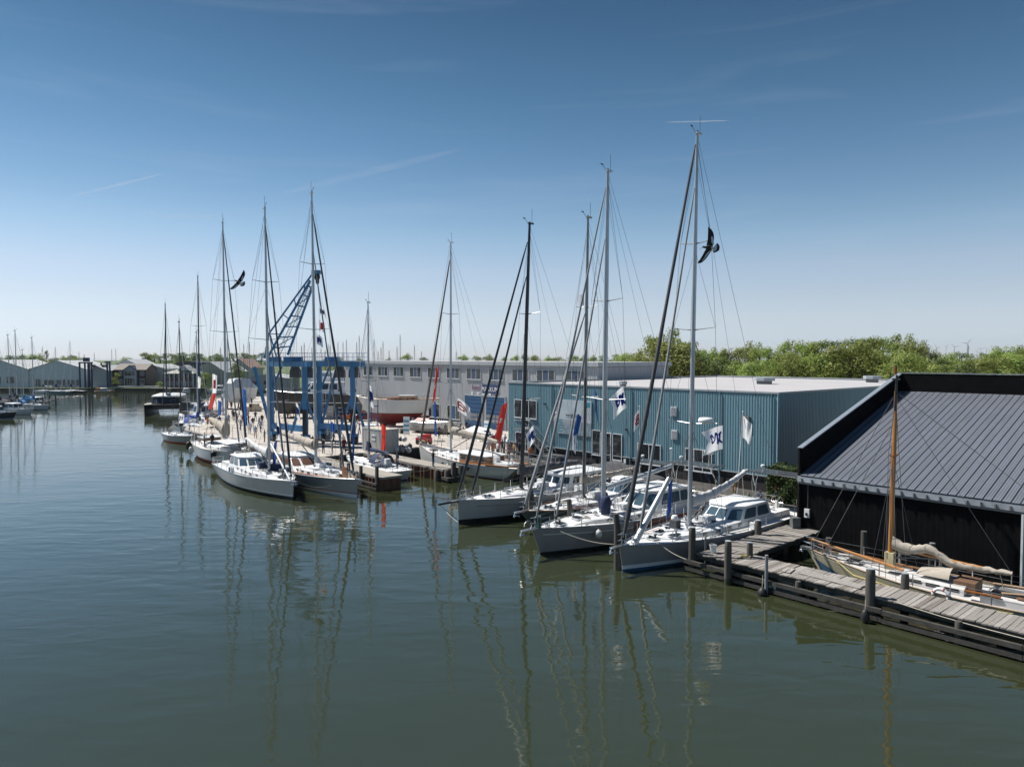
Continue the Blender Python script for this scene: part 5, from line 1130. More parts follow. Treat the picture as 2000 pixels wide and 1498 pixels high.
def catamaran():
    c = Vector((-74.5, 153.5, 0)); r = thing('catamaran', 'black-hulled sailing catamaran with a pale curved roof on open water', 'catamaran', (c.x, c.y, 0), R(-72))
    L = 15.5; H = Hull(L, 1.9, 2.3, 2.1, 1.4, .1, .3, .7, 2.0)
    for sd in (-1, 1):
        hroot = bpy.data.objects.new('side_hull', None); C.objects.link(hroot); hroot.parent = r; hroot.location = (0, sd * 3.3, 0)
        m = MB(); N = 16; rings = []
        for i in range(N + 1):
            t = i / N; zt = H.sheer(t); ring = []
            for z in (-.5, .1, zt * .55, zt):
                h = max(0, z / zt); y = (H.bw(t) + (H.bd(t) - H.bw(t)) * h) * (.6 if z < 0 else 1); ring.append(Vector((H.x(t, max(0, h)), y, z)))
            rings.append([Vector((p.x, -p.y, p.z)) for p in ring] + ring[::-1])
        m.loft(rings); m.build('hull', M_black, hroot, .8)
        m = MB(); m.loft([[Vector((H.x(i / N, 1), -max(.01, H.bd(i / N) - .03), H.sheer(i / N) + .012)), Vector((H.x(i / N, 1), max(.01, H.bd(i / N) - .03), H.sheer(i / N) + .012))] for i in range(N + 1)], cap=False, closed=False); m.build('deck', mat('sand_deck', (.40, .37, .33), .7, var=.08), hroot)
    m = MB(); m.prism([(-6.5, -3.2), (3.2, -3.2), (3.2, 3.2), (-6.5, 3.2)], 1.0, 2.05); m.build('bridge_deck', M_black, r)
    m = MB(); m.tube((6.6, -3.2, 2.1), (6.6, 3.2, 2.1), .14, n=8); m.build('cross_beam', M_black, r, .8)
    m = MB()
    for k in range(17): y = -2.4 + k * .3; m.tube((3.2, y, 2.05), (6.6, y, 2.1), .012, n=3)
    for k in range(11): x = 3.3 + k * .32; m.tube((x, -2.5, 2.06), (x, 2.5, 2.06), .012, n=3)
    stuff(m.build('trampoline_net', M_black, r))
    base = [(-5.2, -3.0), (1.6, -3.0), (2.8, -1.9), (2.8, 1.9), (1.6, 3.0), (-5.2, 3.0)]; tp = [(-5.2, -2.7), (0.9, -2.7), (1.7, -1.7), (1.7, 1.7), (.9, 2.7), (-5.2, 2.7)]
    house(r, base, tp, 2.05, 3.5, M_black, M_glass, {0: [(.04, .96, .25, .9)], 1: [(.06, .94, .25, .9)], 2: [(.02, .49, .25, .9), (.51, .98, .25, .9)], 3: [(.06, .94, .25, .9)], 4: [(.04, .96, .25, .9)]}, mat('pale_roof', (.62, .62, .62), .4), .45, .10)
    fH = Hull(15.5, 7.5, 2.3, 2.1, 1.9, .1, .1, .98, 8)
    mast_rig(r, fH, 1.4, 3.9, 23.4, .19, M_carbon, .3, ((.30, 1.4),), .1, .013, stays=((6.6, .1, .80, .11, M_carbon),), boom=dict(len=6.0, rise=.2, cover='stack', mat=M_greycan, h=.9, ch=.6, cw=.3, bh=.5, spar=M_carbon), lowers=True)
    rails(r, fH, x0=-6.5, x1=2.5, pulpit=False)
catamaran()
def wooden_yacht():
    H = Hull(15.0, 3.9, 1.5, 0.98, 1.0, 1.0, 1.2, .6, 2.0, mid=.45)
    bow = AB(42.6, -14.9); r = boat('wooden_yacht', 'cream-hulled old wooden yacht with orange mast and draped beige sail behind the jetty', bow, None, HU + math.pi + R(2.5), H.L)
    M_cream = mat('cream_hull_paint', (.52, .46, .32), .45, var=.12, scale=1.2, wear=((.38, .30, .17), .70)); M_gd = mat('worn_grey_deck', (.52, .51, .50), .7, var=.15, scale=3, wear=((.36, .33, .3), .6))
    H.build(r, M_cream, M_cream, mat('faded_blue_bottom', (.04, .12, .22), .6, var=.2), (.3, .34), M_gd, toerail=M_teak, bulwark=.14)
    # blue painted forefoot, as on the photograph
    m = MB()
    for sd in (-1, 1):
        vs, fs = [], []
        for i in range(9):
            t = .80 + .195 * i / 8
            for h in (0.0, .16 + .58 * ((t - .8) / .195)):
                z = h * H.sheer(t); y = H.bw(t) + (H.bd(t) - H.bw(t)) * h ** .65; vs.append((H.x(t, h), sd * (y + .012), z))
        for i in range(8): fs.append((2 * i, 2 * i + 1, 2 * i + 3, 2 * i + 2))
        m.add(vs, fs)
    m.build('blue_forefoot', mat('faded_blue_bottom', (0, 0, 0)), r)
    top = trunk(r, H, -.4, 2.6, .55, .38, .28, M_gd, ports=0, inset=.65)
    for x in (.1, .9, 1.7):
        for sd in (-1, 1):
            m = MB(); m.box((x, sd * (min(H.halfw(x) - .65, H.B / 2 * .55) * .97 + .01), H.zs(x) + .1), (.6, .03, .16)); m.build('porthole', M_glass, r)
    mr = mast_rig(r, H, 3.15, H.zs(3.15) + .45, 10.3, .125, M_pine, .12, ((.62, .75),), 0, .012, stays=((7.2, .1, .96, 0, None), (6.4, .2, .8, 0, None)), lowers=True, top_gear=False, r_top=.07,
        boom=dict(len=5.2, rise=-.25, cover='drape', mat=M_beige, h=.75, ch=.55, cw=.2, r=.075, spar=M_pine, hump=.38, sag=.28))
    m = MB(); m.tube((3.05, 0, 9.3), (3.0, 0, 11.1), .08, .055, 8); m.box((3.03, 0, 10.9), (.3, .3, .08)); m.tube((3.03, 0, 11.1), (3.03, 0, 11.6), .02, n=5); m.build('topmast_fitting', M_black, r, .8)
    m = MB(); m.box((3.02, .1, 11.35), (.03, .25, .35)); m.build('burgee', mat('flag_red', (0, 0, 0)), r)
    m = MB(); m.bar((3.15, 0, H.zs(3) + .1), (3.15, 0, H.zs(3) + .95), .42); m.build('tabernacle', mat('cream_box', (.52, .45, .27), .6, var=.15), r)
    m = MB(); m.tube((7.3, .15, H.fb + .55), (2.4, .35, H.zs(3) + .25), .07, .08, 8); m.build('spare_spar', M_pine, r, .8)
    m = MB(); m.tube((6.9, -.25, H.fb + .2), (1.5, -.6, H.zs(2) + .2), .05, .06, 8); m.build('spare_spar', M_varn, r, .8)
    rails(r, H, h=.6, step=1.6); bow_gear(r, H, sprit=.15)
    # cockpit: companionway with varnished doors, benches
    m = MB(); m.box((-.3, 0, H.zs(0) + .22), (.9, 1.3, .5)); ch = m.build('companionway', mat('dull_brown_wood', (.15, .085, .05), .6, var=.2), r)
    m = MB(); rings = [[Vector((.3 + k * .35, .75 * math.cos(j * math.pi / 8), H.zs(0) + .45 + .45 * math.sin(j * math.pi / 8) * (1 - .15 * k))) for j in range(9)] for k in range(5)]; m.loft(rings, cap=False, closed=False); m.build('spray_hood', M_beige, r, 1.0)
    m = MB(); m.box((-2.4, 1.05, H.zs(-2.4) + .05), (2.6, .5, .35)); m.box((-2.4, -1.05, H.zs(-2.4) + .05), (2.4, .5, .35)); m.build('cockpit_bench', M_gd, r)
    m = MB(); m.box((-2.4, 0, H.zs(-2.4) + .08), (2.4, 1.4, .03)); m.build('cockpit_sole', M_black, r)
    for x, y, l, a in ((-1.9, -1.0, 1.6, .2), (-3.3, .9, 1.8, -.1), (-2.4, .2, 1.4, .5), (-3.6, .1, 1.2, .1), (-4.6, .5, 1.5, .15), (-1.2, 1.3, 1.4, .05), (5.2, .35, .7, .3)):
        m = MB(); m.box((x, y, H.zs(x) + .3), (l, .22, .05), a); m.build('loose_board', random.choice([M_varn, M_teak, M_gd]), r)
    hatch(r, 4.9, 0, H.zs(4.9) + .0, .6, .6, M_gd)
    for sd in (-1, 1):
        m = MB(); m.path([(-3.9, sd * 1.5, H.zs(-4) - .05), (-3.85, sd * 1.45, H.zs(-4) + .75), (-4.5, sd * 1.2, H.zs(-4) + .95), (-4.7, sd * 1.1, H.zs(-4) + .2)], .04, 6); m.build('stern_davit', M_plast, r, 1.0)
    for x in (-.6, -2.4):
        m = MB(); hz = .62; t = H.t_of(x); y = H.bw(t) + (H.bd(t) - H.bw(t)) * .7; m.box((x, y + .03, hz), (1.0 if x < -2 else .8, .06, .36)); m.build('hull_window', M_glass, r)
    m = MB(); c = H.rail(.3, 1, -.05, -.02); m.path([(c.x + .32 * math.cos(k * math.pi / 8), c.y, c.z + .32 * math.sin(k * math.pi / 8)) for k in range(16)], .075, 8, closed=True); lb = m.build('lifebuoy', M_plast, r, 1.0)
    for k in range(4):
        m = MB(); an = k * math.pi / 2 + .4; m.ball((c.x + .32 * math.cos(an), c.y, c.z + .32 * math.sin(an)), .085, 8); m.build('lifebuoy_band', M_redb, lb)
    m = MB(); m.path([H.rail(5.5, 1, 0), H.rail(5.5, 1, 0) + Vector((-1.2, .8, -.35)), H.rail(5.5, 1, 0) + Vector((-2.6, 1.35, -.3))], .02, 5); m.build('mooring_line', mat('yellow_rope', (0, 0, 0)), r)
    m = MB(); m.path([H.rail(4.5, 1, -.02, -.35) + Vector((0, .03, 0)), H.rail(0.5, 1, -.03, -.35), H.rail(-2.5, 1, -.05, -.1)], .018, 5); m.build('mooring_line', mat('yellow_rope', (0, 0, 0)), r)
wooden_yacht()
# boats of the marina across the water on the left edge
M_dkh = mat('dark_blue_hull', (.02, .03, .05), .3); M_tealh = mat('teal_hull', (.06, .16, .20), .35)
def motor_cruiser(label, c, head, L, hullm, canopy, group=None):
    H = Hull(L, L * .33, L * .16, L * .13, L * .11, L * .09, .1, .85, 2.3)
    r = thing('motor_cruiser', label, 'motor boat', (c.x, c.y, 0), head, group); H.build(r, hullm, M_white, M_black, (.05, .15), M_white, N=14)
    pilothouse(r, H, -L * .25, L * .18, L * .125, L * .12, M_glass, slope=L * .08, zadd=L * .02)
    m = MB(); m.box((-L * .33, 0, H.zs(-L * .33) + L * .1), (L * .22, L * .26, L * .16)); m.build('canopy', canopy, r)
    rails(r, H, step=1.5, h=.55); return r
motor_cruiser('white motor cruiser with black canopy at the left edge of the marina', G(18, 811) + Vector((0, 2, 0)), R(-8), 8.5, M_white, M_black)
motor_cruiser('dark blue motor boat bow in the lower left corner of the marina', G(-8, 818), R(-6), 9, M_dkh, M_black)
LM = [(4, 655, 799, 'white yacht with twin-spreader mast at the left marina berths', M_white, M_navy, 10.5),
      (17, 646, 800, 'white yacht with the tallest mast at the left marina berths', M_white, M_greycan, 12),
      (33, 684, 797, 'small white yacht with short mast at the left marina berths', M_white, mat('bright_blue_canvas', (.02, .18, .42), .8), 8.5),
      (50, 660, 800, 'white yacht with a blue cockpit cover nearest the marina jetty end', M_white, mat('bright_blue_canvas', (0, 0, 0)), 11)]
for px, pyt, pyw, lab, hm, bc, L in LM:
    c = G(px, pyw); top = D(px, pyt, c.y); small_yacht(lab, c + Vector((1, 0, 0)), R(-12), L, hm, M_black, top.z, M_spar, bc, mastx=.1, full=True)
for px, py, hd, L, lab in ((40, 797, R(-14), 8, 'white cabin boat with dark windscreen between the left marina yachts'), (74, 792, R(-10), 7.5, 'small dark-hulled boat with a light blue cover at the marina jetty end')):
    motor_cruiser(lab, G(px, py), hd, L, M_white if px < 50 else M_dkh, M_greycan if px < 50 else mat('bright_blue_canvas', (0, 0, 0)))
for px, pyt, pyw, lab, L in ((-6, 668, 803, 'white yacht half outside the left edge of the view', 11), (26, 700, 790, 'low white yacht at the back of the left marina row', 8)):
    c = G(px, pyw); top = D(px, pyt, c.y); small_yacht(lab, c, R(-14), L, M_white, M_black, top.z, M_spar, M_navy)
FB = [(88, 676, 768, 'white yacht moored under the far grey sheds, first of three', M_white, M_dkh, 9), (113.5, 677, 769, 'teal-hulled yacht moored under the far grey sheds', M_tealh, M_navy, 9.5), (142, 665, 768, 'dark-hulled yacht moored by the far blue lift', M_dkh, M_navy, 9.5)]
for px, pyt, pyw, lab, hm, bc, L in FB:
    c = G(px, pyw); top = D(px, pyt, c.y); small_yacht(lab, c, R(170), L, hm, M_black, top.z, M_spar, bc, full=False)
motor_cruiser('small orange-roofed boat by the far quay steps', G(205, 768), R(10), 6, mat('tan_hull', (.35, .2, .08), .5), mat('orange_canopy', (.5, .22, .05), .7))
motor_cruiser('small white boat with its bow towards the far pavilion', G(362, 769), R(-80), 6, M_white, M_plast)
motor_cruiser('white motor boat moored before the olive shed', G(428, 768), R(175), 9, M_white, M_greycan)
motor_cruiser('grey motor boat behind the teak-decked yacht', Vector((-62, 142, 0)), R(-20), 10, M_alu, M_greycan)
# the marina jetty
def marina_jetty():
    r = thing('marina_jetty', 'low dark jetty with mooring posts at the left marina', 'jetty', (0, 0, 0))
    a, b = G(-30, 793, 0), G(110, 785, 0)
    m = MB(); m.bar(a + Vector((0, 0, .75)), b + Vector((0, 0, .75)), 1.6, .18); m.build('deck', M_beam, r)
    for k, (px, py) in enumerate(((27, 808), (42, 803), (57, 799), (70, 798), (84, 795), (97, 790), (109, 789), (88, 782), (64, 787))):
        p = G(px, py); m = MB(); m.tube((p.x, p.y, -.5), (p.x, p.y, 2.4), .16, .15, 8); m.build('mooring_post', M_pile, r, .8)
    for p, q in (((84, 795), (109, 789)),):
        m = MB(); m.bar(G(*p) + Vector((0, 0, 1.0)), G(*q) + Vector((0, 0, 1.0)), .2); m.build('rail_beam', M_beam, r)
marina_jetty()
# steel sheet-pile piers of the boat lift
M_rust = mat('rusty_sheet_pile', (.14, .065, .04), .8, var=.35, scale=2, streak=True)
M_pdeck = mat('pier_concrete', (.30, .275, .24), .85, var=.12, scale=1)
def pier(label, a0, a1, b0, b1):
    r = thing('lift_pier', label, 'pier', AB(a1, b0), HU)
    l, w = a1 - a0, b1 - b0
    m = MB()
    pts = [(-l, 0), (0, 0), (0, w), (-l, w)]
    for i in range(4): corr(m, Vector((*pts[i], 0)), Vector((*pts[(i + 1) % 4], 0)), -.6, QZ - .1, .6, .12)
    m.build('sheet_piling', M_rust, r)
    m = MB(); m.prism([(-l, -.1), (.12, -.1), (.12, w + .12), (-l, w + .12)], QZ - .1, QZ + .1); m.build('deck', M_pdeck, r)
    return r, l, w
pB, l_, w_ = pier('short rust-brown steel pier between the grey yacht and the small white yacht', -10.2, 5.6, -20.0, -17.9)
for k in range(3):
    for z_ in (.15, .55):
        m = MB(); m.bar((-6.6 + k * 2.2, -.35, z_), (-4.5 + k * 2.2, -.35, z_), .2, .18); m.build('fender_beam', M_beam, pB)
for x in (-.3, -3.2, -5.6):
    m = MB(); m.bar((x, -.22, -.5), (x, -.22, 1.9 if x < -1 else 2.2), .24); m.build('fender_post', M_pile, pB)
pA, l_, w_ = pier('long rust-brown steel pier with a man standing on it', -10.2, 5.4, -13.0, -11.2)
for k, (x, y, h) in enumerate(((.35, .2, 1.15), (.35, 1.2, 1.3), (.75, .7, 1.9), (.9, 1.5, 1.5), (-.6, -.3, 1.1))):
    m = MB(); m.lathe([(.26, -.6), (.26, h - .1), (.18, h)], (x, y, 0), 10); m.build('mooring_pile', M_pile, pA, .8)
m = MB(); m.box((.5, .7, .35), (1.2, 1.9, .25)); m.build('fender_frame', M_beam, pA)
# free-standing mooring piles between the bows
for px, pyt, pyw, lab in ((1206, 1003, 1112, 'leaning dark mooring pile between the two nearest yachts'), (1114, 975, 1050, 'dark mooring pile beside the bow of the green-hulled yacht'), (1038, 945, 1030, 'mooring pile behind the bow of the light grey yacht')):
    w = G(px, pyw); t = D(px - 3, pyt, w.y); m = MB(); m.path([(0, 0, -.6), (0, 0, t.z * .7), (t.x - w.x, 0, t.z)], [.22, .21, .15], 10); o = m.build('mooring_pile', M_pile, None, .8); o.location = (w.x, w.y, 0); tag(o, lab, 'mooring pile')
# mooring lines between boats and piles
def line(label, p, q, sag, r=.022, mt=None):
    p, q = Vector(p), Vector(q); m = MB(); m.path([p.lerp(q, k / 12) - Vector((0, 0, sag * math.sin(math.pi * k / 12))) for k in range(13)], r, 5); o = m.build('mooring_line', mt or M_rope); tag(o, label, 'rope')
line('pale mooring line from the near yacht bow down to the jetty corner pile', G(1283, 1058, 1.5), D(1350, 1095, 38.6), .15)
line('double pale mooring line from the second yacht to the leaning pile', G(1095, 1038, 1.68), D(1226, 1063, 41.5), .25, .035)
line('white mooring line looping from the silver yacht to the teak-decked yacht', G(580, 940, 1.5), G(676, 932, 1.5), .7)
line('thin mooring line from the light grey yacht bow towards the water', D(894, 1019, 51), D(872, 1000, 54), .05, .015)
line('mooring line from the small white yacht to the long pier', D(795, 921, 68.5), D(852, 915, 70.5), .1)
# ------------------------------------------------------------------ blue boat lift with jib
M_blue = mat('lift_blue_paint', (.055, .20, .40), .45, var=.14, scale=1.2, streak=True, wear=((.09, .11, .13), .63))
M_grease = mat('black_guard', (.02, .022, .026), .6)
M_hoist = mat('grey_hoist_cover', (.09, .09, .095), .7, var=.2)
def boat_lift():
    r = thing('boat_lift', 'tall blue travelling boat lift with a lattice jib on top', 'boat lift', (0, 0, 0))
    cols = [G(531, 861, QZ), G(597, 869, QZ), G(625, 861, QZ), G(690, 867, QZ)]; zt = 11.15
    for k, c in enumerate(cols):
        m = MB(); m.bar(c + Vector((0, 0, .9)), Vector((c.x, c.y, zt - .3)), .62, .55); col = m.build('column', M_blue, r)
        m = MB()
        if k in (1, 3):
            for e in (-.17, 0, .17): m.box((c.x + e * 1.1, c.y - .36, QZ + 2.6), (.14, .1, 3.6))
            m.build('cable_guard', M_grease, col)
        if k in (0, 2):
            q = c + Vector((-2.3 if k == 0 else 2.2, .4, 0)); m = MB(); m.bar(Vector((q.x, q.y, zt - .4)), c + Vector((0, 0, 1.2)), .32); m.build('brace', M_blue, r)
        q = c + (Vector((-1.3, .3, 0)) if k in (0, 2) else Vector((-1.9, 0, 0)))
        m = MB(); m.bar(c + Vector((0, 0, zt - 3.6 - QZ)), Vector((q.x + (2.6 if k in (0, 2) else 0), q.y, zt - .35 if k in (0, 2) else QZ + 1.2)), .26); m.build('brace', M_blue, r)
        if k in (1, 3):
            m = MB(); q = c + Vector((1.7, 0, 0)); m.bar(c + Vector((0, 0, 6.2)), Vector((q.x, q.y, QZ + 1.2)), .24); m.build('brace', M_blue, r)
        # wheel pair under each leg
        for e in (-.45, .45):
            m = MB(); w = c + U * e; ax = Matrix.Rotation(R(90), 3, 'X'); ax = Matrix.Rotation(HU, 3, 'Z') @ ax
            m.lathe([(.1, -.2), (.5, -.2), (.55, -.14), (.55, .14), (.5, .2), (.1, .2)], (w.x, w.y, QZ + .56), 16, ax=ax); wh = m.build('wheel', M_rub, r, .8)
            m = MB(); m.lathe([(.05, -.21), (.27, -.21), (.27, .21), (.05, .21)], (w.x, w.y, QZ + .56), 12, ax=ax); m.build('rim', M_blue, wh)
        m = MB(); m.bar(c - U * .8 + Vector((0, 0, 1.05)), c + U * .8 + Vector((0, 0, 1.05)), .6, .5); m.build('bogie', M_blue, r)
    for a, b in ((0, 1), (2, 3)):
        p, q = cols[a], cols[b]; m = MB(); m.bar(Vector((p.x, p.y, QZ + 2.0)), Vector((q.x, q.y, QZ + 2.0)), .5, .75); m.build('lower_beam', M_blue, r)
        e = (q - p).normalized(); m = MB(); m.bar(p - e * .8 + Vector((0, 0, zt - QZ)), q + e * (1.9 if b == 3 else .8) + Vector((0, 0, zt - QZ)), .6, .65); m.build('top_beam', M_blue, r)
    for a, b in ((0, 2), (1, 3)):
        p, q = cols[a], cols[b]; m = MB(); m.bar(Vector((p.x, p.y, zt + .02)), Vector((q.x, q.y, zt + .02)), .55, .6); m.build('cross_beam', M_blue, r)
    for px, Y in ((577, 92), (602, 89), (664, 92.5), (692, 89.5)):
        c = D(px, 726, Y); m = MB(); m.loft([[c + Vector((x * s, y * s2, z)) for x, y in ((-.55, -.5), (.55, -.5), (.55, .5), (-.55, .5))] for s, s2, z in ((1.15, 1, -.75), (1.1, 1, .1), (.6, .8, .72))]); h = m.build('hoist_cover', M_hoist, r)
        m = MB()
        for e in (-.3, -.1, .1, .3): m.tube(c + Vector((e, 0, -.7)), c + Vector((e * .6, 0, -2.3)), .025, n=4)
        m.box((c.x, c.y, c.z - 2.4), (.45, .3, .35)); m.build('hoist_cable', M_wire, h)
    # catwalk with railing
    p0, p1 = D(508, 704, 90.5), D(719, 703, 88.5); p0.z = p1.z = 11.55
    m = MB(); m.bar(p0, p1, .9, .06); cw = m.build('catwalk', M_blue, r)
    m = MB(); up = Vector((0, 0, 1)); off = Vector((0, -.4, 0))
    for hz in (.5, .98): m.tube(p0 + off + up * hz, p1 + off + up * hz, .028, n=5); m.tube(p0 - off + up * hz, p1 - off + up * hz, .028, n=5)
    for k in range(23):
        q = p0.lerp(p1, k / 22)
        m.tube(q + off, q + off + up * .98, .022, n=5); m.tube(q - off, q - off + up * .98, .022, n=5)
    m.build('railing', M_blue, cw)
    for px, w in ((537, 1.4), (573, 2.2), (648, 1.5)):
        c = D(px, 705, 90); m = MB(); m.box((c.x, c.y, 11.75), (w, .9, .6)); m.build('machinery_box', M_blue, r)
    # lattice jib
    j = bpy.data.objects.new('jib', None); C.objects.link(j); j.parent = r
    Yc = 90.0
    def Q(px, py, dy): return D(px, py, Yc + dy)
    la, lb = (523, 698), (606, 548); ra_, rb = (562, 693), (612, 556); ua, ub = (525, 652), (611, 534)
    def mixp(a, b, t): return (a[0] + (b[0] - a[0]) * t, a[1] + (b[1] - a[1]) * t)
    for dy in (-.45, .45):
        for a, b, w in ((la, lb, .24), (ra_, rb, .24), (ua, ub, .18)):
            m = MB(); m.bar(Q(*a, dy), Q(*b, dy * .5), w); m.build('chord', M_blue, j)
        m = MB(); m.bar(Q(517, 700, dy), Q(*ua, dy), .2); m.bar(Q(528, 655, dy), Q(540, 698, dy), .14); m.build('back_mast', M_blue, j)
        for t in (.12, .26, .40, .54, .68, .82, .94):
            a, b = mixp(la, lb, t), mixp(ra_, rb, t); m = MB(); k = dy * (1 - .5 * t); m.bar(Q(*a, k), Q(*b, k), .16); m.build('strut', M_blue, j)
        for t, s in ((.30, .0), (.5, .32), (.66, .58), (.85, .82)):
            a, b = mixp(la, lb, t), mixp(ua, ub, s); m = MB(); m.bar(Q(*a, dy * (1 - .5 * t)), Q(*b, dy * .8), .11); m.build('strut', M_blue, j)
        for t0, t1 in ((.12, .26), (.4, .54), (.68, .82)):
            a, b = mixp(la, lb, t0), mixp(ra_, rb, t1); m = MB(); m.bar(Q(*a, dy * (1 - .5 * t0)), Q(*b, dy * (1 - .5 * t1)), .09); m.build('strut', M_blue, j)
    m = MB(); a0, b0 = mixp(la, ra_, .5), mixp(lb, rb, .5)
    for e in (-3.5, 3.5): m.bar(Q(a0[0] + e, a0[1], 0), Q(b0[0] + e * .8, b0[1], 0), .06)
    for k in range(46):
        c = mixp(a0, b0, k / 45); m.bar(Q(c[0] - 3.4, c[1], 0), Q(c[0] + 3.4, c[1], 0), .05)
    m.build('ladder', mat('pale_ladder', (.45, .47, .5), .5), j)
    m = MB(); c = Q(618, 532, 0); m.box((c.x, c.y, c.z), (1.1, .8, .45)); m.build('jib_head', M_blue, j)
    m = MB(); c = Q(619.5, 541, 0); m.ball((c.x, c.y, c.z), .48, 10, sc=(.8, .6, 1.1)); c2 = Q(620, 550, 0); m.ball((c2.x, c2.y, c2.z), .32, 8, sc=(.8, .7, 1.2)); m.build('hook_block', M_black, j, 1.0)
    m = MB(); m.path([Q(620, 555, 0), Q(624, 590, -1), Q(634, 640, -2), Q(640, 690, -2.5)], .03, 5); m.build('hoist_rope', M_wire, j)
    m = MB(); c = G(596, 862, QZ); m.box((c.x + 2.6, c.y + 1.0, QZ + 1.1), (1.1, 1.2, 1.9)); m.build('engine_box', M_blue, r)
boat_lift()
# ------------------------------------------------------------------ boats ashore
def cradle(r, xs, w, z):
    for x in xs:
        m = MB(); m.bar((x, -w, -z + .1), (x, w, -z + .1), .18)
        for sd in (-1, 1): m.bar((x, sd * w, -z + .1), (x, sd * w * .8, -.25), .14); m.bar((x, sd * w * .3, -z + .1), (x, sd * w * .82, -.6), .09)
        m.build('cradle_frame', mat('rusty_cradle', (.12, .07, .045), .8, var=.3), r)
def ashore_classic():
    z0 = 3.15; c = D(776, 806, 112.5); r = thing('yacht_ashore', 'white classic yacht with dark red keel standing on the yard before the grey hall', 'sailing yacht', (c.x, c.y, z0), R(172))
    H = Hull(13.2, 3.7, 2.6, 2.2, 2.35, 1.6, 2.4, .55, 2.0, mid=.46)
    H.build(r, mat('white_enamel', (.62, .62, .60), .25, var=.04), M_black, M_red, (.04, .12), mat('bleached_teak', (.48, .38, .26), .7, var=.1), toerail=M_varn, bulwark=.08)
    N = 14; rings = []
    for i in range(N + 1):
        t = .04 + .92 * i / N; w = H.bw(t) * .62; x = H.x(t, 0); d = .35 + .75 * math.sin(math.pi * min(1, max(0, (t - .05) / .9)))
        rings.append([Vector((x, -w, -.5)), Vector((x, -w * .55, -.5 - d * .6)), Vector((x, 0, -.5 - d)), Vector((x, w * .55, -.5 - d * .6)), Vector((x, w, -.5))])
    m = MB(); m.loft(rings, closed=True); m.build('underbody', M_red, r, .9)
    m = MB(); m.loft([[Vector((1.9 + dx, -.2, -1.2)), Vector((1.9 + dx + l, -.05, -1.2)), Vector((1.9 + dx + l, .05, -1.2)), Vector((1.9 + dx, .2, -1.2))] if z == 0 else [Vector((2.1 + dx, -.16, -1.95)), Vector((1.9 + dx + l * .8, -.05, -1.95)), Vector((1.9 + dx + l * .8, .05, -1.95)), Vector((2.1 + dx, .16, -1.95))] for z, dx, l in ((0, -1.8, 3.2), (1, -1.8, 3.2))]); m.build('fin_keel', M_red, r)
    m = MB(); m.loft([[Vector((-5.3, -.08, -.3)), Vector((-4.2, -.08, -.3)), Vector((-4.2, .08, -.3)), Vector((-5.3, .08, -.3))], [Vector((-5.2, -.05, -1.9)), Vector((-4.5, -.05, -1.9)), Vector((-4.5, .05, -1.9)), Vector((-5.2, .05, -1.9))]]); m.build('rudder', M_red, r)
    top = trunk(r, H, -3.2, 1.6, .55, .6, .4, M_varn, ports=4, inset=.7)
    m = MB(); m.box((-1.6, 0, H.zs(-1.6) + .62), (2.6, 1.6, .1)); m.build('cabin_top', M_white, r)
    hatch(r, 2.9, 0, H.zs(3) + .1, .7, .7, M_varn); rails(r, H, h=.55, step=1.8, pulpit=False); wheel(r, -4.3, 0, H.zs(-4) + .5, .45)
    cradle(r, (-2.6, 2.2), 1.5, z0 - QZ)
ashore_classic()
def motor_yacht():
    z0 = 2.9; c = D(612, 800, 128); r = thing('motor_yacht_ashore', 'black-hulled motor yacht with white superstructure standing behind the blue lift', 'motor boat', (c.x, c.y, z0), R(176))
    H = Hull(17.5, 4.8, 3.3, 2.7, 2.2, 1.6, .1, .9, 2.2); H.build(r, M_black, M_white, M_black, (1.0, 1.12), M_white)
    N = 10; rings = []
    for i in range(N + 1):
        t = .02 + .93 * i / N; w = H.bw(t) * .62; x = H.x(t, 0); rings.append([Vector((x, -w, -.5)), Vector((x, 0, -1.1)), Vector((x, w, -.5))])
    m = MB(); m.loft(rings); m.build('underbody', M_black, r)
    pilothouse(r, H, -5.5, 1.8, 1.8, 1.5, M_glass, slope=1.4, side=3, zadd=.4)
    m = MB(); m.box((-3, 0, H.zs(-3) + 2.6), (2.4, 2.0, .5)); m.build('flybridge', M_white, r)
    m = MB(); m.tube((-3.5, 0, H.zs(-3) + 2.8), (-3.9, 0, H.zs(-3) + 4.2), .08); m.build('radar_mast', M_plast, r)
    rails(r, H, step=1.8, pushpit=False); cradle(r, (-4, 0, 4), 1.9, z0 - QZ)
    m = MB(); 
    for x in (-3.2, -2.7, -2.2): m.tube((x, 2.6, -z0 + QZ), (x, 2.6, 3.4), .035, n=5)
    for z in (0, .8, 1.6, 2.4): m.tube((-3.4, 2.6, z - .8), (-2.0, 2.6, z - .8), .035, n=5)
    m.build('scaffold_ladder', M_steel, r)
motor_yacht()
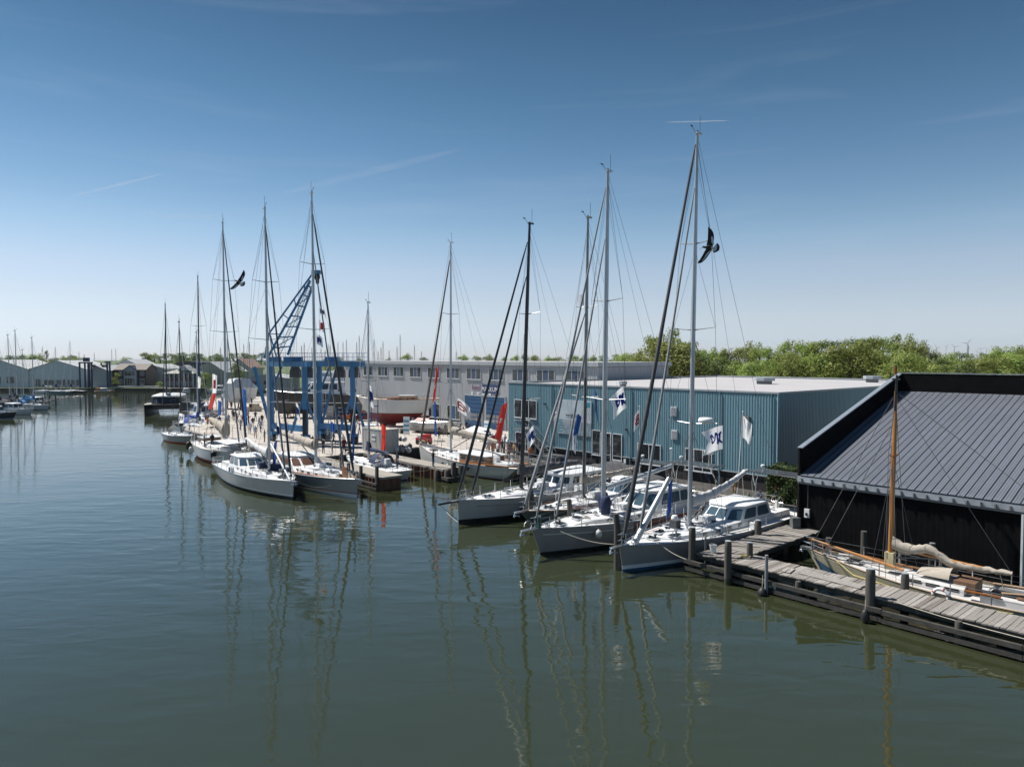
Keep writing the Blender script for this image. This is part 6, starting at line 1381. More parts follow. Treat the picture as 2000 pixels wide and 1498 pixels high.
def wrapped_boat():
    c = D(468, 795, 150); r = thing('wrapped_boat', 'boat shrink-wrapped in white film under a tent roof on the yard', 'covered boat', (c.x, c.y, QZ), R(-108))
    rings = []
    for i in range(9):
        t = i / 8; x = -3.2 + 6.4 * t; w = 2.15 * (1 - .25 * t ** 3); zb = 1.2 + .5 * t; zs = 4.4 + .2 * t
        rr = 6.5 - .25 * abs(t - .5)
        if i in (0, 8): rr -= .9
        rings.append([Vector((x, 0, zb - .2)), Vector((x, -w * .72, zb + .9)), Vector((x, -w, zs)), Vector((x * .93, -w * .45, rr)), Vector((x * .93, w * .45, rr)), Vector((x, w, zs)), Vector((x, w * .72, zb + .9))])
    m = MB(); m.loft(rings); m.build('film_wrap', mat('white_film', (.62, .63, .63), .35, var=.08, scale=.8, bump=.03), r, .5)
    for x in (-1.8, 1.8):
        m = MB(); m.bar((x, -2, .1), (x, 2, .1), .25)
        for sd in (-1, 1): m.bar((x, sd * 1.8, 0), (x, sd * 1.6, 2.2), .2)
        m.build('cradle_frame', M_beam, r)
    b = thing('concrete_blocks', 'pale yellow concrete blocks beside the shrink-wrapped boat', 'blocks', D(491, 792, 143)); b.location.z = QZ
    for k in range(4): m = MB(); m.box((-1.4 + k * .95, 0, .5), (.9, .9, 1.0)); m.build('block', mat('pale_block', (.5, .44, .33), .9, var=.1), b)
    for k in range(2): m = MB(); m.box((.1 + k * .95, 0, 1.3), (.9, .9, .6)); m.build('block', mat('pale_block', (0, 0, 0)), b)
wrapped_boat()
def bare_hull():
    c = G(848, 846, QZ); r = thing('bare_hull', 'long bare silver hull with a pink sheet lying on the yard', 'boat hull', (c.x, c.y, QZ + .75), HU + R(22))
    H = Hull(9.0, 2.6, 1.0, .85, .8, .9, .4, .6, 2.0); H.build(r, mat('silver_metal', (.42, .43, .44), .35, .6, var=.1), M_alu, M_alu, (.02, .05), mat('silver_metal', (0, 0, 0)), bulwark=.02)
    m = MB(); rings = [[Vector((-2.8 + k * .7, -1.0 + j * .5, H.zs(0) + .55 - .35 * abs(j - 2) / 2 - .04 * math.sin(k))) for j in range(5)] for k in range(4)]; m.loft(rings, cap=False, closed=False); m.build('cover_sheet', mat('pink_sheet', (.55, .40, .37), .8, var=.1), r)
    m = MB(); 
    for x in (-2.5, 2.5): m.bar((x, -1, -.65), (x, 1, -.65), .2, .25)
    m.build('support_beam', M_beam, r)
    s = thing('laid_down_mast', 'white mast lying on trestles before the grey hall', 'mast', (0, 0, 0)); a, b = G(818, 823, 1.9), G(958, 836, 1.9); a = D(818, 816, 108); b = D(962, 838, 92); a.z = b.z = 2.0
    m = MB(); m.tube(a, b, .2, .15, 10); m.build('spar', M_white, s, .8)
    for f in (.1, .45, .85):
        q = a.lerp(b, f); m = MB()
        for e in (-.4, .4): m.bar(Vector((q.x + e, q.y, QZ)), Vector((q.x, q.y, 1.85)), .08)
        m.build('trestle', M_pine, s)
bare_hull()
# ------------------------------------------------------------------ yard clutter
def container():
    c = G(746, 887, QZ); r = thing('site_container', 'small pale grey steel container with a dark logo at the quay edge', 'container', (c.x, c.y, QZ), HU)
    Mc = mat('container_grey', (.42, .43, .42), .55, var=.12, scale=1.5, streak=True, wear=((.30, .29, .26), .68)); Mt = mat('rusty_container_top', (.5, .44, .36), .8, var=.15, scale=1.2, wear=((.34, .20, .11), .56))
    l, w, h = 4.3, 2.1, 2.75
    m = MB(); corr(m, (-l, 0), (0, 0), .15, h - .1, .28, .025); corr(m, (0, 0), (0, w), .15, h - .1, .28, .025); corr(m, (0, w), (-l, w), .15, h - .1, .5, .02); corr(m, (-l, w), (-l, 0), .15, h - .1, .5, .02); m.build('walls', Mc, r)
    m = MB()
    for x, y in ((-l, 0), (0, 0), (0, w), (-l, w)): m.bar((x, y, .05), (x, y, h), .13)
    for z in (.12, h - .06):
        m.bar((-l, 0, z), (0, 0, z), .12); m.bar((0, 0, z), (0, w, z), .12); m.bar((0, w, z), (-l, w, z), .12); m.bar((-l, w, z), (-l, 0, z), .12)
    m.build('frame', Mc, r)
    m = MB(); m.prism([(-l, 0), (0, 0), (0, w), (-l, w)], h - .1, h - .03); m.build('roof', Mt, r)
    m = MB(); m.box((-1.75, -.055, 1.75), (.85, .04, .62)); pl = m.build('logo_plate', M_plast, r)
    o = wall_text('KM', .5, (-1.75, -.085, 1.75), M_navy, pl, 0, sx=1.0)
container()
def van(label, c, rz, col, L=4.6, h=1.9):
    r = thing('parked_van', label, 'van', (c.x, c.y, QZ), rz); w = .9
    prof = [(-L / 2, .35), (-L / 2, h * .62), (-L / 2 + .25, h * .97), (-L * .1, h), (L * .16, h * .97), (L * .30, h * .62), (L * .47, h * .52), (L / 2, .4)]
    m = MB(); rings = [[Vector((x, y * (1 - (.12 if z > h * .7 else 0)), z)) for x, z in prof] for y in (-w, -w * .98, w * .98, w)]; m.loft(rings); m.build('body', col, r, .5)
    for sd in (-1, 1):
        for x0, x1 in ((-L * .42, -L * .16), (-L * .13, L * .14)):
            m = MB(); m.slab([Vector((x0, sd * w * .965, h * .64)), Vector((x1 + (.2 if x1 > 0 else 0), sd * w * .965, h * .64)), Vector((x1, sd * w * .90, h * .9)), Vector((x0, sd * w * .90, h * .9))], (0, sd, .2), .03); m.build('side_window', M_glass, r)
        for x in (-L * .32, L * .32):
            m = MB(); ax = Matrix.Rotation(R(90), 3, 'X'); m.lathe([(.1, -.12), (.3, -.12), (.33, -.08), (.33, .08), (.3, .12), (.1, .12)], (x, sd * (w - .06), .33), 14, ax=ax); wh = m.build('wheel', M_rub, r, .8); m = MB(); m.lathe([(.02, -.125), (.19, -.125), (.19, .125), (.02, .125)], (x, sd * (w - .06), .33), 10, ax=ax); m.build('rim', M_steel, wh)
    m = MB(); m.slab([Vector((L * .305, -w * .8, h * .64)), Vector((L * .305, w * .8, h * .64)), Vector((L * .18, w * .74, h * .94)), Vector((L * .18, -w * .74, h * .94))], (1, 0, .5), .02); m.build('windscreen', M_glass, r)
    for sd in (-1, 1): m = MB(); m.box((L * .485, sd * .6, .62), (.08, .3, .16)); m.build('headlight', M_plast, r)
van('white van parked behind the grey site container', G(722, 858, QZ), HU + R(150), M_white, 5.2, 2.1)
van('dark red car parked under the keel of the classic yacht ashore', G(713, 822, QZ), R(170), mat('dark_red_car', (.16, .02, .02), .3), 4.3, 1.5)
van('silver car parked behind the motor yacht', D(668, 815, 140), R(10), M_alu2, 4.3, 1.5)
def crate_stack(name, label, c, rz, mt, n, size, cat):
    r = thing(name, label, cat, (c.x, c.y, QZ), rz)
    for k in range(n):
        m = MB(); m.box((.05 * math.sin(k * 2), 0, size[2] * (k + .5)), (size[0], size[1], size[2] - .06)); m.build('tray', mt, r)
        m = MB(); m.box((0, -size[1] / 2 - .02, size[2] * (k + .5) + .1), (size[0] * .5, .04, .1)); m.build('edge_strip', M_plast, r)
crate_stack('material_rack', 'stack of dark blue steel racks with white edges behind the lift', D(672, 820, 127), R(5), mat('rack_blue', (.015, .04, .12), .5, var=.2), 4, (3.6, 2.0, .75), 'rack')
crate_stack('grey_cabinet', 'pale grey steel cabinet standing beside the blue racks', D(645, 820, 126), R(5), M_alu2, 1, (1.3, 1.0, 2.4), 'cabinet')
def steps(label, c, rz, mt):
    r = thing('boat_steps', label, 'steps', (c.x, c.y, QZ), rz); H_ = 3.6
    for sd in (-.5, .5): m = MB(); m.bar((-1.2, sd, 0), (1.0, sd, H_), .08, .2); m.bar((1.0, sd, 0), (1.0, sd, H_ + .9), .08); m.bar((-1.2, sd, .9), (1.0, sd, H_ + .9), .05); m.build('side_rail', mt, r)
    for k in range(11): f = (k + .5) / 11; m = MB(); m.box((-1.2 + 2.2 * f, 0, H_ * f), (.25, .95, .04)); m.build('tread', mt, r)
    m = MB(); m.box((1.4, 0, H_), (1.0, 1.1, .08)); m.build('landing', mt, r)
steps('blue boarding steps leaning by the classic yacht ashore', G(731, 838, QZ), R(-75), mat('steps_blue', (.02, .045, .16), .5))
def forklift():
    c = G(675, 824, QZ); r = thing('forklift', 'orange forklift standing by the blue racks', 'forklift', (c.x, c.y, QZ), R(190)); mo = mat('orange_machine', (.5, .11, .03), .5, var=.1)
    m = MB(); m.box((-.3, 0, .75), (1.7, 1.1, .8)); m.box((-.9, 0, 1.1), (.5, 1.1, .5)); m.build('body', mo, r)
    m = MB()
    for x in (-.9, .4):
        for y in (-.5, .5): m.bar((x, y, 1.1), (x * .8, y, 2.2), .07)
    m.box((-.2, 0, 2.22), (1.2, 1.1, .06)); m.build('overhead_guard', M_black, r)
    m = MB()
    for y in (-.3, .3): m.bar((.75, y, .1), (.75, y, 2.4), .1)
    m.build('mast', M_black, r)
    for y in (-.3, .3): m = MB(); m.box((1.3, y, .12), (1.1, .12, .05)); m.build('fork', M_black, r)
    for x in (-.8, .4):
        for y in (-.5, .5): m = MB(); m.lathe([(.05, -.1), (.3, -.1), (.3, .1), (.05, .1)], (x, y, .3), 12, ax=Matrix.Rotation(R(90), 3, 'X')); m.build('wheel', M_rub, r)
forklift()
# round fenders heaped at the quay edge, each on its own
rng = random.Random(11)
for k in range(13):
    c = G(776 + (k % 5) * 6 + rng.uniform(-2, 2), 884 - (k // 5) * 7 + rng.uniform(-1, 1), QZ); rad = rng.uniform(.24, .36)
    m = MB(); m.ball((0, 0, rad), rad, 12); m.lathe([(.07, rad * 1.9), (.07, rad * 2.15), (.001, rad * 2.18)], n=8); o = m.build('ball_fender', [M_fend, mat('grey_fender', (.18, .18, .18), .6), mat('pinkish_fender', (.5, .40, .35), .6), M_rub][k % 4], None, 1.0)
    o.location = (c.x, c.y, QZ + (.0 if k < 10 else .5)); tag(o, 'round mooring fender in the heap between container and white classic yacht', 'fender', 'fender heap at the quay edge')
def cart():
    c = G(828, 868, QZ); r = thing('fire_pump_cart', 'red pump cart standing on the quay by the classic yacht bow', 'cart', (c.x, c.y, QZ), HU + R(15)); mr = mat('pump_red', (.45, .025, .02), .45, var=.1)
    m = MB(); m.box((0, 0, .6), (1.9, 1.0, .5)); m.build('chassis', mr, r); m = MB(); m.box((.45, 0, 1.05), (.8, .9, .5)); m.build('engine_cover', mr, r); m = MB(); m.box((-.5, 0, 1.0), (.6, .8, .35)); m.build('hose_box', M_plast, r)
    for x in (-.6, .6):
        for y in (-.5, .5): m = MB(); m.lathe([(.05, -.08), (.3, -.08), (.3, .08), (.05, .08)], (x, y, .3), 12, ax=Matrix.Rotation(R(90), 3, 'X')); m.build('wheel', M_rub, r)
    c = G(826, 873, QZ); r = thing('fuel_drum', 'small yellow drum beside the red pump cart', 'drum', (c.x, c.y, QZ)); m = MB(); m.lathe([(.28, 0), (.28, .3), (.3, .32), (.28, .34), (.28, .8), (.25, .82), (.001, .82)], n=14); m.build('barrel', mat('yellow_drum', (.4, .32, .1), .5), r, .8)
cart()
def info_board(label, px, py, w, h, rz):
    c = G(px, py, QZ); r = thing('information_board', label, 'board', (c.x, c.y, QZ), rz); m = MB(); m.box((0, 0, h / 2 + .1), (w, .08, h)); m.build('panel', M_plast, r)
    for k, z in enumerate((.25, .5, .75)): m = MB(); m.box((0, -.045, h * z + .1), (w * .9, .01, h * .12)); m.build('printed_band', mat('board_blue', (.08, .30, .48), .5), r)
    for x in (-w * .4, w * .4): m = MB(); m.bar((x, .05, 0), (x, .05, .3), .06); m.build('foot', M_steel, r)
info_board('tall blue-white banner stand before the bare silver hull', 794, 850, .95, 2.5, R(-20)); info_board('white notice board beside the blue doors', 951, 851, 1.0, 2.0, R(-40)); info_board('pale blue display stand near the classic yacht bow', 726, 862, .8, 2.0, R(-30))
def parasol(label, px, py, Y, w, tilt):
    c = D(px, py, Y); r = thing('parasol', label, 'parasol', (c.x, c.y, QZ), R(-30)); h = c.z - QZ
    m = MB(); n = 4; vs = [(0, 0, h + .75)]; 
    for k in range(8):
        a = math.pi / 4 * k; rr = w * (1.0 if k % 2 else .78); vs.append((math.cos(a) * rr, math.sin(a) * rr, h + tilt * math.cos(a) * rr))
    m.add(vs, [(0, k + 1, (k + 1) % 8 + 1) for k in range(8)]); m.add([(v[0], v[1], v[2] - .02) for v in vs], [(0, (k + 1) % 8 + 1, k + 1) for k in range(8)])
    m.build('canopy', mat('white_parasol', (.74, .74, .72), .8, var=.03), r)
    m = MB(); m.tube((0, 0, 0), (0, 0, h + .85), .035, n=8); m.build('pole', M_spar, r); m = MB(); m.lathe([(.4, 0), (.4, .08), (.05, .12)], n=14); m.build('base', M_aludark, r)
    for k in range(8): a = math.pi / 4 * k; m = MB(); m.tube((0, 0, h + .6), (math.cos(a) * w * .72, math.sin(a) * w * .72, h + .1), .012, n=4); m.build('rib', M_spar, r)
parasol('large white parasol over the tables before the blue doors', 927, 842, 97, 2.5, .12)
def table(label, c, rz, l=1.8, group=None):
    r = thing('picnic_table', label, 'table', (c.x, c.y, QZ), rz, group); m = MB(); m.box((0, 0, .74), (l, .8, .05)); m.build('tabletop', M_plast, r)
    for x in (-l * .4, l * .4): m = MB(); m.bar((x, -.3, 0), (x, .3, .72), .05); m.bar((x, .3, 0), (x, -.3, .72), .05); m.build('leg', M_steel, r)
    for y in (-.75, .75):
        m = MB(); m.box((0, y, .44), (l, .28, .04)); bn = m.build('bench', M_plast, r); m = MB(); m.bar((-l * .4, y, 0), (-l * .4, y, .43), .05); m.bar((l * .4, y, 0), (l * .4, y, .43), .05); m.build('bench_leg', M_steel, bn)
for k, (px, py) in enumerate(((945, 862), (962, 868), (968, 858), (978, 864), (990, 872))): table('%s white picnic table from the left before the blue doors' % ORD[k], G(px, py, QZ), R(-30 + 25 * k), 1.8, 'tables in front of the blue doors')
def quay_fence():
    r = thing('steel_railing', 'steel railing along the quay behind the white classic yacht', 'railing', (0, 0, QZ)); a0, a1 = 3.0, 12.0
    for k in range(8):
        q = AB(a0 + (a1 - a0) * k / 7, -4.3, 0); m = MB(); m.tube((q.x, q.y, .1), (q.x, q.y, 1.1), .03, n=6); m.build('post', M_steel, r)
    for z in (.6, 1.1): p, q = AB(a0, -4.3, z), AB(a1, -4.3, z); m = MB(); m.tube(p, q, .028, n=6); m.build('rail', M_steel, r)
quay_fence()
def skip_boxes():
    for k, (a, b, w, h, lab, mt) in enumerate(((9.5, -1.8, 2.6, .9, 'black tarpaulin-covered pallet under the blue-green hall banner', M_greycan), (13.0, -2.0, 2.4, .8, 'dark box beside the entrance doors of the blue-green hall', M_black), (-13.5, -8.5, 2.0, 1.0, 'dark pallet stack behind the container', M_beam))):
        c = AB(a, b); r = thing('covered_pallet', lab, 'pallet', (c.x, c.y, QZ), HU); m = MB(); m.box((0, 0, .07), (w, 1.3, .14)); m.build('pallet', M_plank, r)
        m = MB(); m.loft([[Vector((x * s, y * s, z)) for x, y in ((-w / 2, -.6), (w / 2, -.62), (w / 2, .6), (-w / 2, .63))] for s, z in ((1.02, .15), (.98, h * .8), (.8, h))]); m.build('cover', mt, r)
skip_boxes()

def trestle(px, py, rz):
    c = G(px, py, QZ); r = thing('boat_trestle', '%s blue and rusty boat trestle from the left on the yard' % nth('trestle'), 'trestle', (c.x, c.y, QZ), rz, 'boat trestles on the yard'); mt = mat('rusty_blue_steel', (.08, .10, .16), .7, var=.4, scale=4, wear=((.16, .08, .04), .55))
    for sd in (-.5, .5):
        for e in (-.45, .45): m = MB(); m.bar((e, sd * 1.3, 0), (e * .3, sd, 1.5), .09); m.build('leg', mt, r)
    m = MB(); m.bar((0, -.8, 1.55), (0, .8, 1.55), .14, .12); m.build('top_bar', mt, r)
for px, py, a in ((540, 812, .3), (561, 815, .9), (650, 832, 1.2), (662, 829, .2), (702, 848, .6), (806, 836, .4), (870, 838, 1.0)): trestle(px, py, a)
def bin_(px, py, mt, lab):
    c = G(px, py, QZ); r = thing('wheeled_bin', lab, 'bin', (c.x, c.y, QZ), R(30)); m = MB(); m.loft([[Vector((x * s, y * s, z)) for x, y in ((-.3, -.35), (.3, -.35), (.3, .35), (-.3, .35))] for s, z in ((.8, .06), (1, 1.0))]); m.build('body', mt, r)
    m = MB(); m.box((0, 0, 1.04), (.66, .78, .08)); m.build('lid', M_black, r)
    for y in (-.3, .3): m = MB(); m.lathe([(.02, -.04), (.1, -.04), (.1, .04), (.02, .04)], (-.25, y, .1), 10, ax=Matrix.Rotation(R(90), 3, 'X')); m.build('wheel', M_rub, r)
bin_(884, 846, M_green, 'green wheeled bin before the grey hall windows'); bin_(889, 847, M_greycan, 'grey wheeled bin before the grey hall windows'); bin_(657, 846, M_navy, 'blue wheeled bin beside the lift beam')
def pallet(px, py, n, lab):
    c = G(px, py, QZ); r = thing('pallet_stack', lab, 'pallets', (c.x, c.y, QZ), HU + R(rng.uniform(-25, 25)))
    for k in range(n):
        m = MB(); z = .15 * k
        for y in (-.5, 0, .5): m.box((0, y, z + .05), (1.2, .1, .09))
        for x in (-.5, -.25, 0, .25, .5): m.box((x, 0, z + .115), (.16, 1.1, .025))
        m.build('pallet', M_plank3, r)
for px, py, n, lab in ((549, 838, 4, 'stack of pallets left of the lift'), (642, 852, 2, 'low stack of pallets under the lift beam'), (786, 846, 5, 'stack of pallets beside the blue-white banner stand'), (858, 862, 1, 'single pallet on the quay behind the classic yacht')): pallet(px, py, n, lab)
# ------------------------------------------------------------------ people
M_skin = mat('skin', (.42, .26, .18), .6)
CL = {n: mat('cloth_' + n, c, .85, var=.12, scale=8) for n, c in dict(black=(.012, .012, .014), navy=(.02, .03, .07), blue=(.05, .11, .28), white=(.62, .62, .62), grey=(.2, .2, .21), red=(.38, .025, .03), khaki=(.28, .22, .15), jeans=(.06, .10, .18), maroon=(.12, .02, .03), orange=(.55, .15, .04), lightblue=(.28, .36, .5), green=(.05, .12, .09), tan=(.4, .26, .13), pink=(.5, .25, .25)).items()}
HA = {n: mat('hair_' + n, c, .7, var=.2, scale=10) for n, c in dict(dark=(.02, .014, .01), brown=(.07, .04, .02), grey=(.3, .29, .28), blond=(.3, .2, .09), cap=(.6, .6, .6)).items()}
def person_mesh(pose):
    J = dict(pel=(0, 0, .96), sp=(0.01, 0, 1.16), ch=(0.02, 0, 1.36), nk=(0.02, 0, 1.50), hd=(.035, 0, 1.60), tp=(.02, 0, 1.74), ls=(0.01, .19, 1.43), rs=(0.01, -.19, 1.43), le=(-.02, .24, 1.15), re=(-.02, -.24, 1.15), lw=(.10, .24, .92), rw=(.10, -.24, .92), lf=(.14, .235, .82), rf=(.14, -.235, .82),
             lh=(0, .10, .92), rh=(0, -.10, .92), lk=(.02, .11, .50), rk=(.02, -.11, .50), la=(0, .12, .09), ra=(0, -.12, .09), lt=(.15, .13, .04), rt=(.15, -.13, .04))
    if pose == 'walk': J.update(lk=(.18, .10, .52), la=(.26, .10, .10), lt=(.42, .1, .06), rk=(-.04, -.1, .5), ra=(-.28, -.1, .14), rt=(-.16, -.1, .05), lw=(-.05, .26, .90), lf=(-.06, .26, .8), rw=(.26, -.24, .98), rf=(.34, -.24, .92))
    if pose == 'photo': J.update(re=(.2, -.26, 1.3), rw=(.32, -.16, 1.5), rf=(.34, -.13, 1.6), le=(.2, .24, 1.28), lw=(.32, .12, 1.5), lf=(.34, .1, 1.6))
    if pose == 'point': J.update(re=(.10, -.45, 1.36), rw=(.18, -.68, 1.36), rf=(.22, -.78, 1.37))
    if pose == 'talk': J.update(le=(.06, .27, 1.16), lw=(.28, .18, 1.16), lf=(.36, .15, 1.2), re=(.0, -.26, 1.14), rw=(.24, -.14, 1.1), rf=(.32, -.1, 1.12), lk=(.05, .14, .5), la=(.03, .17, .09), lt=(.18, .19, .04))
    if pose == 'sit':
        J.update(lk=(.44, .13, .52), rk=(.44, -.13, .52), la=(.46, .13, .1), ra=(.46, -.13, .1), lt=(.6, .14, .05), rt=(.6, -.14, .05), pel=(0, 0, .55), lh=(.03, .1, .53), rh=(.03, -.1, .53))
        for k in ('sp', 'ch', 'nk', 'hd', 'tp', 'ls', 'rs', 'le', 're', 'lw', 'rw', 'lf', 'rf'): v = J[k]; J[k] = (v[0] + (.22 if k[1] in 'wf' and k[0] in 'lr' else 0), v[1], v[2] - .42)
    RR = dict(pel=.15, sp=.13, ch=.155, nk=.06, hd=.098, tp=.075, ls=.075, rs=.075, le=.05, re=.05, lw=.036, rw=.036, lf=.034, rf=.034, lh=.095, rh=.095, lk=.062, rk=.062, la=.045, ra=.045, lt=.036, rt=.036)
    E = [('pel', 'sp', 0), ('sp', 'ch', 0), ('ch', 'nk', 0), ('nk', 'hd', 2), ('hd', 'tp', 3), ('ch', 'ls', 0), ('ch', 'rs', 0), ('ls', 'le', 0), ('rs', 're', 0), ('le', 'lw', 2), ('re', 'rw', 2), ('lw', 'lf', 2), ('rw', 'rf', 2), ('pel', 'lh', 1), ('pel', 'rh', 1), ('lh', 'lk', 1), ('rh', 'rk', 1), ('lk', 'la', 1), ('rk', 'ra', 1), ('la', 'lt', 4), ('ra', 'rt', 4)]
    ks = list(J); ix = {k: i for i, k in enumerate(ks)}
    me = bpy.data.meshes.new('skeleton'); me.from_pydata([J[k] for k in ks], [(ix[a], ix[b]) for a, b, _ in E], [])
    o = bpy.data.objects.new('skeleton', me); C.objects.link(o); sk = o.modifiers.new('skin', 'SKIN'); o.modifiers.new('sub', 'SUBSURF').levels = 1
    lay = me.skin_vertices[0].data
    for k in ks: lay[ix[k]].radius = (RR[k], RR[k] * (.8 if k in ('pel', 'sp', 'ch') else 1)); lay[ix[k]].use_root = (k == 'pel')
    dg = bpy.context.evaluated_depsgraph_get(); out = bpy.data.meshes.new_from_object(o.evaluated_get(dg)); bpy.data.objects.remove(o)
    segs = [(Vector(J[a]), Vector(J[b]), m_) for a, b, m_ in E]; hd = Vector(J['hd']); out.materials.clear()
    for k in range(5): out.materials.append(M_skin)
    for p in out.polygons:
        c = p.center; best, bm_ = 9, 0
        for a, b, m_ in segs:
            d = b - a; t = max(0, min(1, (c - a).dot(d) / max(1e-6, d.dot(d)))); q = (c - a - d * t).length - (.06 if m_ == 0 and abs(a.y) < .05 and abs(b.y) < .05 else 0)
            if q < best: best, bm_ = q, m_
        if bm_ in (2, 3) and abs(c.y - hd.y) < .16 and c.z > hd.z - .14:      # head: face in front, hair on top and behind
            bm_ = 3 if (c.z > hd.z + .07 or c.x < hd.x - .035) else 2
        p.material_index = bm_; p.use_smooth = True
    return out
POSES = {k: person_mesh(k) for k in ('stand', 'walk', 'photo', 'point', 'talk', 'sit')}
def person(label, p, rz, pose, shirt, legs, hair='dark', h=1.0, arms=None, group=None):
    o = ob('person', POSES[pose], None, p, rz); o.scale = (h, h, h)
    for k, m_ in enumerate((CL[shirt], CL[legs], M_skin, HA[hair], CL['black'])): o.material_slots[k].link = 'OBJECT'; o.material_slots[k].material = m_
    tag(o, label, 'person', group); return o
PP = [  # px, py of the feet, pose, facing, shirt, legs, hair, label
 (846, 912, 'point', 35, 'black', 'jeans', 'dark', 'person in black shirt and jeans pointing, on the long brown pier'),
 (485.5, 832, 'photo', 10, 'maroon', 'black', 'dark', 'person in dark clothes holding up a phone on the yard'),
 (494, 836, 'stand', -60, 'black', 'white', 'brown', 'person in black top and white trousers on the yard'),
 (457, 823, 'stand', 100, 'black', 'tan', 'brown', 'person in black jacket and shorts on the yard'),
 (454.5, 818, 'stand', 80, 'grey', 'green', 'grey', 'person in grey top behind the one in shorts'),
 (467, 817, 'walk', 20, 'white', 'navy', 'dark', 'person in white shirt and navy trousers walking on the yard'),
 (473, 832, 'stand', 200, 'maroon', 'jeans', 'dark', 'person in maroon top half behind a blue feather flag'),
 (490, 804, 'stand', -90, 'black', 'pink', 'dark', 'person in black by the pale concrete blocks'),
 (503.5, 803, 'walk', 30, 'maroon', 'black', 'brown', 'person in dark clothes beside the concrete blocks'),
 (452, 801, 'stand', -90, 'black', 'black', 'dark', 'person in black under the shrink-wrapped boat'),
 (444, 800, 'stand', -60, 'pink', 'maroon', 'dark', 'person in pink top under the shrink-wrapped boat'),
 (506.5, 836, 'walk', 170, 'lightblue', 'grey', 'brown', 'person walking in light blue shirt beside the tall mast'),
 (499, 856, 'stand', -80, 'lightblue', 'tan', 'brown', 'person in pale blue shirt standing behind the white radar post'),
 (517, 864, 'stand', 180, 'grey', 'khaki', 'dark', 'person in grey shirt and khaki shorts by the lift leg'),
 (525, 855, 'stand', 160, 'white', 'red', 'grey', 'person in white shirt and red trousers by the lift leg'),
 (429, 834, 'stand', -30, 'blue', 'black', 'dark', 'person in bright blue shirt at the yard edge'),
 (406, 836, 'stand', -120, 'orange', 'navy', 'brown', 'person in orange top at the yard edge'),
 (412, 838, 'talk', 180, 'maroon', 'jeans', 'dark', 'person in maroon top talking at the yard edge'),
 (417, 836, 'talk', -170, 'navy', 'grey', 'grey', 'person in navy top talking at the yard edge'),
 (672, 886, 'stand', -60, 'maroon', 'black', 'brown', 'person in maroon jacket walking a dog on the quay'),
 (670.5, 877, 'stand', 120, 'white', 'navy', 'dark', 'person in white shirt behind the dog walker'),
 (631, 886, 'talk', -20, 'navy', 'navy', 'cap', 'person in navy jacket and white cap by the lift wheels'),
 (649, 889, 'stand', 200, 'grey', 'grey', 'brown', 'person in grey jacket beside a thin blue flag'),
 (611, 878, 'stand', -90, 'maroon', 'green', 'dark', 'person in dark green top behind the beige sail cover'),
 (1240, 947, 'stand', -100, 'maroon', 'navy', 'grey', 'person in dark red jacket against the black plinth of the hall'),
 (1036, 905, 'stand', -60, 'orange', 'jeans', 'dark', 'person in orange shirt and jeans on the quay by the hall corner'),
 (1434, 972, 'walk', -120, 'tan', 'khaki', 'blond', 'person in tan jacket walking along the quay under the hall'),
 (911, 845, 'talk', -40, 'navy', 'navy', 'dark', 'person in navy jacket beside the white parasol'),
 (915, 850, 'stand', 60, 'navy', 'grey', 'brown', 'person in navy top and grey trousers beside the parasol'),
 (898, 852, 'stand', -60, 'grey', 'grey', 'grey', 'person in grey standing next to the parasol group'),
 (905, 858, 'talk', 150, 'black', 'black', 'dark', 'person dressed in black facing the parasol group'),
 (974, 846, 'stand', -120, 'red', 'black', 'dark', 'person in red shirt before the right blue door'),
]
for px, py, pose, f, sh, lg, hr, lab in PP:
    p = G(px, py, QZ if 'pier' not in lab else QZ + .1); person(lab, p, R(f), pose, sh, lg, hr, rng.uniform(.96, 1.04))
cc = ['white', 'navy', 'lightblue', 'maroon', 'green', 'grey', 'black', 'blue', 'white', 'lightblue', 'tan', 'navy', 'white', 'red', 'grey', 'pink', 'black', 'white']
wh = ['left end of the table crowd', 'second row of the table crowd', 'middle of the table crowd', 'right side of the table crowd', 'front of the table crowd by the railing', 'back of the table crowd']
crowd = [(947, 876), (953, 871), (958, 882), (963, 876), (969, 884), (975, 879), (981, 886), (986, 880), (992, 889), (998, 884), (1004, 893), (1009, 888), (972, 893), (962, 891), (984, 896), (994, 899), (1015, 896), (953, 888)]
ad = ['short', 'tall', 'standing', 'turning', 'chatting', 'front-facing']
for k, (px, py) in enumerate(crowd):
    col, lg = cc[k], ['black', 'jeans', 'khaki', 'navy', 'grey', 'tan'][k % 6]
    pose = ['talk', 'stand', 'stand', 'talk', 'walk'][k % 5]
    person('person in %s top and %s trousers %s the picnic crowd' % (col.replace('light', 'light '), lg, ['at the back of', 'in the middle of', 'at the front of'][k // 6]), G(px, py, QZ), rng.uniform(-3, 3), pose, col, lg, ['dark', 'brown', 'grey', 'blond'][k % 4], rng.uniform(.93, 1.05))
for k, (px, py, col, lab) in enumerate(((968, 866, 'maroon', 'person in maroon sitting at a picnic table'), (957, 862, 'black', 'person in black sitting at a picnic table'), (961, 871, 'white', 'person in white sitting at a picnic table'), (987, 868, 'grey', 'person in grey sitting at a picnic table'))):
    person(lab, G(px, py, QZ), R(-60 + 90 * k), 'sit', col, 'navy', 'brown')
strol = sorted([(436, 812), (441, 822), (447, 830), (463, 826), (479, 814), (484, 820), (499, 822), (512, 830), (509, 845), (488, 848), (470, 840), (546, 846), (561, 851), (575, 842), (640, 862), (652, 868), (664, 862), (858, 857), (870, 852), (882, 858)])
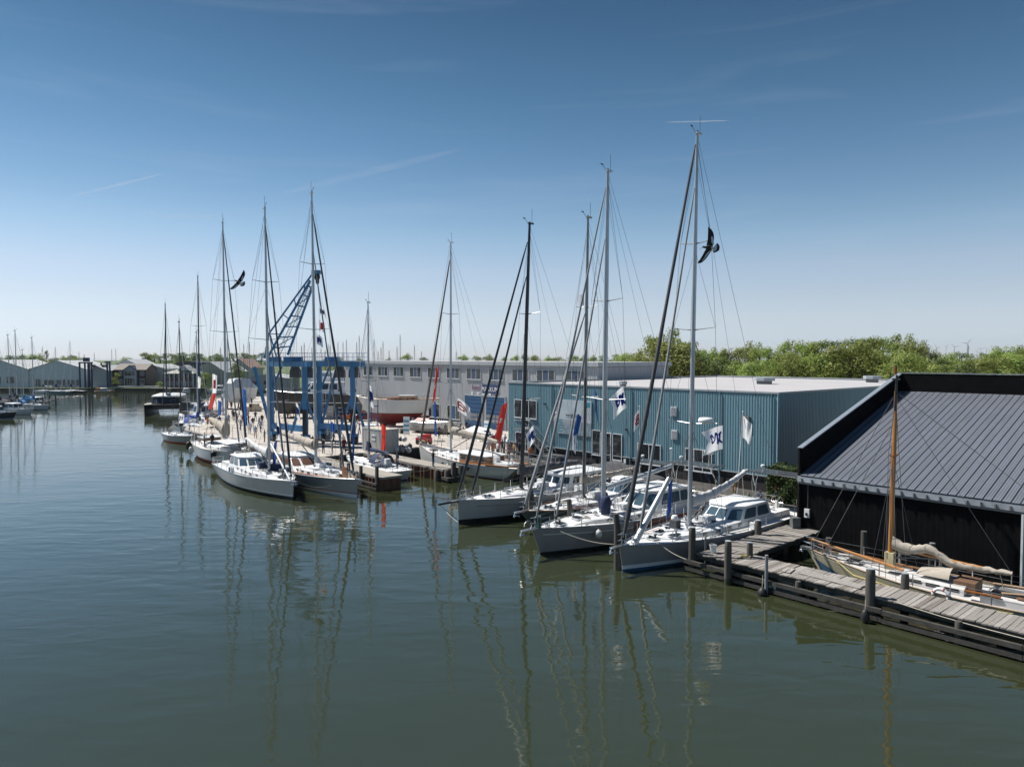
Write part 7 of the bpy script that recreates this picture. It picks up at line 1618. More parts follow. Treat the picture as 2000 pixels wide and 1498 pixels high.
for k, (px, py) in enumerate(strol):
    col, lg = ['white', 'navy', 'lightblue', 'black', 'grey', 'red', 'tan'][k % 7], ['jeans', 'black', 'khaki', 'navy'][k % 4]
    person('%s stroller from the left on the open yard, %s top, %s trousers' % (ORD[k], col.replace('light', 'light '), lg), G(px, py, QZ), rng.uniform(-3, 3), ['walk', 'stand', 'talk'][k % 3], col, lg, ['dark', 'brown', 'grey', 'blond'][k % 4], rng.uniform(.95, 1.05))
def aboard(lab, boatH, x, y, dz, rz, pose, sh, lg, hair='dark'):
    r, H = boatH; M = Matrix.Translation(r.location) @ Matrix.Rotation(r.rotation_euler.z, 4, 'Z'); p = M @ Vector((x, y, H.zs(x) + dz)); person(lab, p, r.rotation_euler.z + rz, pose, sh, lg, hair)
aboard('person in green sitting in the cockpit of the nearest yacht', YA, -5.6, -.9, .0, 1.4, 'sit', 'green', 'navy', 'brown')
aboard('person in navy shirt under the solar arch of the nearest yacht', YA, -7.3, -1.0, .0, 2.6, 'sit', 'navy', 'jeans')
aboard('person in dark green sitting on the outermost silver yacht', YF, -6.0, 1.0, 0, -.6, 'sit', 'green', 'black')
aboard('person in maroon sitting on the outermost silver yacht', YF, -5.3, -1.0, 0, 1.2, 'sit', 'maroon', 'black', 'brown')
aboard('person in white vest and black trousers on the white steel yacht', YI, -2.6, -1.4, -.1, 1.0, 'stand', 'white', 'black')
aboard('person in black beside the mast of the white steel yacht', YI, -1.0, -1.0, -.1, .2, 'stand', 'black', 'black')
aboard('person in black shirt and grey shorts on the teak-decked yacht', YG, 2.4, 1.6, 0, -1.6, 'stand', 'black', 'grey', 'blond')
aboard('person in light blue shirt in the small white yacht cockpit', YH, -3.0, .5, -.1, 0, 'sit', 'lightblue', 'jeans', 'grey')
aboard('person in navy in the small white yacht cockpit', YH, -3.9, -.5, -.1, 1.5, 'stand', 'navy', 'navy')
def dog():
    c = G(680, 887, QZ); o = bpy.data.objects.new('dog', None); r = thing('dog', 'black dog on a lead on the quay', 'dog', (c.x, c.y, QZ), R(10))
    J = [(-.3, 0, .52), (0, 0, .5), (.28, 0, .53), (.42, 0, .66), (.55, 0, .66), (-.42, 0, .6), (-.52, 0, .52), (.26, .09, .28), (.27, .09, .03), (.26, -.09, .28), (.27, -.09, .03), (-.3, .09, .32), (-.36, .09, .2), (-.32, .09, .03), (-.3, -.09, .32), (-.36, -.09, .2), (-.32, -.09, .03), (.66, 0, .62)]
    Ed = [(0, 1), (1, 2), (2, 3), (3, 4), (4, 17), (0, 5), (5, 6), (2, 7), (7, 8), (2, 9), (9, 10), (0, 11), (11, 12), (12, 13), (0, 14), (14, 15), (15, 16)]
    rr = [.12, .12, .14, .09, .09, .04, .03, .06, .04, .06, .04, .07, .045, .04, .07, .045, .04, .05]
    me = bpy.data.meshes.new('d'); me.from_pydata(J, Ed, []); o = bpy.data.objects.new('d', me); C.objects.link(o); o.modifiers.new('s', 'SKIN'); o.modifiers.new('u', 'SUBSURF').levels = 1
    for k, q in enumerate(rr): me.skin_vertices[0].data[k].radius = (q, q); me.skin_vertices[0].data[k].use_root = (k == 1)
    out = bpy.data.meshes.new_from_object(o.evaluated_get(bpy.context.evaluated_depsgraph_get())); bpy.data.objects.remove(o); out.materials.clear(); out.materials.append(CL['black']); out.polygons.foreach_set('use_smooth', [True] * len(out.polygons)); ob('body', out, r)
dog()

# ------------------------------------------------------------------ flags
def cloth_mat(name, c):
    if name in MATS: return MATS[name]
    m = bpy.data.materials.new(name); m.use_nodes = True; MATS[name] = m; n, l = m.node_tree.nodes, m.node_tree.links
    b = n['Principled BSDF']; b.inputs['Base Color'].default_value = (*c, 1); b.inputs['Roughness'].default_value = .8
    t = n.new('ShaderNodeBsdfTranslucent'); t.inputs[0].default_value = (*c, 1); mxs = n.new('ShaderNodeMixShader'); mxs.inputs[0].default_value = .7
    l.new(b.outputs[0], mxs.inputs[1]); l.new(t.outputs[0], mxs.inputs[2]); l.new(mxs.outputs[0], n['Material Output'].inputs[0]); return m
F_W, F_R, F_B, F_N = cloth_mat('white_flag', (.88, .88, .89)), cloth_mat('red_flag', (.62, .05, .035)), cloth_mat('blue_flag', (.03, .10, .36)), cloth_mat('navy_mark', (.03, .10, .40))
EM_BLUE = [[(.06, .25), (.20, .38), (.16, .72)], [(.10, .74), (.24, .60)], [(.26, .22), (.33, .70), (.40, .74), (.46, .5)], [(.30, .24), (.22, .34)], [(.46, .5), (.52, .38), (.62, .34), (.68, .45), (.70, .68), (.63, .72), (.55, .55)]]
EM_RED = [[(.08, .75), (.30, .78), (.55, .62), (.68, .45), (.66, .35)], [(.08, .75), (.08, .25)], [(.08, .54), (.30, .56), (.52, .38), (.46, .24), (.10, .25)]]
EM_TXT = [[(.3, .2), (.3, .75)], [(.5, .2), (.5, .75)], [(.7, .2), (.7, .75)], [(.3, .75), (.7, .75)]]
def cloth(parent, top, bot, fly, droop, mt, emblem=None, em_m=None, nu=12, nv=8, amp=.1, notch=0.0, taper=0.0, name='cloth', ph=0.0, lw=.06, span=None, flip=False):
    top, bot, fly = Vector(top), Vector(bot), Vector(fly); side = fly.cross(top - bot).normalized(); Lf = fly.length
    def P(u, v):
        e = bot.lerp(top, v); k = u
        if taper: e = bot.lerp(top, .5 + (v - .5) * (1 - taper * u))
        uu = u * (1 - notch * (1 - abs(2 * v - 1)) ** 1.0 * u)
        return e + fly * uu + Vector((0, 0, -droop * uu ** 1.4 * Lf)) + side * (amp * (uu ** .7) * math.sin(uu * 6.5 + v * 1.8 + ph) + .4 * amp * uu * math.sin(uu * 13 - v * 4 + ph))
    m = MB(); vs = [P(i / nu, j / nv) for i in range(nu + 1) for j in range(nv + 1)]
    m.add(vs, [(i * (nv + 1) + j, (i + 1) * (nv + 1) + j, (i + 1) * (nv + 1) + j + 1, i * (nv + 1) + j + 1) for i in range(nu) for j in range(nv)])
    c = m.build(name, mt, parent, 1.2)
    if emblem:
        for sgn in (-1, 1):
            m = MB()
            for st in emblem:
                pts = []
                for a, b in zip(st, st[1:]):
                    n_ = 5
                    pts += [(a[0] + (b[0] - a[0]) * k / n_, a[1] + (b[1] - a[1]) * k / n_) for k in range(n_)]
                pts.append(st[-1])
                if span: pts = [(span[0] + x * (span[1] - span[0]), span[2] + y * (span[3] - span[2])) for x, y in pts]
                W3 = []; H_ = (top - bot).length
                for k, (x, y) in enumerate(pts):
                    a, b = pts[max(0, k - 1)], pts[min(len(pts) - 1, k + 1)]; dx, dy = (b[0] - a[0]) * Lf, (b[1] - a[1]) * H_; dl = math.hypot(dx, dy) or 1
                    ox, oy = -dy / dl * lw / 2 / Lf, dx / dl * lw / 2 / H_
                    for s_ in (-1, 1): W3.append(P(max(0, min(1, x + s_ * ox)), max(0, min(1, y + s_ * oy))) + side * .012 * sgn)
                m.add(W3, [(2 * k, 2 * k + 1, 2 * k + 3, 2 * k + 2) for k in range(len(pts) - 1)])
            m.build('printed_emblem', em_m, c)
    return c
def hung_flag(label, px0, py0, py1, Y, flx, mt, em=None, em_m=None, droop=.5, depth=0.0, lean=0.0, **k):
    """a flag on a halyard: hoist edge from (px0,py0) down to py1, flying flx pixels sideways"""
    t = D(px0, py0, Y); b = D(px0 + lean, py1, Y); f = D(px0 + flx, py0, Y + depth) - t; f.z = 0
    r = thing('signal_flag', label, 'flag', b)
    cloth(r, t - b, Vector((0, 0, 0)), f, droop, mt, em, em_m, **k)
    m = MB(); m.tube((0, 0, -1.2), (t - b) + Vector((0, 0, 1.5)), .01, n=4); m.build('halyard', M_wire, r); return r
def pole_flag(label, px, pyt, base, flx, h, mt, em=None, em_m=None, droop=.8, r_=.045, depth=.3, off=.25, **k):
    Y = base.y; t = D(px, pyt, Y); rr = thing('flagpole', label, 'flagpole', base)
    H_ = t.z - base.z; m = MB(); m.tube((0, 0, 0), (t.x - base.x, 0, H_), r_, r_ * .55, 8); m.build('pole', M_plast, rr, .8); m = MB(); m.ball((t.x - base.x, 0, H_ + .06), .07, 8); m.build('finial', M_plast, rr)
    f = D(px + flx, pyt, Y + depth) - t; f.z = 0
    cloth(rr, (t.x - base.x, 0, H_ - off), (t.x - base.x, 0, H_ - off - h), f, droop, mt, em, em_m, name='flag', **k); return rr
def feather(label, px, pyt, pyb, Y, wpx, mt, em=None, em_m=None, lean=0, base=None, z0=None, **k):
    b = D(px, pyb, Y); t = D(px + lean, pyt, Y)
    z0 = b.z if z0 is None else z0
    r = thing('feather_flag', label, 'flag', (b.x, b.y, z0)); o = Vector((b.x, b.y, z0)); w = abs(D(px + wpx, pyb, Y).x - b.x) * (1 if wpx > 0 else -1)
    m = MB(); m.path([(0, 0, 0), Vector(b - o), (b.lerp(t, .7)) - o, t - o, t - o + Vector((w * .5, 0, .05))], [.03, .03, .022, .014, .01], 6); m.build('pole', M_plast, r, .8)
    m = MB(); m.box((0, 0, .04), (.5, .5, .06)); m.build('foot', M_aludark, r)
    cloth(r, t - o, b - o + Vector((0, 0, .1)), Vector((w, .25, 0)), .15, mt, em, em_m, nu=6, nv=18, amp=.12, taper=.12, **k)
    return r
hung_flag('white flag with a blue emblem flying from the nearest yacht rigging', 1411.5, 831, 877, 45.0, -40, F_W, EM_BLUE, F_N, droop=.35, notch=.30, amp=.09, lw=.11, lean=.5, span=(-.02, 1.0, .05, 1.0))
hung_flag('white flag with blue emblem high before the roof of the blue-green hall', 1218, 755, 797, 49, -26, F_W, EM_BLUE, F_N, droop=.9, amp=.12, lean=6, notch=.1, lw=.12)
hung_flag('blue pennant hanging in the rigging above the blue-green hall front', 1161, 755, 800, 52, 6, F_B, EM_TXT, F_W, droop=4.5, amp=.1, lean=.5, lw=.05, ph=1)
hung_flag('red-white flag flying near the blue overhead doors', 892, 777, 803, 76, 26, F_W, EM_RED, F_R, droop=.75, amp=.12, lean=2, lw=.13)
hung_flag('small white flag with blue mark hanging left of the hall banner', 1087, 800, 838, 52, -5.5, F_W, [[(.2, .8), (.8, .8)]], F_B, droop=1.0, amp=.05, lean=1)
hung_flag('white flag with blue emblem by the black mast', 1042, 831, 862, 58, -14, F_W, EM_BLUE, F_N, droop=1.3, amp=.10, lean=3, lw=.11)
hung_flag('blue pennant on the shroud of the second yacht', 1314, 935, 1003, 44.5, -8, F_B, None, None, droop=1.5, amp=.06, lean=-4)
hung_flag('blue top flag in the string before the hall banner', 1128, 808, 848, 53, 8, F_B, None, None, droop=.9, amp=.06, lean=-9)
hung_flag('white lower flag with blue mark in the string before the hall banner', 1119, 838, 875, 53, 8, F_W, [[(.2, .8), (.6, .4)]], F_B, droop=1.6, amp=.06, lean=-3)
hung_flag('blue bottom flag in the string before the hall banner', 1116, 850, 905, 53, -3, F_B, None, None, droop=1.0, amp=.03, lean=-14)
hung_flag('white flag with blue emblem, uppermost on the jib rope', 624, 599, 614, 88, 11, F_W, EM_BLUE, F_N, droop=.7, amp=.1, lean=1, lw=.13)
hung_flag('white flag with red bars, middle one on the jib rope', 623, 625, 647, 88, 11, F_W, EM_TXT, F_R, droop=.3, amp=.1, lean=1, lw=.16)
hung_flag('white flag with blue emblem, lowest on the jib rope', 618, 652, 672, 88, 12, F_W, EM_BLUE, F_N, droop=.7, amp=.1, lean=1, lw=.13)
hung_flag('red pennant with white letters in the rigging of the white classic yacht', 857, 714, 778, 77, -6, F_R, EM_TXT, F_W, droop=2.2, amp=.12, lean=-7, lw=.08, span=(.0, 1, .35, .6))
hung_flag('long blue pennant below the red one on the white classic yacht', 848, 784, 850, 77, 4, F_B, EM_TXT, F_W, droop=1.0, amp=.08, lean=1, lw=.07, span=(0, 1, .35, .6))
hung_flag('white flag with blue emblem before the lattice of the blue lift', 577, 785, 815, 84, 8, F_W, EM_BLUE, F_N, droop=1.4, amp=.08, lean=2, lw=.11)
hung_flag('white flag with blue emblem above the outermost silver yacht', 540, 822, 856, 64, 8, F_W, EM_BLUE, F_N, droop=1.0, amp=.08, lean=1, lw=.11)
hung_flag('navy pennant below the white flag on the outermost silver yacht', 541, 862, 905, 64, -6, F_B, None, None, droop=.4, amp=.06, lean=-3)
hung_flag('white flag with blue emblem by the classic yacht ashore', 721, 752, 793, 74, 8, F_W, EM_BLUE, F_N, droop=1.0, amp=.07, lean=2, lw=.11)
hung_flag('small blue pennant beside the people under the lift', 646, 823, 842, 68, 7, F_B, None, None, droop=.8, amp=.06)
hung_flag('long navy pennant on the bow stay of the teak-decked yacht', 694, 825, 900, 62, -4, F_B, None, None, droop=.4, amp=.05, lean=-3)
pole_flag('white flagpole with white-blue flag at the corner of the blue-green hall', 1451, 806, AB(30.6, -2.2, QZ), 16, 1.75, F_W, [[(.15, .9), (.3, .5)]], F_B, droop=.9, amp=.12)
pole_flag('white flagpole with red-white striped flag at the middle of the hall', 1249, 795, AB(20.9, -2.4, QZ), -11, 1.5, F_W, EM_RED, F_R, droop=1.1, amp=.1, lw=.13)
pole_flag('white flagpole with no wind in its small flag left of the hall banner', 1090, 783, AB(9.6, -2.6, QZ), -4, .9, F_W, None, None, droop=1.2, amp=.05)
feather('large red feather flag with white lettering by the picnic crowd', 975, 786, 880, 82, -13, F_R, EM_TXT, F_W, lean=17, z0=QZ, span=(.2, .8, .55, .72), lw=.1)
feather('narrow white feather flag with red print by the picnic crowd', 1000, 826, 884, 81, -9, F_W, EM_RED, F_R, lean=2, z0=QZ, span=(.1, .95, .1, .7), lw=.12)
feather('red feather flag with white lettering before the grey container', 744.5, 828, 884, 72, 7, F_R, EM_TXT, F_W, lean=.5, z0=1.4, span=(.2, .8, .5, .62), lw=.08)
feather('red feather flag at the far end of the moored yachts', 406, 768, 801, 128, 7, F_R, None, None, lean=8, z0=1.4)
feather('white feather flag with red bars above the far red one', 414, 730, 770, 128, 8, F_W, EM_TXT, F_R, lean=1, z0=1.2, span=(.1, .9, .1, .9), lw=.14)
feather('pale blue feather flag nearest the yard edge', 426, 782, 813, 128, 5, F_B, None, None, lean=0, z0=QZ)
feather('white-blue feather flag by the far yard edge', 437, 768, 800, 135, -6, F_W, EM_TXT, F_N, lean=0, z0=QZ)
feather('tall navy feather flag before the walking people', 477, 757, 836, 90, 5, F_B, EM_TXT, F_W, lean=-4, z0=QZ, span=(.1, .9, .75, .95))
feather('white flag with blue emblem on the stern of the grey red-bottomed yacht', 348.5, 807, 828, 98, 9, F_W, EM_BLUE, F_N, lean=1, z0=1.5)
feather('narrow white-blue flag by the white yacht with blue canopy', 394, 813, 832, 108, 6, F_W, EM_BLUE, F_N, lean=-2, z0=1.5)
feather('blue and white flag left of the navy furled sail', 385.5, 735, 760, 124, 5, F_W, None, None, lean=0, z0=3)
# ------------------------------------------------------------------ the far bank
M_shed = mat('grey_shed_wall', (.66, .68, .71), .6, var=.06, scale=.3, streak=True); M_shedr = mat('pale_shed_roof', (.50, .51, .51), .6, var=.07, scale=.3); M_olive = mat('olive_grey_boards', (.36, .37, .33), .7, var=.08, scale=.4)
def gable(label, x0, x1, y0, dep, ze, zr, wall, roof, rz=0.0, name='boat_shed', bands=None, apex=.5, ribs=9):
    r = thing(name, label, 'building', (x0, y0, QZ), rz); w = x1 - x0; ax = w * apex; ze -= QZ; zr -= QZ
    m = MB()
    m.add([(0, 0, 0), (w, 0, 0), (w, 0, ze), (ax, 0, zr), (0, 0, ze)], [(0, 1, 2, 3, 4)]); m.add([(0, dep, 0), (w, dep, 0), (w, dep, ze), (ax, dep, zr), (0, dep, ze)], [(4, 3, 2, 1, 0)])
    m.add([(w, 0, 0), (w, dep, 0), (w, dep, ze), (w, 0, ze)], [(0, 1, 2, 3)]); m.add([(0, 0, 0), (0, dep, 0), (0, dep, ze), (0, 0, ze)], [(3, 2, 1, 0)]); m.build('walls', wall, r)
    for a, b in (((0, ze), (ax, zr)), ((ax, zr), (w, ze))):
        d = Vector((b[0] - a[0], 0, b[1] - a[1])); n = Vector((-d.z, 0, d.x)).normalized(); e = d.normalized() * .3
        p, q = Vector((a[0], -.3, a[1])) - (e if a[0] == 0 else e * 0), Vector((b[0], -.3, b[1])) + (e if b[0] == w else e * 0); s = Vector((0, dep + .6, 0))
        m = MB(); m.slab([p, q, q + s, p + s], n, .12); rf = m.build('roof', roof, r)
        for k in range(1, ribs): m = MB(); f = s * (k / ribs); m.bar(p + f + n * .13, q + f + n * .13, .25, .06); m.build('roof_rib', M_trimg, rf)
    return r, w, ze
def fw(r, x, z, w, h, panes=2, y=0): wall_window(r, Vector((0, y, 0)), Vector((1, 0, 0)), Vector((0, -1, 0)), x, z, w, h, panes)
Yb = 259.0
X_ = lambda px, Y=Yb: (px - 1000) / FPX * Y
r, w, ze = gable('leftmost grey gabled shed across the water', X_(-52), X_(54.5), Yb, 20, 7.7, 11.0, M_shed, M_shedr)
for k in range(3): fw(r, 2 + k * 5, 1.5, 3.0, 2.4)
r, w, ze = gable('second grey gabled shed across the water with a white lower storey', X_(55), X_(166), Yb + .5, 20, 7.7, 10.8, M_shed, M_shedr)
m = MB(); m.box((w / 2, -.08, 1.6), (w * .98, .12, 3.2)); lo = m.build('lower_storey', M_frame, r)
for k, (x, ww) in enumerate(((2.2, .9), (3.2, 1.0), (5.5, 3.6), (9.6, 2.2), (12.3, 1.0), (14.0, 2.6), (17.2, 1.0))): fw(r, x, .4 if ww < 1.2 else .9, ww, 2.5 if ww < 1.2 else 1.8, 1 if ww < 1.2 else 3, -.15)
r, w, ze = gable('low grey shed behind the far blue lift', X_(181), X_(213), Yb - 1, 14, 7.2, 9.0, mat('pale_shed_wall', (.48, .49, .48), .6, var=.05), M_shedr, apex=.3)
r, w, ze = gable('grey gabled shed behind the dark red house', X_(214, 275), X_(282, 275), 275, 14, 8.0, 11.1, M_shed, M_shedr)
r, w, ze = gable('pale flat-gabled shed right of the dark red house', X_(286, 272), X_(322, 272), 272, 16, 7.6, 9.3, mat('pale_shed_wall', (0, 0, 0)), M_shedr, apex=.25)
def house_far():
    M_hb = mat('dark_red_boards', (.045, .025, .028), .7, var=.15, scale=1); M_tile = mat('brown_roof_tiles', (.20, .175, .155), .8, var=.12, scale=.8)
    x0, x1 = X_(228, 261), X_(285, 261); W_ = x1 - x0; r = thing('waterside_house', 'dark red wooden house with central gabled bay and brown roof across the water', 'house', (x0, 261, QZ))
    m = MB(); m.prism([(-1.6, 0), (W_, 0), (W_, 8), (-1.6, 8)], 0, 6.2); m.build('walls', M_hb, r)
    m = MB(); m.add([(W_ + .01, 0, 6.2), (W_ + .01, 8, 6.2), (W_ + .01, 4, 8.3)], [(0, 1, 2)]); m.add([(W_ + .02, -.1, 0), (W_ + .02, 8, 0), (W_ + .02, 8, 6.3), (W_ + .02, -.1, 6.3)], [(0, 1, 2, 3)]); m.build('end_gable', mat('mauve_gable', (.17, .13, .12), .8, var=.08), r)
    for a, b in (((-.4, 6.2), (4, 8.4)), ((4, 8.4), (8.4, 6.2))):
        m = MB(); m.slab([(-1.0, a[0], a[1]), (W_ + .3, a[0], a[1]), (W_ + .3, b[0], b[1]), (-1.0, b[0], b[1])], (0, 0, 1), .15); m.build('roof', M_tile, r)
    bx, bw = W_ * .28, W_ * .42
    m = MB(); m.prism([(bx, -.9), (bx + bw, -.9), (bx + bw, .1), (bx, .1)], 0, 6.4); m.add([(bx, -.9, 6.4), (bx + bw, -.9, 6.4), (bx + bw / 2, -.9, 7.8)], [(0, 1, 2)]); bay = m.build('gabled_bay', mat('blue_grey_boards', (.30, .36, .42), .6, var=.05), r)
    for e in (0, 1):
        m = MB(); p = (bx + (bw + .3) * e - .15, -1.1, 6.2); q = (bx + bw / 2, -1.1, 7.95); m.bar(p, q, .15, .2); m.bar((p[0], 3, p[2]), (q[0], 3, q[2]), .15, .2); m.slab([p, q, (q[0], 4, q[2]), (p[0], 4, p[2])], (0, 0, 1), .1); m.build('bay_roof', M_navy, bay)
    fw(r, bx + .3, 4.1, bw - .6, 1.8, 3, -.92); fw(r, bx + .3, .5, bw - .6, 2.9, 4, -.92)
    fw(r, W_ * .06, 4.2, 1.4, 1.7, 2); fw(r, W_ * .80, 4.2, 1.5, 1.7, 2); fw(r, W_ * .78, .7, 1.8, 2.4, 2); fw(r, W_ * .04, .9, 1.6, 2.0, 2)
    m = MB(); m.box((W_ / 2, -3.2, .25), (W_ + 14, 3.5, .3)); m.build('terrace', M_trimg, r)
house_far()
def pavilion():
    Y = 256; x0, x1 = X_(322, Y), X_(377, Y); W_ = x1 - x0; r = thing('glazed_pavilion', 'grey-roofed waterside pavilion with white columns and a red band', 'pavilion', (x0, Y, QZ))
    m = MB(); m.prism([(0, .6), (W_, .6), (W_, 7), (0, 7)], 0, 5.0); m.build('walls', M_glass, r)
    for k in range(7): m = MB(); m.bar((W_ * k / 6, 0, 0), (W_ * k / 6, 0, 5.1), .3); m.build('column', M_frame, r)
    m = MB(); m.box((W_ / 2, .3, 2.9), (W_, .3, .5)); m.box((W_ / 2, .3, .2), (W_, .3, .5)); m.build('red_band', mat('maroon_band', (.13, .02, .025), .6), r)
    for k in range(6): m = MB(); m.box((W_ * (k + .5) / 6, .5, 1.5), (W_ / 6 - .5, .06, 1.6)); m.build('pane', mat('reflecting_pane', (.16, .18, .19), .1, var=.3, scale=1), r)
    m = MB(); m.loft([[Vector((-.6, -.6, 5.1)), Vector((W_ + .6, -.6, 5.1)), Vector((W_ + .6, 8, 5.1)), Vector((-.6, 8, 5.1))], [Vector((W_ * .55, 2, 7.1)), Vector((W_ * .8, 2, 7.1)), Vector((W_ * .8, 5, 7.1)), Vector((W_ * .55, 5, 7.1))]]); rf = m.build('roof', M_olive, r)
    m = MB(); m.add([(W_ * .5, -.7, 6.2), (W_ * .9, -.7, 6.2), (W_ * .7, -.7, 7.9)], [(0, 1, 2)]); m.slab([(W_ * .48, -.9, 6.0), (W_ * .7, -.9, 8.0), (W_ * .7, 4, 8.0), (W_ * .48, 4, 6.0)], (0, 0, 1), .15); m.slab([(W_ * .92, -.9, 6.0), (W_ * .7, -.9, 8.0), (W_ * .7, 4, 8.0), (W_ * .92, 4, 6.0)], (0, 0, 1), .15); m.build('gablet', M_shedr, rf)
    m = MB(); m.box((W_ / 2, -2.6, -.1), (W_ + 6, 4.5, .3)); m.build('boardwalk', M_plank, r)
pavilion()
r, w, ze = gable('olive-grey boarded barn with pale roof across the water', X_(372, 268), X_(441, 268), 268, 22, 6.4, 10.3, M_olive, M_shedr, apex=.55)
r, w, ze = gable('small white gabled barn with orange verge behind the olive barn', X_(445, 300), X_(488, 300), 300, 16, 7.6, 11.4, mat('white_barn_wall', (.42, .44, .46), .6, var=.05), mat('orange_verge_roof', (.42, .26, .19), .7, var=.1))
r, w, ze = gable('dark low building behind the pavilion', X_(345, 290), X_(394, 290), 290, 14, 9.9, 10.3, mat('slate_wall', (.05, .055, .065), .7, var=.1), mat('slate_roof', (.10, .10, .11), .7))
for k in range(4): fw(r, .8 + k * 2.4, 6.0, 1.4, 1.4)
r, w, ze = gable('pale low workshop behind the shrink-wrapped boat', X_(478, 230), X_(560, 230), 230, 14, 5.2, 6.4, mat('pale_workshop', (.42, .42, .40), .7, var=.06), M_shedr)
fw(r, 2, 2, 2, 1.4); fw(r, 6, 2, 2, 1.4)
def far_lift():
    r = thing('far_boat_lift', 'dark blue gantry boat lift on the far bank', 'boat lift', (X_(166, 255), 255, 0)); md = mat('dark_blue_steel', (.02, .045, .12), .5)
    for x in (-1.9, 0, 1.2, 2.4, 8.0, 8.9): m = MB(); m.bar((x, 0, .3), (x, 0, 10.0 if x < 5 else 10.2), .45); m.build('column', md, r)
    for x in (-1.9, 2.4): m = MB(); m.bar((x, 6, .3), (x, 6, 10), .4); m.build('column', md, r)
    m = MB(); m.bar((-2.2, 0, 10.1), (2.7, 0, 10.1), .5); m.build('top_beam', md, r); m = MB(); m.bar((7.2, 0, 10.3), (9.2, 0, 10.3), .5); m.build('top_beam', md, r)
    m = MB(); m.box((.6, 0, 11.2), (1.8, 1.2, 1.4)); m.bar((-.2, 0, 11), (-.2, 0, 13), .15); m.build('winch_house', md, r)
    for x in (1.4, 3.2, 6.6, 7.8): m = MB(); m.box((x, 0, 8.9), (.7, .8, .9)); m.build('hoist', M_black, r)
far_lift()
# ------------------------------------------------------------------ trees
M_bark = mat('bark', (.09, .07, .05), .9, var=.3, scale=4)
def leaf_mat(name, c):
    m = bpy.data.materials.new(name); m.use_nodes = True; n, l = m.node_tree.nodes, m.node_tree.links; b = n['Principled BSDF']; b.inputs['Roughness'].default_value = .6
    oi = n.new('ShaderNodeObjectInfo'); tc = n.new('ShaderNodeTexCoord'); nt = n.new('ShaderNodeTexNoise'); nt.inputs['Scale'].default_value = .45; nt.inputs['Detail'].default_value = 4
    l.new(tc.outputs['Object'], nt.inputs['Vector']); ra = n.new('ShaderNodeValToRGB'); ra.color_ramp.elements[0].position = .32; ra.color_ramp.elements[1].position = .68
    ra.color_ramp.elements[0].color = (c[0] * .62, c[1] * .68, c[2] * .6, 1); ra.color_ramp.elements[1].color = (c[0] * 1.35, c[1] * 1.3, c[2] * 1.2, 1); l.new(nt.outputs[0], ra.inputs[0])
    hs_ = n.new('ShaderNodeHueSaturation'); mr = n.new('ShaderNodeMapRange'); mr.inputs[3].default_value = .475; mr.inputs[4].default_value = .515; l.new(oi.outputs['Random'], mr.inputs[0]); l.new(mr.outputs[0], hs_.inputs['Hue'])
    mv = n.new('ShaderNodeMapRange'); mv.inputs[3].default_value = .75; mv.inputs[4].default_value = 1.25; l.new(oi.outputs['Random'], mv.inputs[0]); l.new(mv.outputs[0], hs_.inputs['Value']); l.new(ra.outputs[0], hs_.inputs['Color']); l.new(hs_.outputs[0], b.inputs['Base Color'])
    t = n.new('ShaderNodeBsdfTranslucent'); l.new(hs_.outputs[0], t.inputs[0]); mxs = n.new('ShaderNodeMixShader'); mxs.inputs[0].default_value = .42; l.new(b.outputs[0], mxs.inputs[1]); l.new(t.outputs[0], mxs.inputs[2]); l.new(mxs.outputs[0], n['Material Output'].inputs[0]); return m
L_A, L_B, L_C = leaf_mat('spring_leaves', (.25, .31, .08)), leaf_mat('dark_leaves', (.135, .19, .055)), leaf_mat('hedge_leaves', (.05, .10, .025))
def tree_proto(seed, h, w, lobes, leaves, mt, trunk_f=.28, size=.34, slim=1.0, open_=.0):
    rg = random.Random(seed); lm = MB(); tm = MB(); cs = []
    for k in range(lobes):
        f = rg.random(); z = h * (trunk_f + (1 - trunk_f) * f * .93); env = math.sin(math.pi * min(.98, .12 + f * .84)) ** .7 * w * .5
        a = rg.uniform(0, 6.28); d = env * math.sqrt(rg.random()) * .85; rr = w * rg.uniform(.12, .24) * (1 - .35 * f)
        cs.append((Vector((math.cos(a) * d, math.sin(a) * d, z)), rr))
    cs.append((Vector((0, 0, h * .86)), w * .17)); cs.append((Vector((w * .1, -w * .08, h * .76)), w * .2))
    tot = sum(c[1] ** 2 for c in cs)
    for c, rr in cs:
        for i in range(int(leaves * rr * rr / tot)):
            v = Vector((rg.gauss(0, 1), rg.gauss(0, 1), rg.gauss(0, 1))).normalized(); q = c + Vector((v.x, v.y, v.z * .8)) * rr * (rg.random() ** .35) * rg.uniform(.85, 1.2)
            nrm = (v + Vector((rg.gauss(0, .32), rg.gauss(0, .32), rg.gauss(.2, .32)))).normalized(); t = nrm.orthogonal().normalized(); t = Matrix.Rotation(rg.uniform(0, 6.28), 3, nrm) @ t; b = nrm.cross(t); s = size * rg.uniform(.5, 1.2)
            lm.add([q - t * s * .5, q + b * s * .32, q + t * s * .5, q - b * s * .32], [(0, 1, 2, 3)])
    tm.path([(0, 0, -.3), (.05, 0, h * .25), (-.1, .08, h * .55), (0, 0, h * .88)], [h * .022, h * .018, h * .011, h * .003], 7)
    for c, rr in cs[:14]:
        z0 = max(h * .15, c.z * .62); tm.path([(0, 0, z0), (c.x * .5, c.y * .5, z0 + (c.z - z0) * .6), c], [h * .008, h * .006, h * .002], 5)
    me = bpy.data.meshes.new('crown'); me.from_pydata(lm.v, [], lm.f); me.materials.append(mt); return me, tm.mesh('trunk', M_bark, 1.0)
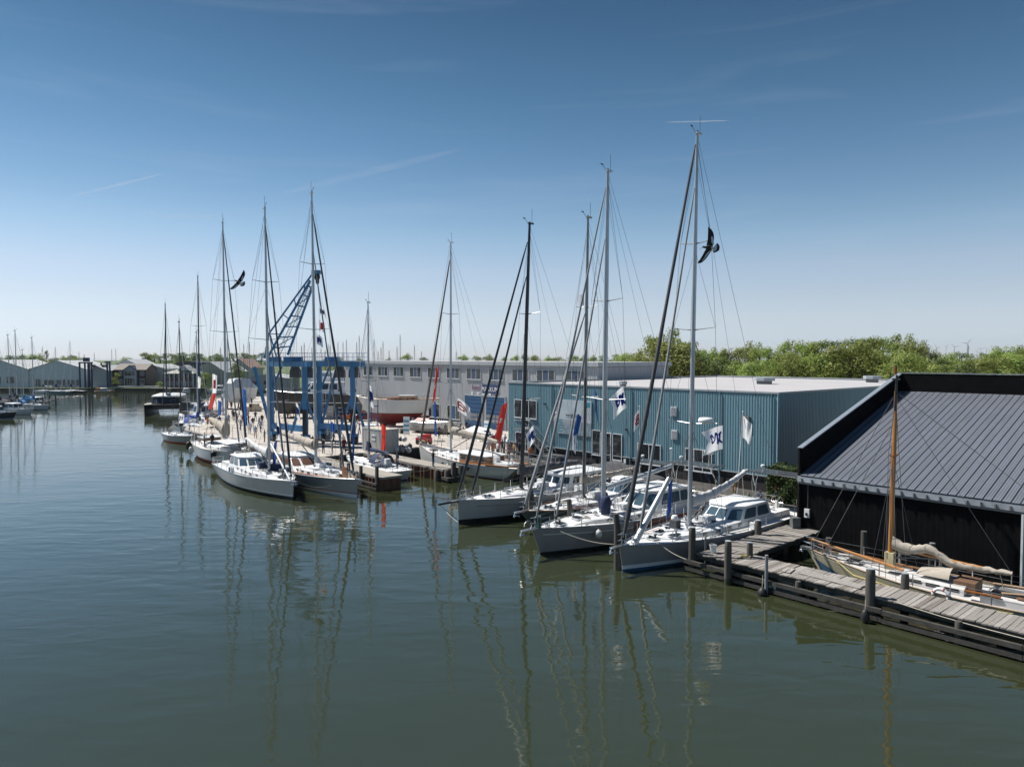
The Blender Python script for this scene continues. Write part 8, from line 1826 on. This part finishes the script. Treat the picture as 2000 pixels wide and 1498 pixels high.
TP = [tree_proto(1, 14, 9, 26, 5200, L_A), tree_proto(2, 15, 8, 22, 4200, L_A, slim=.8), tree_proto(3, 12, 10, 26, 5200, L_A, .15), tree_proto(4, 16, 8.5, 18, 3000, L_B, .25), tree_proto(5, 11, 9, 26, 5200, L_B, .1), tree_proto(6, 13, 6, 16, 2800, L_A, .2), tree_proto(7, 16, 9, 13, 1500, L_A, .3)]
TH = [14, 15, 12, 16, 11, 13, 16]
def tree(label, p, h, k, rz=0.0, wide=1.0, group=None, name='tree'):
    s = h / TH[k] * 1.05; r = thing(name, label, 'tree', p, rz, group); c = ob('crown', TP[k][0], r); t = ob('trunk', TP[k][1], r)
    for o in (c, t): o.scale = (s * wide, s * wide, s)
prof = [(1215, 692), (1250, 690), (1270, 668), (1295, 650), (1330, 655), (1365, 683), (1400, 690), (1440, 688), (1478, 682), (1500, 676), (1560, 672), (1590, 682), (1613, 661), (1640, 678), (1672, 653), (1700, 660), (1725, 676), (1750, 662), (1785, 668), (1815, 690), (1850, 692), (1890, 696), (1915, 690), (1945, 677), (1975, 672), (2010, 676), (2080, 670)]
def prof_y(px):
    for (a, ya), (b, yb) in zip(prof, prof[1:]):
        if a <= px <= b: return ya + (yb - ya) * (px - a) / (b - a)
    return 690
rg = random.Random(5); px = 1222.0; cnt = 0
lab_k = ['leafy spring-green tree', 'tall loose tree', 'broad bushy tree', 'dark green tree', 'low dark rounded tree', 'slim pale green tree', 'thin-crowned open tree']
def lab_t(k, row): return '%s %s from the left in the %s row behind the halls' % (nth((k, row)), lab_k[k], row)
while px < 2090:
    Y = rg.uniform(128, 165); top = D(px, prof_y(px) - 8 + rg.uniform(-7, 13), Y); k = rg.choice([0, 1, 2, 0, 5, 3, 2])
    if 1290 < px < 1310: k = 6
    tree(lab_t(k, 'main'), (top.x, Y, QZ), top.z - QZ, k, rg.uniform(0, 6.28), rg.uniform(.85, 1.15), 'tree row behind the halls'); px += rg.uniform(17, 30)
px = 1225.0
while px < 2090:                                   # a lower second row that closes the gaps
    Y = rg.uniform(112, 126) if px > 1420 else rg.uniform(122, 130); top = D(px, min(710, prof_y(px) + rg.uniform(8, 26)), Y); k = rg.choice([2, 4, 2, 0])
    tree(lab_t(k, 'low front'), (top.x, Y, QZ), top.z - QZ, k, rg.uniform(0, 6.28), rg.uniform(1.0, 1.3), 'tree row behind the halls'); px += rg.uniform(24, 36)
px = 1190.0
while px < 2100:
    Y = rg.uniform(190, 300); top = D(px, prof_y(px) + rg.uniform(14, 26), Y); k = rg.choice([3, 4, 0])
    tree(lab_t(k, 'far'), (top.x, Y, QZ), top.z - QZ, k, rg.uniform(0, 6.28), 1.3, 'tree row behind the halls'); px += rg.uniform(26, 44)
labf = 'distant %s tree on the horizon beyond the basin'
for px, py, Y, k, wd in [(90, 683, 300, 3, .45), (-5, 696, 330, 4, 1.2), (20, 694, 340, 4, 1.3), (42, 693, 330, 4, 1.2), (62, 692, 320, 2, 1.2), (76, 692, 320, 0, 1), (104, 699, 310, 4, 1.3), (122, 696, 330, 0, 1.3), (140, 694, 335, 4, 1.3), (152, 697, 330, 2, 1.0), (246, 697, 310, 2, .9), (284, 689, 300, 1, 1.1), (292, 694, 310, 4, 1.0)]:
    t = D(px, py, Y); tree('%s ' % nth(('hf', k)) + labf.replace('distant ', '').replace('on the horizon beyond the basin', 'from the left beyond the far sheds') % ['pale green', 'willow-like', 'bushy', 'dark poplar', 'rounded dark', 'slim', 'open'][k], (t.x, Y, QZ), t.z - QZ, k, px, wd, 'trees beyond the far bank')
for px in range(302, 520, 11):
    Y = rg.uniform(380, 470); t = D(px, rg.uniform(688, 699), Y); tree('%s hazy dark tree from the left beyond the far bank barns' % nth('hz'), (t.x, Y, QZ), max(3, t.z - QZ), rg.choice([3, 4, 0]), px, rg.uniform(.9, 1.6), 'hazy trees beyond the far bank')
for px, py in ((645, 697), (662, 698), (700, 699), (760, 699), (797, 691), (828, 698), (905, 693), (930, 695), (955, 693), (985, 697), (1010, 694), (1025, 691), (1045, 694), (1072, 696), (1090, 697), (1118, 693), (1138, 696), (1160, 695), (1180, 694), (1205, 692), (1224, 690)):
    Y = rg.uniform(330, 420); t = D(px, py, Y); tree('%s small green tree from the left above the grey hall roof' % nth('sg'), (t.x, Y, QZ), max(3, t.z - QZ), rg.choice([0, 2, 4]), px, rg.uniform(.9, 1.5), 'small trees above the grey hall roof')
t = D(461, 709, 190); tree('dark green tree behind the shrink-wrapped boat', (t.x, 190, QZ), t.z - QZ, 4, 1, .85)
t = D(401, 727, 230); tree('brownish bushy tree before the olive barn', (t.x, 230, QZ), t.z - QZ, 2, 1, 1.0)
t = D(226, 728, 256); tree('pale green tree before the dark red house', (t.x, 256, QZ), t.z - QZ, 0, 2, .95)
t = D(312, 745, 255); tree('small yellow-green bush beside the dark red house', (t.x, 255, QZ), t.z - QZ, 2, 2, 1.5)
t = D(491, 693, 320); tree('slim tree on the horizon left of the lift', (t.x, 320, QZ), t.z - QZ, 5, 2, .6)
# leafy hedge in the corner of the hall and the shed
def hedge():
    c = AB(33.6, -2.2, QZ); r = thing('hedge', 'dense dark green ivy hedge between the blue-green hall and the black shed', 'hedge', c, HU); lm = MB(); rg = random.Random(9)
    for i in range(9000):
        x, y, z = rg.uniform(0, 4.6), rg.uniform(-.8, 1.6), 2.9 * rg.random() ** .8
        bulge = .25 * noise.noise(Vector((x * 1.1, y, z * 1.1))); s = rg.uniform(.07, .17); y = -.8 + bulge if rg.random() < .6 else y
        z = min(z, 2.6 + .5 * noise.noise(Vector((x * .8, y, 3)))); n = Vector((rg.gauss(0, .6), rg.gauss(-.6, .5), rg.gauss(.5, .5))).normalized(); t = n.orthogonal().normalized(); t = Matrix.Rotation(rg.uniform(0, 6.28), 3, n) @ t; b = n.cross(t); q = Vector((x, y, z))
        lm.add([q - t * s, q + b * s * .7, q + t * s, q - b * s * .7], [(0, 1, 2, 3)])
    me = bpy.data.meshes.new('foliage'); me.from_pydata(lm.v, [], lm.f); me.materials.append(L_C); stuff(ob('foliage', me, r))
    m = MB(); 
    for k in range(7): m.path([(.3 + k * .65, .3, 0), (.35 + k * .6, .1, 1.2), (.3 + k * .66, .2, 2.2)], [.05, .035, .015], 5)
    m.build('stems', M_bark, r)
hedge()
# masts of the marina behind the grey hall
M_dm = mat('distant_mast', (.22, .23, .25), .5, .2); M_dmb = mat('distant_wood_mast', (.14, .10, .075), .6)
def mast_only(px, py, Y, r_, mt, lab, grp):
    t = D(px, py, Y); rr = thing('yacht_mast', lab, 'mast', (t.x, Y, QZ), 0, grp); h = t.z - QZ
    m = MB(); m.tube((0, 0, 0), (0, 0, h), r_, r_ * .7, 6); m.build('spar', mt, rr)
    for sd in (-1, 1): m = MB(); m.tube((0, 0, h * .6), (sd * .7, 0, h * .6), .03, n=4); m.build('spreader', mt, rr); m = MB(); m.path([(sd * 1.3, 0, 0), (sd * .7, 0, h * .6), (0, 0, h)], .012, 3); m.build('shroud', M_wire, rr)
for k, (px, py) in enumerate(sorted([(476, 672), (568, 673), (589, 675), (594, 670), (609, 678), (627, 679), (641, 672), (644.5, 674), (660, 668), (670, 668), (676.5, 663), (696.5, 668), (701.5, 656), (730.5, 663), (738.5, 686), (744, 678), (748, 667), (760, 684), (775.5, 677), (781.5, 654), (809.5, 674), (823, 686), (891, 687), (652, 682), (635, 684)])):
    mast_only(px, py, rg.uniform(170, 230), .10, M_dm if k % 3 else M_dmb, '%s thin bare mast from the left behind the grey hall roof' % nth('gm'), 'masts behind the grey hall')
for px, py in ((154, 687), (184, 689), (218, 682), (226, 681), (431, 679), (444, 663), (487, 668)): mast_only(px, py, rg.uniform(300, 330) if px < 300 else 180, .11, M_dm, '%s thin bare mast from the left behind the far bank roofs' % nth('fm'), 'masts behind the far bank')
mast_only(719.5, 632, 78, .10, M_dmb, 'dark wooden mast rising beside the small white yacht mast', None)
mast_only(1891, 676, 175, .12, M_dm, 'pale mast standing among the trees above the black shed', None)
# wind turbines
for k, (px, py, s, a) in enumerate([(1864, 678, 1.0, .3), (1889, 671, 1.25, .9), (1829, 679, .9, .1), (1815, 680, .7, .6), (1848, 677, .7, .8), (1915, 682, .8, .4), (1927, 683, .75, .2), (1908, 685, .6, 1.0)]):
    Y = 6200 / s; t = D(px, py, Y); r = thing('wind_turbine', 'tiny %s wind turbine on the horizon above the trees' % ['white', 'tall', 'pale', 'leftmost', 'small', 'faint', 'rightmost', 'smallest'][k], 'wind turbine', (t.x, Y, 0)); mw = mat('turbine_grey', (.42, .46, .5), .5)
    m = MB(); m.tube((0, 0, 0), (0, 0, t.z), 2.6, 1.5, 8); m.build('tower', mw, r); m = MB(); m.box((0, 1, t.z), (3, 8, 3.2)); m.build('nacelle', mw, r)
    for j in range(3):
        an = a + j * 2.094; m = MB(); m.loft([[Vector((math.cos(an) * d + math.sin(an) * e * c, -4.5, t.z + math.sin(an) * d - math.cos(an) * e * c)) for e in (-1, 1)] + [Vector((math.cos(an) * d + math.sin(an) * c, -3.8, t.z + math.sin(an) * d - math.cos(an) * c))] for d, c in ((1, 1.0), (12, 1.9), (42, .5))]); m.build('blade', mw, r)
# ------------------------------------------------------------------ birds
def bird(label, px, py, Y, mirror=1, sc=1.0, flap=None):
    """an oystercatcher in a banked turn; built in the plane of its wings"""
    c = D(px, py, Y); r = thing('oystercatcher', label, 'bird', c); k = sc * 15 / 1388 / 14.98
    mb_, mw_, mr_ = mat('bird_black', (.014, .012, .012), .7, var=.2, scale=30), mat('bird_white', (.62, .63, .66), .7), mat('bird_bill', (.45, .07, .03), .5)
    def q(x, y, d=0.0): return Vector(((x - 680) * k, d * .001 * sc, -(y - 800) * k))
    # body: lofted along its axis
    rings = []
    ax = [((470, 800), 8), ((490, 790), 26), ((520, 788), 33), ((555, 800), 30), ((600, 795), 44), ((660, 790), 58), ((730, 805), 50), ((790, 828), 30), ((830, 840), 14)]
    for (x, y), rr in ax: rings.append([q(x, y) + Vector((0, math.cos(a * math.pi / 5) * rr * k * .8, math.sin(a * math.pi / 5) * rr * k)) for a in range(10)])
    m = MB(); m.loft(rings); 
    for i in range(len(m.f)):
        xs = sum(m.v[j][0] for j in m.f[i]) / len(m.f[i]); m.m[i] = 1 if xs > .03 * sc else 0
    m.build('body', [mb_, mw_], r, 1.2)
    m = MB(); m.tube(q(478, 803), q(378, 866), 8 * k, 3 * k, 6); m.build('bill', mr_, r)
    U1 = [(600, 742), (640, 560), (655, 380), (668, 185), (700, 215), (755, 262), (800, 340), (825, 430), (822, 560), (805, 700), (780, 770), (700, 800)]
    L1 = [(592, 830), (545, 920), (490, 1030), (420, 1150), (348, 1245), (440, 1252), (520, 1205), (600, 1120), (670, 1020), (720, 940), (765, 870), (720, 840)]
    Wu = [(745, 470), (735, 540), (742, 640), (790, 730), (818, 715), (812, 600), (790, 500)]; Wl = [(745, 880), (680, 910), (600, 985), (545, 1090), (480, 1180), (500, 1185), (590, 1080), (690, 960)]
    for poly, bar, sg in ((U1, Wu, 1), (L1, Wl, -1)):
        def dd(p): return (abs(p[1] - 800) / 10) ** 1.35 * .28
        m = MB(); n = len(poly); vs = [q(*p, d=dd(p)) for p in poly] + [q(*p, d=dd(p) + 6) for p in poly]
        m.add(vs, [tuple(range(n)), tuple(range(2 * n - 1, n - 1, -1))] + [(i, (i + 1) % n, n + (i + 1) % n, n + i) for i in range(n)]); w = m.build('wing', mb_, r)
        for off in (-2, 8):
            m = MB(); m.add([q(*p, d=dd(p) + off) for p in bar], [tuple(range(len(bar)))]); m.build('wing_bar', mw_, w)
    T = [(800, 790), (880, 700), (900, 720), (905, 800), (880, 890), (800, 930), (770, 900), (790, 850)]; Tb = [(880, 690), (920, 680), (965, 730), (985, 800), (965, 890), (900, 930), (840, 955), (785, 945), (800, 928), (880, 888), (905, 800), (900, 720)]
    m = MB(); m.slab([q(*p) for p in T], (0, 1, 0), .004 * sc); tl = m.build('tail', mw_, r); m = MB(); m.slab([q(*p) for p in Tb], (0, 1, 0), .004 * sc); m.build('tail_band', mb_, tl)
    if mirror != 1: r.rotation_euler = (0, mirror, 0)
    return r
bird('black and white wading bird flying past the tallest near mast', 1340 + 680 / 14.98, 430 + 800 / 14.98, 15.0)
b2 = bird('smaller black and white wading bird flying past the left mast', 466.5, 551, 24.0, R(20), 1.0)
# contrails: thin ice trails at cruising height, kilometres away
def contrail(label, p0, p1, w, alpha):
    m = bpy.data.materials.new('ice_trail'); m.use_nodes = True; n, l = m.node_tree.nodes, m.node_tree.links; n.remove(n['Principled BSDF'])
    d = n.new('ShaderNodeBsdfTranslucent'); d.inputs[0].default_value = (.9, .9, .9, 1); df = n.new('ShaderNodeBsdfDiffuse'); df.inputs[0].default_value = (.9, .9, .9, 1); ad = n.new('ShaderNodeMixShader'); tr = n.new('ShaderNodeBsdfTransparent'); mxs = n.new('ShaderNodeMixShader')
    tc = n.new('ShaderNodeTexCoord'); nt = n.new('ShaderNodeTexNoise'); nt.inputs['Scale'].default_value = 6; l.new(tc.outputs['Generated'], nt.inputs[0]); mr = n.new('ShaderNodeMapRange'); mr.inputs[1].default_value = .3; mr.inputs[2].default_value = .7; mr.inputs[3].default_value = alpha * .3; mr.inputs[4].default_value = alpha; l.new(nt.outputs[0], mr.inputs[0])
    l.new(df.outputs[0], ad.inputs[1]); l.new(d.outputs[0], ad.inputs[2]); l.new(mr.outputs[0], mxs.inputs[0]); l.new(tr.outputs[0], mxs.inputs[1]); l.new(ad.outputs[0], mxs.inputs[2]); l.new(mxs.outputs[0], n['Material Output'].inputs[0])
    a, b = D(*p0, 24000), D(*p1, 24000); K = 8; mb = MB(); mb.path([a.lerp(b, k / K) for k in range(K + 1)], [w * .2] + [w * (.5 + .5 * math.sin(math.pi * k / K)) for k in range(1, K)] + [w * .15], 8); o = mb.build('contrail', m); tag(o, label, 'contrail')
contrail('short bright contrail beside the tallest masthead', (1300, 239.5), (1425, 236), 20, .3)
contrail('faint slanting contrail in the left half of the sky', (138, 384), (318, 340), 40, .14)
contrail('wide faint contrail above the silver yacht masts', (545, 380), (900, 292), 110, .05)
contrail('faint level contrail in the left sky', (270, 420), (430, 425), 70, .08)

# ------------------------------------------------------------------ the air
hm = bpy.data.materials.new('thin_haze'); hm.use_nodes = True; hn, hl = hm.node_tree.nodes, hm.node_tree.links; hn.remove(hn['Principled BSDF'])
pv = hn.new('ShaderNodeVolumePrincipled'); pv.inputs['Color'].default_value = (0.80, 0.88, 0.97, 1); pv.inputs['Density'].default_value = 0.00004; pv.inputs['Anisotropy'].default_value = 0.2
hl.new(pv.outputs[0], hn['Material Output'].inputs['Volume'])
mb = MB(); mb.prism([(-11100, -130), (11100, -130), (11100, 12100), (-11100, 12100)], -3.0, 260.0); stuff(mb.build('haze', hm))
